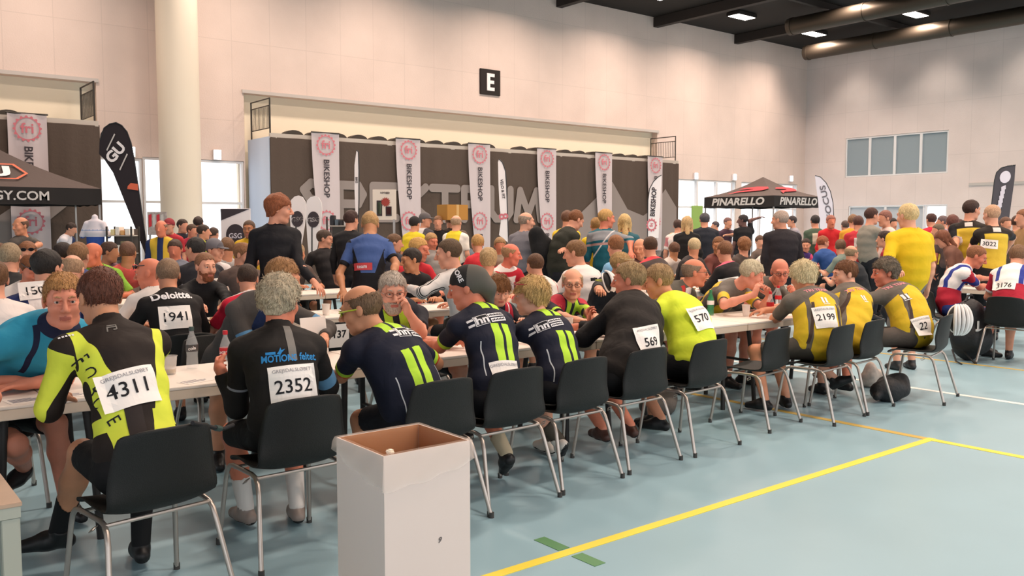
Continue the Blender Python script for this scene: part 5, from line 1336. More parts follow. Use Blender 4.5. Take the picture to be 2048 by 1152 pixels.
# cycling helmets
m_hel = mat('e3dedb', .35, name='helmet_white'); m_held = mat('1b1b1d', .6, name='helmet_dark'); m_helg = mat('c6d64a', .5, name='helmet_lime')
def helmet(loc, label, rot=(0, 0, 0), col=m_hel, s=1.0):
    r = thing('cycling_helmet', label, 'helmet', loc); r.rotation_euler = rot
    for k in range(5):
        a = (k - 2) * .42; M = MB(); pts = []
        for t in np.linspace(-1.25, 1.35, 16): pts.append((math.sin(a) * .10 * math.cos(t * .8) * s, math.sin(t) * .145 * s, (math.cos(t) * .105 * math.cos(a * .5) + .02) * s))
        M.tube(pts, [.017 * s * (1 - .3 * abs(t)) for t in np.linspace(-1, 1, 16)], 8); M.build('shell_rib', col, r, True)
    M = MB(); M.lathe([(.092 * s, 0), (.098 * s, .03 * s), (.085 * s, .06 * s), (.05 * s, .085 * s), (0, .095 * s)], 24); M.v = [(a, b_ * 1.35, c_) for a, b_, c_ in M.v]; M.build('liner', m_held, r, True)
    M = MB(); M.tube([(.085 * s * math.cos(t), .125 * s * math.sin(t), .0) for t in np.linspace(0, 6.283, 24, endpoint=False)], .014 * s, 8, closed=True); M.build('rim', col, r, True)
    M = MB(); M.tube([(-.08 * s, .02, 0), (-.05 * s, .04, -.10 * s), (0, .05, -.13 * s), (.05 * s, .04, -.10 * s), (.08 * s, .02, 0)], .005 * s, 6); M.build('strap', m_helg, r, True)
    return r
p = PX(1914, 638, 8.35); helmet(tuple(p), 'white cycling helmet with lime strap hung on the rightmost chair of the front row', tuple(Matrix((tuple(np.cross([0, 0, -1.0], -_fh + [0, 0, .4]) / 1.0), (0, 0, -1.0), tuple(unit(-_fh)))).transposed().to_euler()))
p = PY(1318, 495, 11.2); helmet((p[0], T3Y + .15, TZ + .03), 'white striped cycling helmet on the table behind the head with the red collar', (.5, .2, .8))
p = PY(1212, 565, 5.05); HEL2 = tuple(p)
# a tray and a crate among the crowd
p = PY(1362, 545, T3Y - .2)
r = thing('bread_tray', 'small tray of pale bread rolls left of the bald man with red face', 'tray', (PY(1362, 545, T2Y)[0], T2Y, TZ)); MB().box(-.16, .16, -.12, .12, 0, .02, .004).build('tray', mat('cdb78e', .7, name='tray_card'), r)
for k in range(6):
    o = MB().lathe([(0, .0), (.035, .005), (.04, .02), (.028, .04), (0, .048)], 12).build('bread_roll', mat('d9b878', .7, noise=.15, name='bread'), None, True, loc=(PY(1362, 545, T2Y)[0] - .10 + .10 * (k % 3), T2Y - .055 + .11 * (k // 3), TZ + .0205)); tag(o, 'pale bread roll on the tray left of the bald man with red face', 'bread', 'bread rolls on the tray')
p = PY(1890, 560, 6.0)
# ================================================================== people at the front table
SKIN = 'cf8d6c'; SKR = 'd27e62'; SKT = 'c68a68'; SKP = 'dba085'
E_ = lambda px, py, z=.79: PZ(px, py, z)
NAVY, LIME = '1b1e2e', 'b2dc3e'
hn_rules = ((LIME, (('|u|', .010, .060), ('v', -.05, .085), ('b', None, .02), ('|a|', None, .01))), (LIME, (('|u|', .010, .060), ('v', .20, .60), ('b', None, 0), ('|a|', None, .01))),
            (LIME, (('|u|', .020, .065), ('b', .02, None), ('|a|', None, .01))),
            ('c6c9cc', (('|u|', .128, .133), ('v', .30, .50), ('b', None, .02))), (LIME, (('|a|', .60, .72),)), ('d9502f', (('|a|', .72, 1.0),)))
m_lw2 = mat('e9e5e6', .8, name='cloth_white_print'); m_bkp = mat('15161c', .8, name='cloth_black_print'); m_blp = mat('2f86c4', .8, name='cloth_blue_print'); m_gyp = mat('77736e', .8, name='cloth_grey_print'); m_rdp = mat('c8474a', .8, name='cloth_red_print'); m_limep = mat('b2dc3e', .8, name='cloth_lime_print')
def hn_logo(px, py, s=1.0, rot=0):
    def ex(info):
        out = []
        k = dict(rot=rot)
        out.append(mark(info, px, py, [rect(-.085 * s, -.005 * s, -.036 * s, .036 * s)] + [rect(-.115 * s, -.088 * s, y * s - .008 * s, y * s + .008 * s) for y in (-.018, .018)], m_lw2, off=.003, **k))
        out.append(mark(info, px, py, [rect(-.081 * s, -.009 * s, -.032 * s, .032 * s)], m_bkp, off=.0042, **k))
        out.append(mark(info, px, py, [words('hn', .075 * s, -.045 * s, -.002, .03)], m_lw2, off=.0055, **k))
        out.append(mark(info, px, py, [rect(0, .115 * s, .004 * s, .032 * s), rect(.008 * s, .115 * s, -.032 * s, -.005 * s)], m_lw2, off=.003, **k))
        out.append(mark(info, px, py, [rect((.006 + .012 * i) * s, (.014 + .012 * i) * s, .012 * s, (.022 + .004 * (i % 2)) * s) for i in range(9)] + [rect((.014 + .012 * i) * s, (.022 + .012 * i) * s, -.024 * s, (-.014 + .003 * (i % 2)) * s) for i in range(8)], m_bkp, off=.0045, **k))
        return [o for o in out if o]
    return ex
# rider 4311 ---------------------------------------------------------------
def ex4311(info):
    o = [mark(info, 222, 657, [([(a, b) for a, b in q], [(0, 1, 2, 3)]) for q in ([(-.022, -.016), (-.016, -.016), (-.012, .004), (-.018, .004)], [(-.018, .004), (.024, .004), (.026, .010), (-.016, .010)], [(-.014, .014), (.022, .014), (.026, .020), (-.012, .020)], [(.006, -.010), (.018, -.010), (.02, -.004), (.008, -.004)], [(.018, -.010), (.024, -.006), (.026, .018), (.021, .018)])], m_gyp, off=.003)]
    for ch, px, py, r in (('F', 160, 722, 28), ('O', 176, 748, 24), ('R', 187, 784, 22), ('C', 197, 806, 20), ('E', 226, 842, 14)):
        o.append(mark(info, px, py, [words(ch, .062, 0, 0, .0)], m_bkp, rot=-72 - r * .2, off=.003))
    o.append(mark(info, 271, 838, [rect(-.034, .034, -.12, .055)], mat('2a211f', .8, name='cloth_brown_black'), off=.0032))
    o.append(mark(info, 133, 672, [rect(-.03 + .012 * i, -.022 + .012 * i, -.006, .004) for i in range(5)], m_lw2, off=.003))
    return [x for x in o if x]
YL = 'd6df48'
r4311 = ((YL, (([(1, '|u|'), (.27, 'v')], .166, None), ([(1, '|u|'), (.12, 'v')], None, .200), ('b', None, .06), ('v', .03, None), ('|a|', None, .02))),
         (YL, (('|a|', .02, 1.9), ([(1, '|u|'), (-.13, '|a|')], .152, None))), (YL, (('v', .44, .50), ('b', None, .05), ('|u|', .035, .2))))
p = person('person in a black and neon yellow long-sleeved jersey with number 4311, seated at the left', PY(200, 594, 4.24), (1.03, 3.80), yaw=96, hyaw=100, hpitch=14, face=.0052, res=.009,
    L=dict(e=E_(97, 818, .80), w=(1.02, 4.90, .79), hide=0), R=dict(e=(1.28, 4.52, .81), w=(1.1, 4.88, .79)),
    legs=dict(L=dict(k=PY(165, 905, 4.12), a=PZ(110, 1085, .13), f=(-.75, .25, 0)), R=dict(k=(1.15, 4.2, .50), a=PZ(282, 1085, .11), f=(.1, .9, 0))),
    skin=SKT, hair=('short', '63392a'), top=('251d1a', r4311), sleeve=1.85, collar=.065, bottom='151416', blen=.86, shoes='121214', socks=('141416', .45), extra=ex4311, bulge=.05, headsc=1.06, shl=dict(L=np.array([-.02, 0, .02]), R=np.array([.01, 0, .01])))
bib(p, 258, 776, '4311', .235, .165, 5, 'GREJSDALSLØBET', None, num=.088)
# the man across the table, in blue
BL = '2f93b4'
p = person('person with ginger-blond hair in a turquoise shirt, arms folded, facing the camera at the left', PY(127, 600, 4.78), (.72, 5.55), yaw=-84, hyaw=-98, hpitch=6, face=.0048, res=.009, face_detail=True,
    L=dict(e=E_(10, 765, .80) * 0 + np.array([1.02, 5.05, .80]), w=(.80, 4.92, .785), hd=(-1, -.15, 0), hn=(0, 0, -1), curl=.15), R=dict(e=(.42, 5.05, .80), w=PZ(72, 762, .785), hd=(1, .05, 0), hn=(0, 0, -1), curl=.12, spread=.2),
    legs=dict(L=dict(k=(.95, 5.05, .54), a=(1.0, 5.1, .1)), R=dict(k=PY(30, 890, 4.75), a=PZ(62, 965, .14), f=(-.6, -.7, -.1))),
    skin='d98c72', hair=('short', 'b0814f'), brow='b98f66', top=(BL, (('1c2440', (('|u|', .085, .112), ('b', .0, None), ('v', -.05, .26))), ('1c2440', (('v', None, -.012),)), ('1c2440', (('|u|', None, .016), ('b', .02, None), ('v', None, .14))))), sleeve=.72, collar=.05, bottom='141517', build=1.16, headsc=1.10, topname='polo_shirt', bulge=.04)
# rider 2352 ----------------------------------------------------------------
def ex2352(info):
    o = [mark(info, 581, 681, [([(-.018, -.10), (.022, -.10), (.014, .085), (-.022, .085)], [(0, 1, 2, 3)])], m_gyp, off=.003)]
    o.append(mark(info, 580, 716, [words('MOTIONS', .046, -.050, 0, .03, sx=.80), words('feltet.', .050, .094, .006, .02, sx=.80)], m_blp, rot=0, off=.003, up=None))
    o.append(mark(info, 562, 703, [([(-.02, -.01), (-.004, -.016), (.004, -.004), (.02, .012), (.002, .006), (-.002, .02), (-.01, .002)], [(0, 1, 2, 3, 4, 5, 6)])], m_blp, off=.003))
    o.append(mark(info, 542, 707, [rect(-.026, .02, -.007, .006)], m_blp, off=.003))
    return [x for x in o if x]
p = person('person with curly grey-blond hair in a black jacket with blue lettering and number 2352', PY(560, 603, 4.22), (1.78, 4.02), yaw=76, hyaw=42, hpitch=10, face=.0052, res=.009,
    L=dict(e=PY(474, 815, 4.30), w=PZ(450, 760, .80), hd=(.1, 1, .12), hn=(1, 0, 0), curl=.55), R=dict(e=PY(664, 792, 4.30), w=(2.15, 4.78, .82)),
    legs=dict(L=dict(k=(1.66, 4.42, .50), a=PZ(492, 1015, .10), f=(-.1, 1, 0)), R=dict(k=(1.98, 4.42, .50), a=PZ(594, 1010, .10), f=(.25, 1, 0))),
    skin=SKR, hair=('curly', 'b5a68d'), top=('1c1918', (('5b86a8', (('a', .62, .86),)), ('8a8a90', (('a', -.62, -.58),)))), sleeve=1.93, collar=.065, bottom='131315', blen=.95, shoes='8f8078', socks=('d8d0ca', .42), extra=ex2352, topname='jacket', headsc=1.06, build=1.0, top_off=.013)
bib(p, 587, 768, '2352', .225, .185, 3, 'GREJSDALSLØBET', 'Anna Jorgensen' if False else None, num=.092, ny=-.012)
# three riders in navy and lime ---------------------------------------------
hn = lambda: (NAVY, hn_rules)
p = person('balding person with lime sports glasses in a navy and lime jersey, looking left', PY(722, 618, 4.34), (2.52, 4.00), yaw=92, hyaw=138, hpitch=16, face=.0048, res=.009, face_detail=True,
    L=dict(e=PY(682, 752, 4.42), w=(2.62, 4.80, .80)), R=dict(e=PY(893, 742, 4.42), w=(3.02, 4.86, .79)),
    legs=dict(L=dict(k=PY(722, 840, 4.3)), R=dict()), skin=SKT, hair=('fringe', '6e5640'), glasses=('b9cc3c', '2a2c22'), top=hn(), sleeve=.78, bottom=cloth_mat('1a1b22', (), name='lower_cloth'), extra=hn_logo(818, 663, 1.0, 0), headsc=1.08, build=1.06, shoes='1b1b1d')
p = person('person in a black and grey bandana and a navy and lime jersey', PY(934, 575, 4.44), (3.08, 4.04), yaw=92, hyaw=136, hpitch=14, face=.0050, res=.009, face_detail=True,
    L=dict(e=PY(880, 694, 4.56), w=(3.12, 4.85, .80)), R=dict(e=(3.52, 4.62, .82), w=(3.3, 4.9, .79)),
    legs=dict(R=dict(k=(3.25, 4.45, .5), a=PZ(1022, 925, .16), f=(.35, .8, -.55))), skin=SKR, hair=None, cap=('bandana', '1d1b1a', '56524b'), top=hn(), sleeve=.74, bottom='17181d', extra=hn_logo(978, 636, .95, 0), headsc=1.07, socks=('b9a98e', .3), bulge=.06)
q = p['cap']; A = cloth_hit(q, 915, 548)
if A is not None:
    P_, f_, *_ = decal_geo(q, A, [words('GORE', .042, 0, 0, .03)], direction=-c_fwd, rot=-62, off=.0014); join_geo([c for c in q['root'].children if c.name.startswith('bandana')][0], P_ - q['loc'], f_, m_lw2)
bib(p, 1012, 738, '', .19, .10, -6, 'GREJSDALSLØBET', num=.05)
p = person('person with short blond hair, red glasses on top, in a navy and lime jersey', PY(1062, 592, 4.44), (3.64, 4.08), yaw=93, hyaw=138, hpitch=4, face=.0048, res=.009, face_detail=True,
    L=dict(e=(3.42, 4.66, .81), w=(3.6, 4.95, .79)), R=dict(e=(4.02, 4.62, .81), w=(3.85, 4.92, .79)), size=.95,
    legs=dict(L=dict(k=(3.55, 4.45, .5), a=PZ(1118, 880, .17), f=(.5, .7, -.5)), R=dict(k=(3.85, 4.5, .5), a=(3.9, 4.5, .1))), skin=SKP, hair=('mop', 'c4a066'), brow='8a6a40', top=hn(), sleeve=.74, bottom='17181d', extra=hn_logo(1098, 648, .85, 0), headsc=1.06, shoes='d9cfc4', socks=('4a4238', .3), glasses=('a02c30', '7a2024', .075))
# rider 569
p = person('person with tousled light brown hair in a padded black vest with number 569', PY(1258, 560, 4.46), (4.24, 4.14), yaw=94, hyaw=124, hpitch=6, face=.0050, res=.009, face_detail=True,
    L=dict(e=PY(1168, 676, 4.52), w=PY(1205, 612, 4.92), hd=(.1, .5, .9), hn=(.3, -.9, .3), curl=.7), R=dict(e=(4.66, 4.66, .81), w=(4.5, 4.95, .80)),
    legs=dict(L=dict(k=(4.2, 4.6, .50), a=PZ(1222, 885, .10), f=(.2, 1, 0)), R=dict(k=(4.45, 4.6, .50), a=PZ(1272, 868, .10), f=(.5, .9, 0))), skin=SKR, hair=('short', '9c8059'), top=('221d1b', (('c9c4c0', (('a', -.56, -.50),)), ('121114', (('|a|', .02, None),)))), sleeve=1.9, collar=.055, bottom='1b1a1c', blen=.9, shoes='4a2b22', topname='vest_jacket', build=1.12, headsc=1.08, top_off=.02, fold=.5)
bib(p, 1299, 676, '569', .225, .175, 0, 'GREJSDALSLØBET', num=.085, ny=-.03)
# rider 570
p = person('person leaning far forward in a neon yellow shirt with number 570', PY(1316, 562, 4.62), (5.02, 4.18), yaw=104, hyaw=134, hpitch=14, face=.0052, res=.009,
    L=dict(e=(4.42, 4.80, .82), w=(4.7, 5.0, .80)), R=dict(e=(5.05, 4.80, .80), w=(4.85, 5.0, .79)), legs=dict(L=dict(k=(4.8, 4.6, .5), a=PZ(1330, 850, .12)), R=dict()), skin=SKIN, hair=('short', 'a3845c'), top=('d6e63a', ()), sleeve=.8, bottom='1a1a1d', build=1.1, headsc=1.07, topname='shirt', bulge=.07, shoes='171719')
bib(p, 1402, 636, '570', .22, .19, -4, 'GREJSDALSLØBET', num=.085)
# riders in yellow and grey ---------------------------------------------------
GY, YE, BR = '655d55', 'd9b52c', '4a3a33'
yrules = ((YE, (([(1, 'v'), (-.55, '|u|')], .10, None), ('b', None, .10), ('|a|', None, .30))), (GY, (('|u|', .116, .150), ('v', .16, .60), ('b', None, .0), ('|a|', None, .02))), (YE, (('|a|', .42, .70), ('b', None, .12))), (BR, (([(1, '|u|'), (-.15, 'v')], .060, .082), ('b', None, 0), ('v', .20, .50), ('|a|', None, .02))))
m_pkp = mat('d88a92', .8, name='cloth_pink_print')
def yex(px, py, qx, qy):
    def ex(info):
        o = [mark(info, px, py, [words('TRI TEAM', .046, 0, 0, .025)], m_pkp, off=.003), mark(info, qx, qy, [rect(-.03, -.012, -.03, .03), rect(.0, .018, -.03, .025), rect(-.03, .03, -.045, -.038)], m_lw2, off=.003)]
        return [x for x in o if x]
    return ex
p = person('person with thick white-blond hair in a yellow and grey jersey with number 2199', PY(1606, 553, 4.40), (6.54, 4.12), yaw=64, build=1.10, hyaw=80, hpitch=16, face=.0050, res=.009,
    L=dict(e=PY(1548, 638, 4.62), w=PY(1592, 645, 4.92), hd=(1, .3, 0)), R=dict(e=(6.9, 4.68, .80), w=(6.6, 4.9, .79)),
    legs=dict(L=dict(k=(6.28, 4.55, .5), a=PZ(1530, 800, .10), f=(-.2, 1, 0)), R=dict(k=(6.5, 4.5, .5), a=PZ(1572, 795, .10))), skin=SKIN, hair=('mop', 'd8c79e'), top=(GY, yrules), sleeve=.78, bottom='4a4540', extra=yex(1634, 580, 1650, 600), headsc=1.07, shoes='151517', bulge=.06)
bib(p, 1652, 634, '2199', .20, .185, 0, 'GREJSDALSLØBET', num=.082)
p = person('brown haired person in yellow and grey, between the rider 2199 and the rightmost rider', PY(1690, 548, 4.46), (7.12, 4.18), yaw=80, build=1.05, hyaw=144, hpitch=10, face=.0048, res=.009, face_detail=True,
    L=dict(e=(6.78, 4.72, .82), w=(7.0, 4.95, .80)), R=dict(e=(7.4, 4.70, .82), w=(7.2, 4.95, .79)), skin=SKP, hair=('short', '6b4326'), top=(GY, yrules), sleeve=.78, bottom='1f1d1d', extra=yex(1714, 578, 1728, 596), headsc=1.07, size=.97, legs=dict(L=dict(k=(6.95, 4.6, .5), a=PZ(1690, 775, .14), f=(.1, -.5, .3)), R=dict()))
p = person('person with dark grey wavy hair and number 22, rightmost of the front row', PY(1770, 545, 4.36), (7.94, 4.00), yaw=78, build=1.08, hyaw=141, hpitch=8, face=.0048, res=.009, face_detail=True,
    L=dict(e=(7.30, 4.62, .82), w=(7.35, 4.95, .80)), R=dict(e=(7.85, 4.66, .82), w=(7.6, 4.95, .79)), skin=SKR, hair=('curly', '6b5f50'), top=(GY, yrules), sleeve=.74, bottom=cloth_mat('5a524c', (), name='lower_cloth'), extra=yex(1792, 570, 1812, 592), headsc=1.07, legs=dict(L=dict(k=(7.55, 4.45, .5), a=(7.5, 4.4, .12)), R=dict(k=(7.85, 4.5, .52), a=(7.7, 4.75, .12))))
bib(p, 1846, 652, '22', .18, .17, 0, 'GREJSDALSLØBET', num=.085)
# the elbow that comes in at the left edge
p = person('person mostly outside the left edge, a bent elbow in a black sleeve on the table', (.18, 4.55, 1.27), (.10, 4.1), yaw=90, face=.009, res=.012, L=dict(e=(-.2, 4.7, .8)), R=dict(e=PZ(14, 815, .80), w=(.35, 4.95, .79)), legs=dict(L=dict(k=(0, 4.55, .52)), R=dict(k=(.28, 4.55, .52))), skin='d98c72', hair=('short', '4a3628'), top=('1a1a1e', ()), sleeve=.85)
chair(.05, 4.05, 0, 'black chair outside the left edge, only its front leg near the picture')
# ================================================================== the far side of the front table
p = person('person with grey beard and thin glasses holding a hand to the nose, facing the camera', PY(785, 583, 5.02), (3.62, 5.72), yaw=-96, hyaw=-112, hpitch=10, face=.0048, res=.009, face_detail=True,
    L=dict(e=PY(842, 662, 5.0), w=PY(815, 622, 4.92), hd=(-.35, -.25, .9), hn=(-.8, .2, -.3), curl=.8), R=dict(e=(3.1, 5.1, .80), w=(3.4, 4.9, .79)), skin='dc9a80', hair=('short', 'b7aa9c'), beard='b5a596', glasses=('8a5a44', None), top=('22232c', ((LIME, (('|u|', .02, .07), ('b', 0, None))),)), sleeve=.7, headsc=1.08, bottom='17181d')
p = person('child with shaggy brown hair looking down, in a black, red and lime jacket', PY(999, 580, 5.72), (4.42, 6.0), yaw=-92, hyaw=-112, hpitch=22, face=.0048, res=.009, face_detail=True, size=.9, hair=('mop', '80542e'), brow='6a4426',
    skin=SKP, top=('1d1a22', (('a82436', (('|u|', .07, .15), ('v', None, .10))), (LIME, (('|u|', .06, .11), ('v', .10, .5), ('b', 0, None))), ('dcdcd8', (('|u|', .11, .12), ('b', 0, None))))), sleeve=1.9, collar=.03, topname='jacket', bottom='17181d', headsc=1.08)
def exd(info): return [x for x in (mark(info, 1108, 600, [words('sport', .05, 0, 0, .02)], m_rdp, rot=-35, direction=info['fw'], up=(0, 0, 1)), mark(info, 1180, 603, [rect(-.05, .05, -.01, .01)], m_rdp, rot=-30, direction=info['fw'], up=(0, 0, 1))) if x]
p = person('person with bald crown, thin glasses and lime striped dark jersey, hands on the table', PY(1145, 567, 5.75), (5.22, 6.02), yaw=-92, hyaw=-128, hpitch=8, face=.0048, res=.009, face_detail=True,
    L=dict(w=PZ(1205, 641, .79), hd=(-.5, -.8, 0), hn=(0, 0, -1), curl=.1), R=dict(w=PZ(1160, 644, .79), hd=(.3, -.9, 0), hn=(0, 0, -1), curl=.1), skin='d89a7c', hair=('fringe', 'b8a184'), brow='b09a80', glasses=('5a4638', None), top=('272430', ((LIME, (('|u|', .018, .062), ('b', 0, None))), ('b02a3c', (('v', None, .05), ('|u|', .08, .2))), (LIME, (('|a|', .55, .75),)))), sleeve=.8, headsc=1.1, bottom='17181d', extra=exd)
p = person('person with sunglasses on fair hair, mostly hidden behind the rider with number 569', PY(1243, 530, 6.3), (6.35, 6.55), yaw=-92, hyaw=-60, hpitch=10, face=.0058, res=.010, hair=('short', 'b08d5c'), skin=SKIN, top=('2a2a2e', ()), sleeve=.8, glasses=('c9b890', None, .06), headsc=1.05, R=dict(e=PY(1190, 590, 5.6), w=HEL2 - np.array([0, 0, .07]), curl=.8))
helmet(HEL2, 'white and black cycling helmet held up in front of the face of rider 569', (1.2, .2, .4), s=.62)
p = person('bald red-headed person in right profile, grey jacket over a white shirt', PY(1390, 545, 5.45), (6.35, 5.9), yaw=-84, hyaw=-44, hpitch=4, face=.0048, res=.009, face_detail=True, hair=('fringe', '8a7460'), skin='cf7f60', glasses=('6a5040', None), top=('5a554c', (('e6ddd6', (('|u|', None, .055), ('b', .03, None))), ('c03a34', (('u', .06, .09), ('b', 0, None))))), sleeve=1.9, collar=.05, topname='jacket', headsc=1.08, bottom='2a2826', beard=None)
p = person('person with grey hair resting the forehead on clasped hands, yellow and grey jersey', PY(1503, 548, 5.12), (7.02, 5.72), yaw=-86, hyaw=-42, hpitch=26, face=.0048, res=.009,
    R=dict(e=PY(1450, 634, 4.88), w=PY(1511, 588, 4.86), hd=(.35, -.1, .9), hn=(.9, -.3, 0), curl=.75, spread=.8), L=dict(e=PY(1548, 636, 4.86), w=PY(1538, 592, 4.84), hd=(-.35, .0, .9), hn=(-.9, .1, 0), curl=.75, spread=.8),
    skin='d98f76', hair=('short', 'c6bb9e'), top=(GY, ((YE, (('v', .10, None), ('|u|', .05, .14))), (YE, (('|a|', .3, .7),)))), sleeve=.72, headsc=1.08, bottom='3a3634', top_rough=.6)
p = person('person with a bald head and dark glasses, hand at the mouth, grey jersey', PY(1560, 543, 5.35), (7.80, 5.95), yaw=-92, hyaw=-134, hpitch=16, face=.0048, res=.009, face_detail=True,
    L=dict(e=PY(1610, 628, 5.05), w=PY(1590, 590, 5.10), hd=(-.5, -.1, .75), hn=(-.6, .5, .2), curl=1.0), skin='cf7f66', hair=None, brow='8a7460', glasses=('3a302c', None), top=('5b554d', (('cfc8c4', (('|u|', None, .02), ('b', 0, None))),)), sleeve=1.2, headsc=1.08, bottom='2a2826')
p = person('person in a grey jacket with blue sleeve band, half hidden by the curly head', PY(566, 556, 5.55), (2.20, 6.0), yaw=-98, hyaw=-40, hpitch=20, face=.0055, res=.010,
    R=dict(e=PY(497, 690, 5.62), w=(2.0, 5.15, .80)), L=dict(e=(2.75, 5.4, .85), w=PY(640, 690, 5.0)), skin=SKIN, hair=('short', '9a7048'), top=('4a4542', (('5b8ab0', (('|a|', .62, .80),)), ('1d2c50', (('|u|', None, .06), ('b', 0, None))))), sleeve=1.9, topname='jacket', headsc=1.08)
for x, y, l in ((.72, 5.62, 'black chair under the man in turquoise'), (2.20, 6.05, 'black chair under the grey jacket with a blue sleeve band'), (3.62, 5.80, 'black chair under the grey bearded man'), (4.42, 6.05, 'black chair under the child with shaggy hair'), (5.22, 6.08, 'black chair under the man with a bald crown and lime stripes'), (6.35, 5.98, 'black chair under the bald red-faced man'), (7.02, 5.80, 'black chair under the man with clasped hands'), (7.80, 6.03, 'black chair under the bald man in dark glasses')):
    chair(x, y, 180, l)
# ================================================================== the crowd behind
TAKEN = [(o.location.x, o.location.y) for o in bpy.data.objects if o.parent is None and o.get('category') == 'person']
def clear_of(px, py, H):
    """nearest free spot along the line of sight, so that no two people share the same floor"""
    d0 = float((H - c_pos) @ _fh)
    for k in range(14):
        for sg in (1, -1):
            D = d0 + sg * k * .14; Q = PD(px, py, D)
            if all((Q[0] - x) ** 2 + (Q[1] - y) ** 2 > .50 ** 2 for x, y in TAKEN):
                TAKEN.append((Q[0], Q[1])); return Q
    TAKEN.append((H[0], H[1])); return H
def sit(label, px, py, Y, side, top, hair=('short', '6b4a30'), lean=.20, dx=0.0, res=.013, hp=10, hy=None, yawo=0, chair_label=None, size=None, **k):
    """side: 1 = back to us (near side of a table), -1 = facing us"""
    H = clear_of(px, py, PY(px, py, Y)); Y = H[1]; yaw = (90 if side > 0 else -90) + yawo; yr = math.radians(yaw)
    sz = size or float(np.clip((H[2] - .30) / .92, .88, 1.08))
    hip = (H[0] - lean * math.cos(yr) + dx, H[1] - lean * math.sin(yr))
    k.setdefault('face', .0072 if res < .0135 else res); k.setdefault('headsc', 1.07 if res < .0135 else 1.1)
    p = person(label, H, hip, yaw=yaw, hyaw=yaw if hy is None else hy, hpitch=hp, res=res, size=sz, top=(top, ()) if isinstance(top, str) else top, hair=hair, **k)
    if chair_label: chair(hip[0], hip[1] + (-.03 if side > 0 else .03), 0 if side > 0 else 180, chair_label)
    return p
def stood(label, px, py, D, yaw, top, hair=('short', '5a4030'), res=.016, hp=6, hy=None, **k):
    H = clear_of(px, py, PD(px, py, D)); yr = math.radians(yaw); sz = float(np.clip((H[2] + .115) / 1.76, .84, 1.10))
    k.setdefault('face', .0075 if res < .0135 else min(res, .013)); k.setdefault('bottom', '24242a'); k.setdefault('blen', 1.95); k.setdefault('shoes', '2a2a2c'); k.setdefault('headsc', 1.08)
    lean = k.pop('lean', .03)
    return person(label, H, (H[0] - lean * math.cos(yr), H[1] - lean * math.sin(yr), min(.93 * sz, H[2] - .66 * sz) if lean < .15 else .90 * sz), yaw=yaw, hyaw=yaw if hy is None else hy, hpitch=hp, res=res, stand=True, size=sz, top=(top, ()) if isinstance(top, str) else top, hair=hair, **k)
SM = ['cf8d6c', 'd27e62', 'b9805c', 'dba085', 'd8987c', 'c58063']
TOCAM, AWAY, LEFT, RIGHT = -128, 52, 141, -39
# ---- second table, backs to us
p = sit('person with a shaved head in a black jacket with white lettering and number 1941', 336, 550, 6.98, 1, '1f1d1d', ('crop', '8a6f58'), sleeve=1.9, collar=.04, topname='jacket', hp=14, hy=76, build=1.06, res=.011, skin=SM[0], chair_label='black chair under the rider with number 1941',
        extra=lambda i: [x for x in (mark(i, 346, 591, [words('Deloitte.', .082, 0, 0, .03)], m_lw2, off=.004),) if x])
bib(p, 352, 634, '1941', .235, .175, 0, num=.10, ny=.0)
p = sit('bald person with black sunglasses pushed up, white and black jersey, beside number 1941', 298, 546, 7.02, 1, ('e2dad4', (('17171a', (('u', .03, .12), ('v', .03, .3))), ('b03038', (('u', -.02, .01), ('v', .12, .16))))), None, sleeve=.8, hy=150, res=.012, face_detail=True, glasses=('1a1a1c', '1a1a1c', .062), skin=SM[1], lean=.16)
p = sit('person with short dark hair in a red jersey, back to the camera', 495, 558, 6.95, 1, ('c81f3a', (('e3d6d2', (('v', None, -.0),)),)), ('crop', '3f2f25'), hp=16, hy=70, sleeve=.8, build=1.08, res=.011, chair_label='black chair under the person in the red jersey')
p = sit('person in a white and navy jersey with number 1501 and red hem', 95, 537, 7.05, 1, ('e6dedb', (('27315e', (('|u|', .13, None),)), ('27315e', (('|a|', .02, None),)), ('c0293c', (('v', .36, .40),)), ('1a1a1e', (('v', .40, None),)))), ('short', '24201e'), hy=40, sleeve=.85, res=.012, lean=.14, build=1.08)
bib(p, 75, 580, '1501', .23, .13, 3, None, None, num=.085)
p = sit('person in a dark blue shirt, a round bald head seen behind the ginger-blond man', 146, 540, 8.15, -1, ('3a4a7c', (('d8d4d4', (('v', .05, .2),)),)), ('fringe', 'a3866a'), skin=SM[3], hy=60, hp=20)
p = sit('person with a white sleeved arm at the left edge, lime green trousers', -14, 560, 7.0, 1, 'e0d5d0', ('short', '6b4a30'), sleeve=1.9, lean=.2, R=dict(e=PY(36, 635, 6.9), w=PY(60, 660, 7.3)), bottom='9ab83c', topname='shirt')
p = sit('person with brown hair in a white jersey with black sleeves marks, back turned', 1150, 506, 7.05, 1, ('e4dcd8', (('1a1a1c', (('|u|', .0, .05), ('v', .16, .19), ('b', None, 0))),)), ('short', '7c5a3a'), hy=120, sleeve=.85, lean=.2, res=.012, build=1.05)
p = sit('person with brown hair in a pale jersey with red trim, seated behind the blond woman', 1070, 531, 6.95, 1, ('ddd5ce', (('c03a42', (('|u|', .10, .13),)), ('c03a42', (('|a|', .5, .7),)))), ('crop', '5b3d28'), hy=80, sleeve=.9, res=.012)
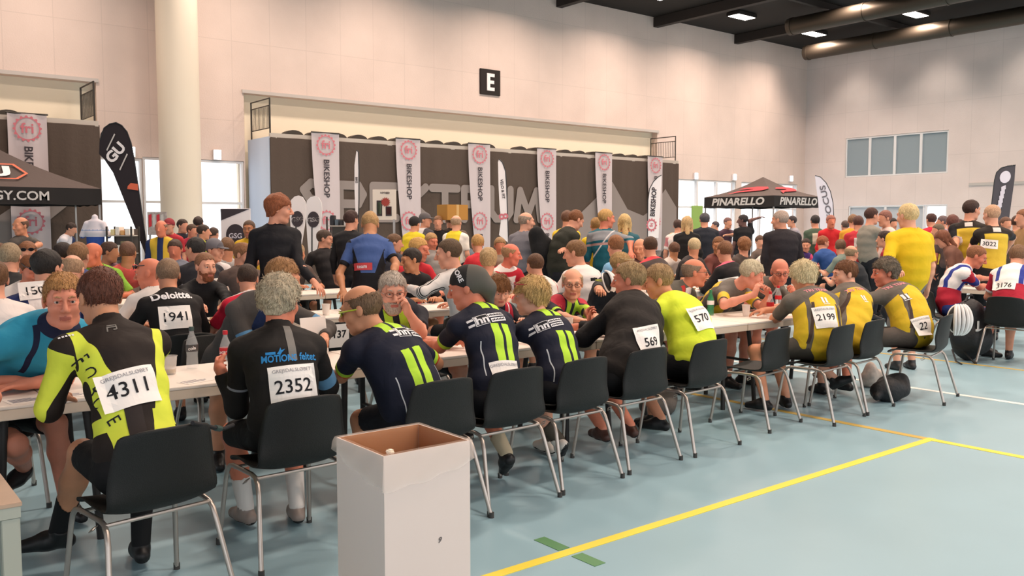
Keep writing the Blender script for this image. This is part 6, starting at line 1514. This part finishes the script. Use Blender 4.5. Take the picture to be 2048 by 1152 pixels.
p = sit('person in a light grey sweater with three dark sleeve stripes, looking left', 897, 507, 7.0, 1, ('cfcac6', (('1a1a1c', (([(1, 'b')], .005, .013), ('|a|', .02, None))), ('1a1a1c', (([(1, 'b')], .022, .030), ('|a|', .02, None))), ('1a1a1c', (([(1, 'b')], -.012, -.004), ('|a|', .02, None))))), ('crop', '5a4632'), hy=140, sleeve=1.9, topname='sweater', res=.011, lean=.18, dx=.10, cap=('helmet', 'e6e2dc', '6ab03c') if False else None, L=dict(e=PY(845, 585, 6.9), w=PY(808, 572, 7.3), curl=.3), skin=SM[4], face_detail=True)
p = sit('person in a light blue and yellow jersey with white letters on the back', 1231, 493, 7.25, 1, ('7fb2d6', (('d8c83a', (('u', .09, .14),)), ('27303a', (('u', .14, None),)))), ('short', '8c5c3a'), hy=70, sleeve=.85, lean=.24, res=.013, size=1.0, extra=lambda i: [x for x in (mark(i, 1211, 521, [words('MO', .10, 0, 0, .03)], m_lw2, off=.004, rot=-8),) if x])
p = sit('person with cropped brown hair and a red collar, left of the white striped helmet', 1300, 494, 7.6, 1, ('4a3f3c', (('cc4048', (('v', None, .03),)),)), ('crop', '49301f'), hy=60, sleeve=.85, res=.013, size=1.0, build=1.08)
p = sit('person with a bald tan head beside the cropped brown head and red collar', 1280, 497, 8.4, -1, '6a4a44', None, hy=-150, skin=SM[0])
p = sit('person with a pink neck band in a black jacket with a white number sheet', 1449, 503, 7.1, 1, ('231f20', (('d8647a', (('v', None, .01),)),)), ('short', '7a5236'), hy=70, sleeve=1.9, res=.012, topname='jacket')
bib(p, 1450, 566, '', .2, .11, 0, 'GREJSDAL', num=.04)
# ---- second table, facing us
p = sit('person with a bald head and short red beard in a black sweater, facing the camera', 411, 533, 8.1, -1, ('17171a', (('c9c4c2', (('u', .10, .15), ('v', .22, .34), ('b', 0, None))),)), ('crop', '8a6248'), beard='8a5236', skin=SM[3], hy=-82, hp=6, sleeve=1.9, topname='sweater', res=.011, face=.0058, face_detail=True, L=dict(e=PZ(480, 622, .85), w=PZ(446, 628, .84)), R=dict(e=PZ(375, 640, .83), w=PZ(428, 622, .86), curl=1.1))
p = sit('person with dark brown hair and a black shirt, turned left beside the grey bearded head', 822, 520, 8.15, -1, '1a191b', ('short', '2d2521'), hy=170, skin=SM[2])
p = sit('person with short blond hair and a red shirt behind the dark haired head', 838, 499, 8.9, -1, 'c02a34', ('short', 'c79a5a'), hy=-60, skin=SM[1], res=.013)
p = sit('person with sandy hair seen just behind the black and grey bandana', 977, 520, 7.9, -1, 'a89a86', ('mop', 'b0946a'), hy=50, skin=SM[4])
p = sit('person with a red bald face in a white and red jersey, turned right', 1023, 509, 8.3, -1, ('e2dad6', (('b82636', (('|a|', .0, .5),)), ('b82636', (('v', .0, .06),)))), ('fringe', 'a5805c'), hy=-40, skin='d2735c', face=.006, face_detail=True)
p = sit('person with a white-haired round head turned away, behind the bald red-faced man', 1388, 494, 8.6, -1, '3a3434', ('crop', 'c9b48c'), hy=60, skin=SM[0])
p = sit('person with tan face looking down beside the pink neck band', 1437, 491, 8.7, -1, '6a3a34', ('short', '7a5030'), hy=-150, skin=SM[2])
p = sit('person with shaggy auburn hair turned away, right of the pink neck band', 1488, 492, 8.4, -1, '4a3f3a', ('mop', '8a5c3a'), hy=60)
p = sit('person with a large bald head turned right, behind the brown haired rider', 1703, 508, 6.9, 1, '2c3136', ('fringe', '9a8468'), hy=-10, skin=SM[4], lean=.16)
p = sit('person in a blue polo shirt with red hair, bending to the right', 1646, 486, 9.3, 1, '2c4f8c', ('short', '96583a'), hy=-20, sleeve=.8, lean=.26, build=1.1)
p = sit('person in a grey-green shirt with brown hair, right of the blue polo shirt', 1681, 494, 8.2, 1, '77857c', ('short', '6f5440'), hy=30, sleeve=.8)
p = sit('person in a purple and pink jersey, left of the blue polo shirt', 1612, 490, 9.6, -1, ('4a3478', (('d0507a', (('|a|', .0, None),)),)), ('short', '3a2a24'), hy=-150)
# ---- left block behind
p = sit('person with grey-blond hair and dark jacket at the left edge', 20, 516, 9.4, 1, '2a2a2c', ('short', 'a08c70'), hy=70, sleeve=1.9)
p = sit('person with sunglasses on the head, upper of two at the left edge', 55, 508, 10.9, -1, 'e0d8d2', ('short', '8a5a3c'), hy=-100, glasses=('1d1d20', '1d1d20', .06), face=.0072)
p = sit('person with sunglasses on brown hair looking down, lower of two at the left edge', 62, 540, 8.25, -1, 'd8cfc9', ('short', '7a4a2c'), hy=-80, hp=24, glasses=('1d1d20', '1d1d20', .06), skin=SM[1], face=.0072)
p = sit('person with dark hair in a rose jacket behind the bald round head', 128, 508, 10.8, -1, 'a8606c', ('short', '2a2220'), hy=30)
p = sit('person with light brown hair above the bald round head', 157, 513, 9.5, 1, ('3a4a7c', ()), ('short', '8a6646'), hy=60)
p = sit('person with a bald red head and an apple green shirt at the left', 184, 509, 10.9, -1, '86b83e', None, hy=-160, skin='cf7656', lean=.25, build=1.1, dx=.1)
p = sit('person with a shaved head in a coral red jersey, seated under the flag', 256, 506, 11.0, -1, ('d8605a', (('c8b0a0', (('v', .25, .4),)),)), ('crop', '6e5040'), hy=60, skin=SM[2])
p = sit('person with a dark cap-like haircut in a dark jacket, left of the red-bearded man', 390, 499, 10.4, 1, '26262c', ('short', '2e2b2a'), hy=120, sleeve=1.9, build=1.1)
p = sit('person in a grey flat cap turned right, behind the red-bearded man', 430, 500, 10.9, -1, 'cfc9c8', ('short', '6a5040'), cap=('cap', '6c6a70', '5a585e'), hy=-60, skin=SM[3])
p = sit('person with brown hair looking down behind the dark haired red jersey', 487, 510, 9.55, 1, '5a4a44', ('short', '8a6040'), hy=-50, hp=20)
p = sit('person with a tan bald head right of the man standing in black', 596, 506, 10.8, -1, '5a4c46', ('crop', 'b09472'), hy=40, skin=SM[0])
p = sit('person in an orange shirt at the very left edge', -2, 508, 12.2, -1, 'e0702c', ('short', '6a4a34'))
p = sit('person with a red face and fair hair looking up behind the sweater with stripes', 863, 483, 12.1, 1, '8a8480', ('short', 'b08a5c'), hy=-90, skin=SM[1])
p = sit('person with light hair and a red shirt left of the blue cloth', 955, 487, 11.0, 1, 'c22f38', ('short', 'b89058'), hy=70)
p = sit('person with dark hair behind the man leaning in blue', 650, 478, 12.3, 1, '1f1c1e', ('short', '4a3a30'), hy=-40)
# ---- standing among the tables
p = stood('person standing in a black sweater with tousled red-brown hair, turned right', 558, 418, 8.6, 60, '15151a', ('mop', '8a4f30'), res=.012, hy=-30, sleeve=1.9, topname='sweater', R=dict(e=PD(600, 560, 8.3), w=PD(642, 580, 8.2)), skin=SM[4], face_detail=True, bottom='17171c')
def exbl(i): return [x for x in (mark(i, 730, 466, [words('DANISH', .06, 0, .03, .03), words('TRI TEAM', .06, .01, -.04, .03)], m_lw2, off=.004, rot=5), mark(i, 724, 533, [rect(-.10, .10, -.035, .035)], m_rdp, off=.004), mark(i, 724, 533, [words('team', .05, 0, 0, .02)], m_lw2, off=.006)) if x]
p = stood('person leaning over in a blue and black jersey with a red label', 740, 450, 8.9, 56, ('41588c', (('15151a', (([(1, '|u|'), (.36, 'v')], .205, None), ('|a|', None, .02))), ('15151a', (('|a|', .62, None),)), ('15151a', (('v', .38, None),)))), ('short', 'b59060'), res=.012, sleeve=.75, hp=40, hy=60, lean=.22, extra=exbl, R=dict(e=PD(788, 520, 8.7), w=PD(778, 575, 8.3)), L=dict(e=PD(672, 560, 8.6), w=PD(690, 600, 8.3)), skin=SM[2], bottom='15151a')
p = stood('person in a plain yellow T-shirt and dark skin tone standing before the roll-up banner', 498, 458, 12.6, TOCAM, 'd9ae2c', ('crop', '5a4636'), res=.014, sleeve=.8, skin='a8704e', face=.0075, face_detail=True, L=dict(e=PD(520, 520, 12.4), w=PD(500, 540, 12.2)))
p = stood('person in an open yellow vest over a blue sweater, standing left of the round column', 322, 457, 13.2, TOCAM, ('26345e', (('d4b03a', (('|u|', .045, .16), ('b', .0, None))), ('d4b03a', (('b', None, -.02), ('|a|', None, .01))))), ('fringe', '8a705c'), res=.014, sleeve=1.9, topname='vest', skin=SM[1], build=1.1)
p = stood('person with crossed bare arms and a grey T-shirt, balding, at the left under the tent', 41, 452, 12.4, -60, '55504c', ('fringe', '6a5040'), res=.013, sleeve=.7, hy=-150, skin=SM[0], face=.0075, L=dict(e=PD(88, 492, 12.2), w=PD(48, 502, 11.9)), R=dict(e=PD(22, 500, 12.4), w=PD(72, 485, 12.0)))
p = stood('person bending in a white jacket over navy, in the shade of the left tent', 143, 458, 17.2, RIGHT, ('d5d0d6', (('2c3860', (('u', None, -.05),)),)), ('short', '3a2c26'), sleeve=1.9, lean=.18, hp=25)
p = stood('person behind the yellow vest, in red with a dark red cap', 338, 452, 15.0, TOCAM, 'b03038', ('short', '4a3a30'), cap=('cap', '8a2c34', '8a2c34'))
p = stood('person in a dark jacket, leftmost of a group at the foot of the round column', 366, 452, 16.0, 20, '1f222c', ('short', '3a2c26'), hy=-60, sleeve=1.9)
p = stood('person in a red and black jersey with arms folded at the foot of the column', 385, 462, 15.2, -100, ('a83044', (('2a2422', (('|a|', 0, .7),)),)), ('short', '5a4638'), hy=-60, L=dict(e=PD(402, 492, 15.0), w=PD(385, 495, 14.8)))
p = stood('person with dark hair at the right side of the round column', 397, 447, 16.4, AWAY, '4a4a52', ('short', '3a2c28'))
p = stood('person in a black, white and lime jersey right of the column', 408, 464, 14.2, -20, ('1d1d20', (('c9d84a', (('|u|', .05, .09),)), ('e6e2de', (('|u|', .12, .15),)))), ('short', '3c2e28'), sleeve=.8)
p = stood('person with a grey shirt behind the grey flat cap', 428, 468, 15.4, 30, '8a8890', ('short', '4a3a32'))
p = stood('person in black with a shaved dark head before the white poster', 703, 440, 12.0, 40, '1a1a1d', ('short', '3c2722'), hy=20, sleeve=1.9, res=.014)
p = stood('person in a yellow T-shirt with a black cap, left of the fourth banner group', 830, 448, 15.5, 20, 'd9c22e', ('short', '2b2320'), sleeve=.9, cap=('cap', '1f1d1e', '1f1d1e'))
p = stood('person in a white and grey jacket with a grey cap before the letters', 851, 440, 16.5, 10, ('cfcac8', (('4a474e', (('|u|', .11, None),)),)), ('short', '7a6452'), sleeve=1.9, cap=('cap', '5a5658', '5a5658'), hy=-60)
p = stood('person in a black waistcoat and white sleeves before the letter R', 876, 445, 16.8, TOCAM, ('d8d2cd', (('1d1c1e', (('|a|', None, .03),)),)), ('short', '8a6448'), sleeve=1.9)
p = stood('person with a brown paper box held up before the letter R', 900, 442, 17.6, 60, '4a3f38', ('short', '7a5638'))
p = stood('person with a bald head in a yellow and white jersey with black marks', 913, 446, 14.8, 30, ('dcc630', (('e8e4da', (('|u|', .13, None),)), ('1c1c1e', (([(1, 'u'), (-.4, 'v')], -.10, -.07), ('v', .12, .3))))), ('fringe', 'b09478'), sleeve=.8, skin=SM[3])
p = stood('bald person in a grey shirt carrying a black jacket, before the letter M', 1053, 443, 12.6, 30, ('77757c', ()), ('fringe', '9a8878'), res=.013, sleeve=1.9, hy=-20, skin=SM[3], topname='shirt')
p = stood('person bending in a dark olive shirt with brown hair, before the sixth letter', 1152, 440, 12.2, -20, '2c2d25', ('short', '7a4c2c'), res=.013, lean=.24, hp=30, hy=-10, sleeve=.9, build=1.15, R=dict(e=PD(1142, 490, 12.1), w=PD(1122, 500, 11.8)))
p = stood('person in a yellow T-shirt behind the bending dark olive shirt', 1135, 438, 14.0, 20, 'dfbc30', ('short', '6a4a38'), sleeve=.8)
p = stood('person with blond hair in a teal and grey team jersey with white stripes', 1213, 437, 12.4, 40, ('1e5e6c', (('8a8c90', (('v', .03, .16), ('b', None, 0))), ('c9c4c2', (([(1, 'u'), (.9, 'v')], .16, .185),)), ('b08a84', (('v', .19, .22),)))), ('short', 'c0985c'), res=.013, sleeve=1.3, hy=-20, face=.008, R=dict(e=PD(1260, 480, 12.3), w=PD(1262, 510, 12.0)), skin=SM[1])
p = stood('person with long blond hair right of the teal jersey', 1249, 446, 13.6, 50, '2a5a66', ('long', 'd0b078'), sleeve=1.9)
p = stood('person in a yellow T-shirt left of the teal jersey', 1192, 452, 13.0, 60, 'e0bc2c', ('short', 'a07a48'), sleeve=.8)
# ---- near the far tent
p = stood('person with long blond hair in a black coat at the end of the dark cloth', 1374, 448, 15.5, 45, '151517', ('long', 'c8a878'), res=.015, sleeve=1.9, topname='coat')
p = stood('person in a white top with a pink sleeve behind the blond head in black', 1356, 452, 16.8, 30, ('e0d4d0', (('c07a80', (('|a|', .0, .6),)),)), ('short', '4a3630'))
p = stood('person tall in a dark navy coat left of the far tent leg', 1409, 440, 16.6, 50, '1d222c', ('short', '4a4a50'), res=.015, sleeve=1.9, topname='coat', build=1.1)
p = stood('person in a dark jacket turned left under the far tent', 1430, 452, 24.0, LEFT, '3a4048', ('short', '4a4248'), res=.02)
p = stood('person in a plum jacket with crossed arms under the far tent', 1456, 446, 21.0, -100, '4a3442', ('short', '7a5a58'), res=.02, L=dict(e=PD(1470, 470, 20.8), w=PD(1452, 470, 20.6)))
p = stood('person in black with one arm stretched to a tent pole', 1485, 441, 20.5, AWAY, '17171b', ('short', '2a2426'), res=.018, hy=120, R=dict(e=PD(1500, 449, 20.5), w=PD(1513, 437, 20.5)), skin='6a4a44')
p = stood('person with white hair in a large dark coat, standing before the far tent', 1560, 440, 12.4, 55, '231f24', ('short', 'a8968a'), res=.013, sleeve=1.9, topname='coat', build=1.15, hy=100)
p = stood('person in a grey jersey with dark hair under the right half of the far tent', 1583, 443, 21.0, LEFT, '9a949c', ('short', '3a3234'), res=.02)
p = stood('person in a dark green jersey with a pale number sheet under the far tent', 1630, 443, 18.4, 52, ('4a5c4c', (('cfc9b4', (('|u|', None, .11), ('v', .10, .30), ('b', None, 0))),)), ('short', '2c2a2a'), res=.016, sleeve=.7)
p = stood('person in a bright red jersey in front of the pale feather flag', 1662, 443, 17.8, TOCAM, 'c8282e', ('short', 'a06a5c'), res=.016, sleeve=1.9, skin=SM[1])
# ---- right side
p = stood('person in an orange and yellow jersey, leftmost before the frosted windows', 1706, 442, 17.4, 30, 'd89a34', ('short', '8a6a50'))
p = stood('person in a red jersey with white number, second before the frosted windows', 1716, 446, 15.6, 40, ('b8303a', (('d8d0cc', (('|u|', None, .09), ('v', .12, .26), ('b', None, 0))),)), ('short', '5a3c34'), sleeve=.8)
p = stood('person in a grey-green T-shirt with dark hair, turned right', 1744, 432, 14.6, -25, '8a857a', ('short', '4a2e26'), res=.014, sleeve=.75, R=dict(e=PD(1752, 475, 14.5), w=PD(1772, 468, 14.3)), skin=SM[4])
p = stood('person in a pale pink shirt facing the grey-green T-shirt', 1769, 437, 15.0, 150, 'dcc4bc', ('short', '8a5c50'), res=.016, sleeve=.8)
p = stood('person in a dark red shirt behind the tall yellow T-shirt, at its left', 1768, 478, 12.0, 100, 'a03038', ('short', '3a2a26'), lean=.2)
p = stood('person with white-blond hair in a long bright yellow T-shirt, walking at the right', 1815, 432, 9.55, 60, ('dfb91c', ()), ('short', 'd8bf8c'), res=.012, sleeve=.85, hy=75, topname='t_shirt', top_off=.018, L=dict(e=PD(1775, 528, 9.3), w=PD(1795, 540, 9.0)), bottom='7a7470', blen=1.2, build=1.08, skin=SM[3], socks=None)
p = stood('person in a red shirt right of the tall yellow T-shirt', 1862, 440, 18.0, 60, 'c0283c', ('short', '4a2e2a'))
p = stood('person in a lilac shirt before the bright doorway', 1884, 444, 18.6, 120, '9a8aa0', ('short', '6a5a5c'))
p = stood('person with long brown hair looking down, left of the black and yellow jerseys', 1884, 478, 12.4, 120, '7a5548', ('long', '7a4a34'), lean=.2, hp=30)
p = stood('person in a grey vest with a red face left of the black and yellow jerseys', 1905, 446, 13.6, 30, '5a4a48', ('short', '6a4038'), skin=SM[1])
by = (('16151a', (('|a|', 0, None),)), ('d2b23a', (('v', .10, .52), ('|u|', None, .15))), ('d8d2cc', (('v', .02, .08), ('|u|', None, .05), ('b', None, 0))), ('e6dcd8', (('|a|', .78, 1.),)))
p = stood('person in a black and yellow jersey with dark hair, left of two alike', 1943, 420, 12.6, 25, ('2a2420', by), ('short', '3a2620'), res=.012, sleeve=.8, hy=-20, skin=SM[4], face=.0075, bottom='18171a', L=dict(e=PD(1912, 480, 12.5), w=PD(1905, 510, 12.3)))
p = stood('person with shaved head in a black and yellow jersey with number 3022', 1983, 430, 12.3, 45, ('2a2420', by), ('crop', 'c09a7c'), res=.012, sleeve=.8, hy=60, skin=SM[3], bottom='18171a', L=dict(e=PD(1945, 490, 12.2), w=PD(1935, 520, 12.0)), R=dict(e=PD(2035, 480, 12.4), w=PD(2010, 505, 12.4)))
bib(p, 1978, 488, '3022', .20, .12, -4, None, None, num=.08, ny=0)
rwb = (('b02438', (('|a|', .0, .65),)), ('2c3a8c', (([(1, '|u|')], .10, .145),)), ('b02438', (('v', .34, None),)))
hp1 = PD(1902, 560, 10.7); p = person('person in a white, red and blue jersey bending right over a table, at the right', PD(1953, 513, 10.7), (hp1[0], hp1[1]), yaw=-58, hyaw=-62, hpitch=26, res=.012, face=.0068, top=('e6e0de', rwb), sleeve=.75, hair=('crop', '8a5a3c'), skin='d27e62', bottom='2c3a7c', headsc=1.08, face_detail=True, bulge=.09, L=dict(w=PD(1990, 560, 11.2)), R=dict(w=PD(1984, 572, 10.8)))
chair(hp1[0], hp1[1], -148, 'black chair under the rider bending right in white, red and blue')
hp2 = PD(2026, 560, 9.9); p = person('person in a white, red and blue jersey with number 3176 at the right edge', PD(2037, 513, 10.3), (hp2[0], hp2[1]), yaw=5, hyaw=-5, hpitch=20, res=.012, face=.0075, top=('e6e0de', rwb), sleeve=.75, hair=('short', '7a5a40'), bottom='16171c', headsc=1.08, build=1.1)
bib(p, 2008, 570, '3176', .24, .12, 2, None, None, num=.085, ny=-.01)
chair(hp2[0], hp2[1], -85, 'black chair under the rider with number 3176')
table(PD(2020, 575, 11.2)[0] + .35, PD(2020, 575, 11.2)[1], 'white table at the right, under the arms of the rider bending right', math.radians(90))
k = 0
for px, py, D, tp, hr, lab in ((1990, 452, 17.0, '7a2c34', '4a3430', 'person in dark red far right, just left of the dark grey flag foot'), (2012, 448, 16.0, '8a8078', '6a4c3c', 'person in a stone grey top right of the dark grey flag'), (2034, 446, 15.0, '5a4f48', '4a3026', 'person in a brown top second from the right edge'), (2046, 436, 13.6, 'b08a60', '8a5c40', 'person in a tan top cut by the right edge'),
                               (1690, 452, 20.0, '3a4438', '5a4a44', 'person in a dark green top left of the orange jersey'), (1786, 448, 19.0, '2a2a30', '2f2626', 'person in black behind the pale pink shirt'), (1918, 452, 16.0, '7a3230', '4a2c28', 'person in brick red behind the left black and yellow jersey'), (1875, 462, 15.0, 'c9b43a', '6a5a48', 'person in a yellow-green top right of the walking yellow T-shirt')):
    stood(lab, px, py, D, [60, -120, 20, 140][k % 4], tp, ('short', hr), res=.02, sleeve=(.8, 1.9)[k % 2]); k += 1
for px, py, Y, tp, hr, lab in ((1345, 480, 12.0, '3a3636', 'c0a078', 'person with fair hair seated at the end of the dark cloth, dark top'), (1520, 484, 11.0, '6a5a52', '5a3f30', 'person in a taupe top seated left of the large dark coat'), (1540, 498, 9.6, 'd8cfc8', 'a0805c', 'person in a cream top seated at the foot of the large dark coat'), (1590, 486, 11.4, 'b8485a', '4a3430', 'person in a raspberry top seated right of the large dark coat'), (1668, 474, 13.2, '4a3a34', '3f2f2a', 'person in dark brown seated behind the blue polo shirt'), (1706, 476, 12.4, '8a3a3c', '5a3a30', 'person in maroon seated behind the large bald head'), (1735, 480, 12.0, '54606a', '4a3a30', 'person in slate blue seated under the grey-green T-shirt'), (1760, 500, 8.4, '3f6a80', '3a2c26', 'person in petrol blue seated behind the wavy dark grey head'),
                               (700, 486, 12.4, '3c3c42', '5a4636', 'person in charcoal seated behind the blue and black jersey'), (1000, 492, 11.0, '8a7a6a', '9a7a54', 'person in tan seated below the tall narrow sail flag'), (1100, 505, 9.6, '9a928c', '5c4634', 'person in light grey seated left of the white jersey'), (1190, 488, 10.8, '4f6a6c', '6a4c34', 'person in grey teal seated under the teal team jersey'), (1348, 500, 9.5, 'c9bdb4', '6a4a38', 'person in a stone top seated behind the bread tray'), (925, 478, 12.2, '5c6672', '5a4434', 'person in steel blue seated under the bald yellow jersey'), (790, 486, 12.2, '44444c', '6a4e38', 'person in dark grey seated left of the yellow T-shirt and black cap'), (555, 500, 11.0, '3a3a40', '6a5038', 'person in graphite seated beyond the man standing in black'), (455, 496, 12.1, 'b8b2ae', '7a5a40', 'person in pale grey seated before the yellow T-shirt'), (350, 500, 12.0, '6a6f7c', '4a382e', 'person in blue grey seated under the yellow vest'), (220, 504, 12.3, '74505a', '4a362c', 'person in mauve seated left of the coral jersey')):
    sit(lab, px, py, Y, 1 if k % 2 else -1, tp, ('short', hr), res=.018, hy=[60, -120, -30, 150][k % 4], skin=SM[k % 6], sleeve=(.8, 1.9)[k % 2]); k += 1
# ---- things the crowd stands among
p = PD(1085, 492, 12.3)
o = blob('jacket', 'black jacket carried over the arm of the bald man in a grey shirt', 'jacket', (p[0], p[1], .85), [(Cap((-.12, 0, .60), (.0, 0, .35), .10, .16), .05), (Cap((0, 0, .4), (.14, 0, .08), .17, .14), .05)], mat('131315', .85, bump=.5, bscale=12, name='black_jacket_cloth'), h=.02, amp=.02, fr=14)
p = PD(905, 425, 17.3); r = thing('cardboard_box', 'brown cardboard box raised before the letter R', 'box', (p[0], p[1], p[2] - .15)); MB().box(-.25, .25, -.18, .18, 0, .30, .006).build('carton', mat('b0803c', .8, name='kraft_brown'), r); MB().box(-.03, .03, -.181, .181, .001, .301).build('tape', mat('c9a468', .5, name='packing_tape'), r)
p = PD(984, 470, 17.6); r = thing('exhibition_table', 'sales table with a blue cloth beside the tall narrow sail flag', 'table', (p[0], p[1], 0), math.radians(-10)); MB().box(-.7, .7, -.35, .35, .95, .98, .004).build('tabletop', m_top, r)
M = MB(); M.grid(lambda u, v: (-.71 + 1.42 * u, -.36 - .02 * math.sin(u * 26) * (1 - v), .35 + .635 * v), 40, 8); M.box(-.71, .71, -.36, .36, .981, .986); M.m = 1; M.text('FRI', .26, lambda u, v: (u, -.385, .80 + v), .03); M.build('cloth', [mat('2c5a9c', .85, name='blue_cloth'), m_lw2], r)
for x in (-.6, .6): M = MB(); M.box(x - .02, x + .02, -.3, .3, 0, .95); M.build('leg', m_steel, r)
for i, (px, py) in enumerate(((452, 520), (462, 524))):
    q = PY(px - 10 + 24 * i, 545, T3Y - .2); o = MB().box(-.09, .09, -.06, .06, 0, .22, .006).build('paper_bag', m_sheet, None, loc=(q[0], T3Y - .15, TZ)); tag(o, ['left', 'right'][i] + ' of two white paper bags on the table behind the red-bearded man', 'bag')
for i, (px, Y, col, lab) in enumerate(((640, T2Y, 'e8dfd6', 'white cup on the second row table right of the red jersey'), (755, T2Y, 'e8dfd6', 'white cup on the second row table left of the grey bearded man'), (1118, T2Y, 'd8c09a', 'beige cup behind the bald man with lime stripes'), (1345, T2Y, 'e8dfd6', 'white cup on the second row table behind the neon shirt'), (1560, T2Y, 'e6ddd4', 'white cup on the second row table behind the bald man in dark glasses'))):
    q = PY(px, 600, Y); cup(q[0], Y - .12, lab, m=mat(col, .6, name='cup_' + col))
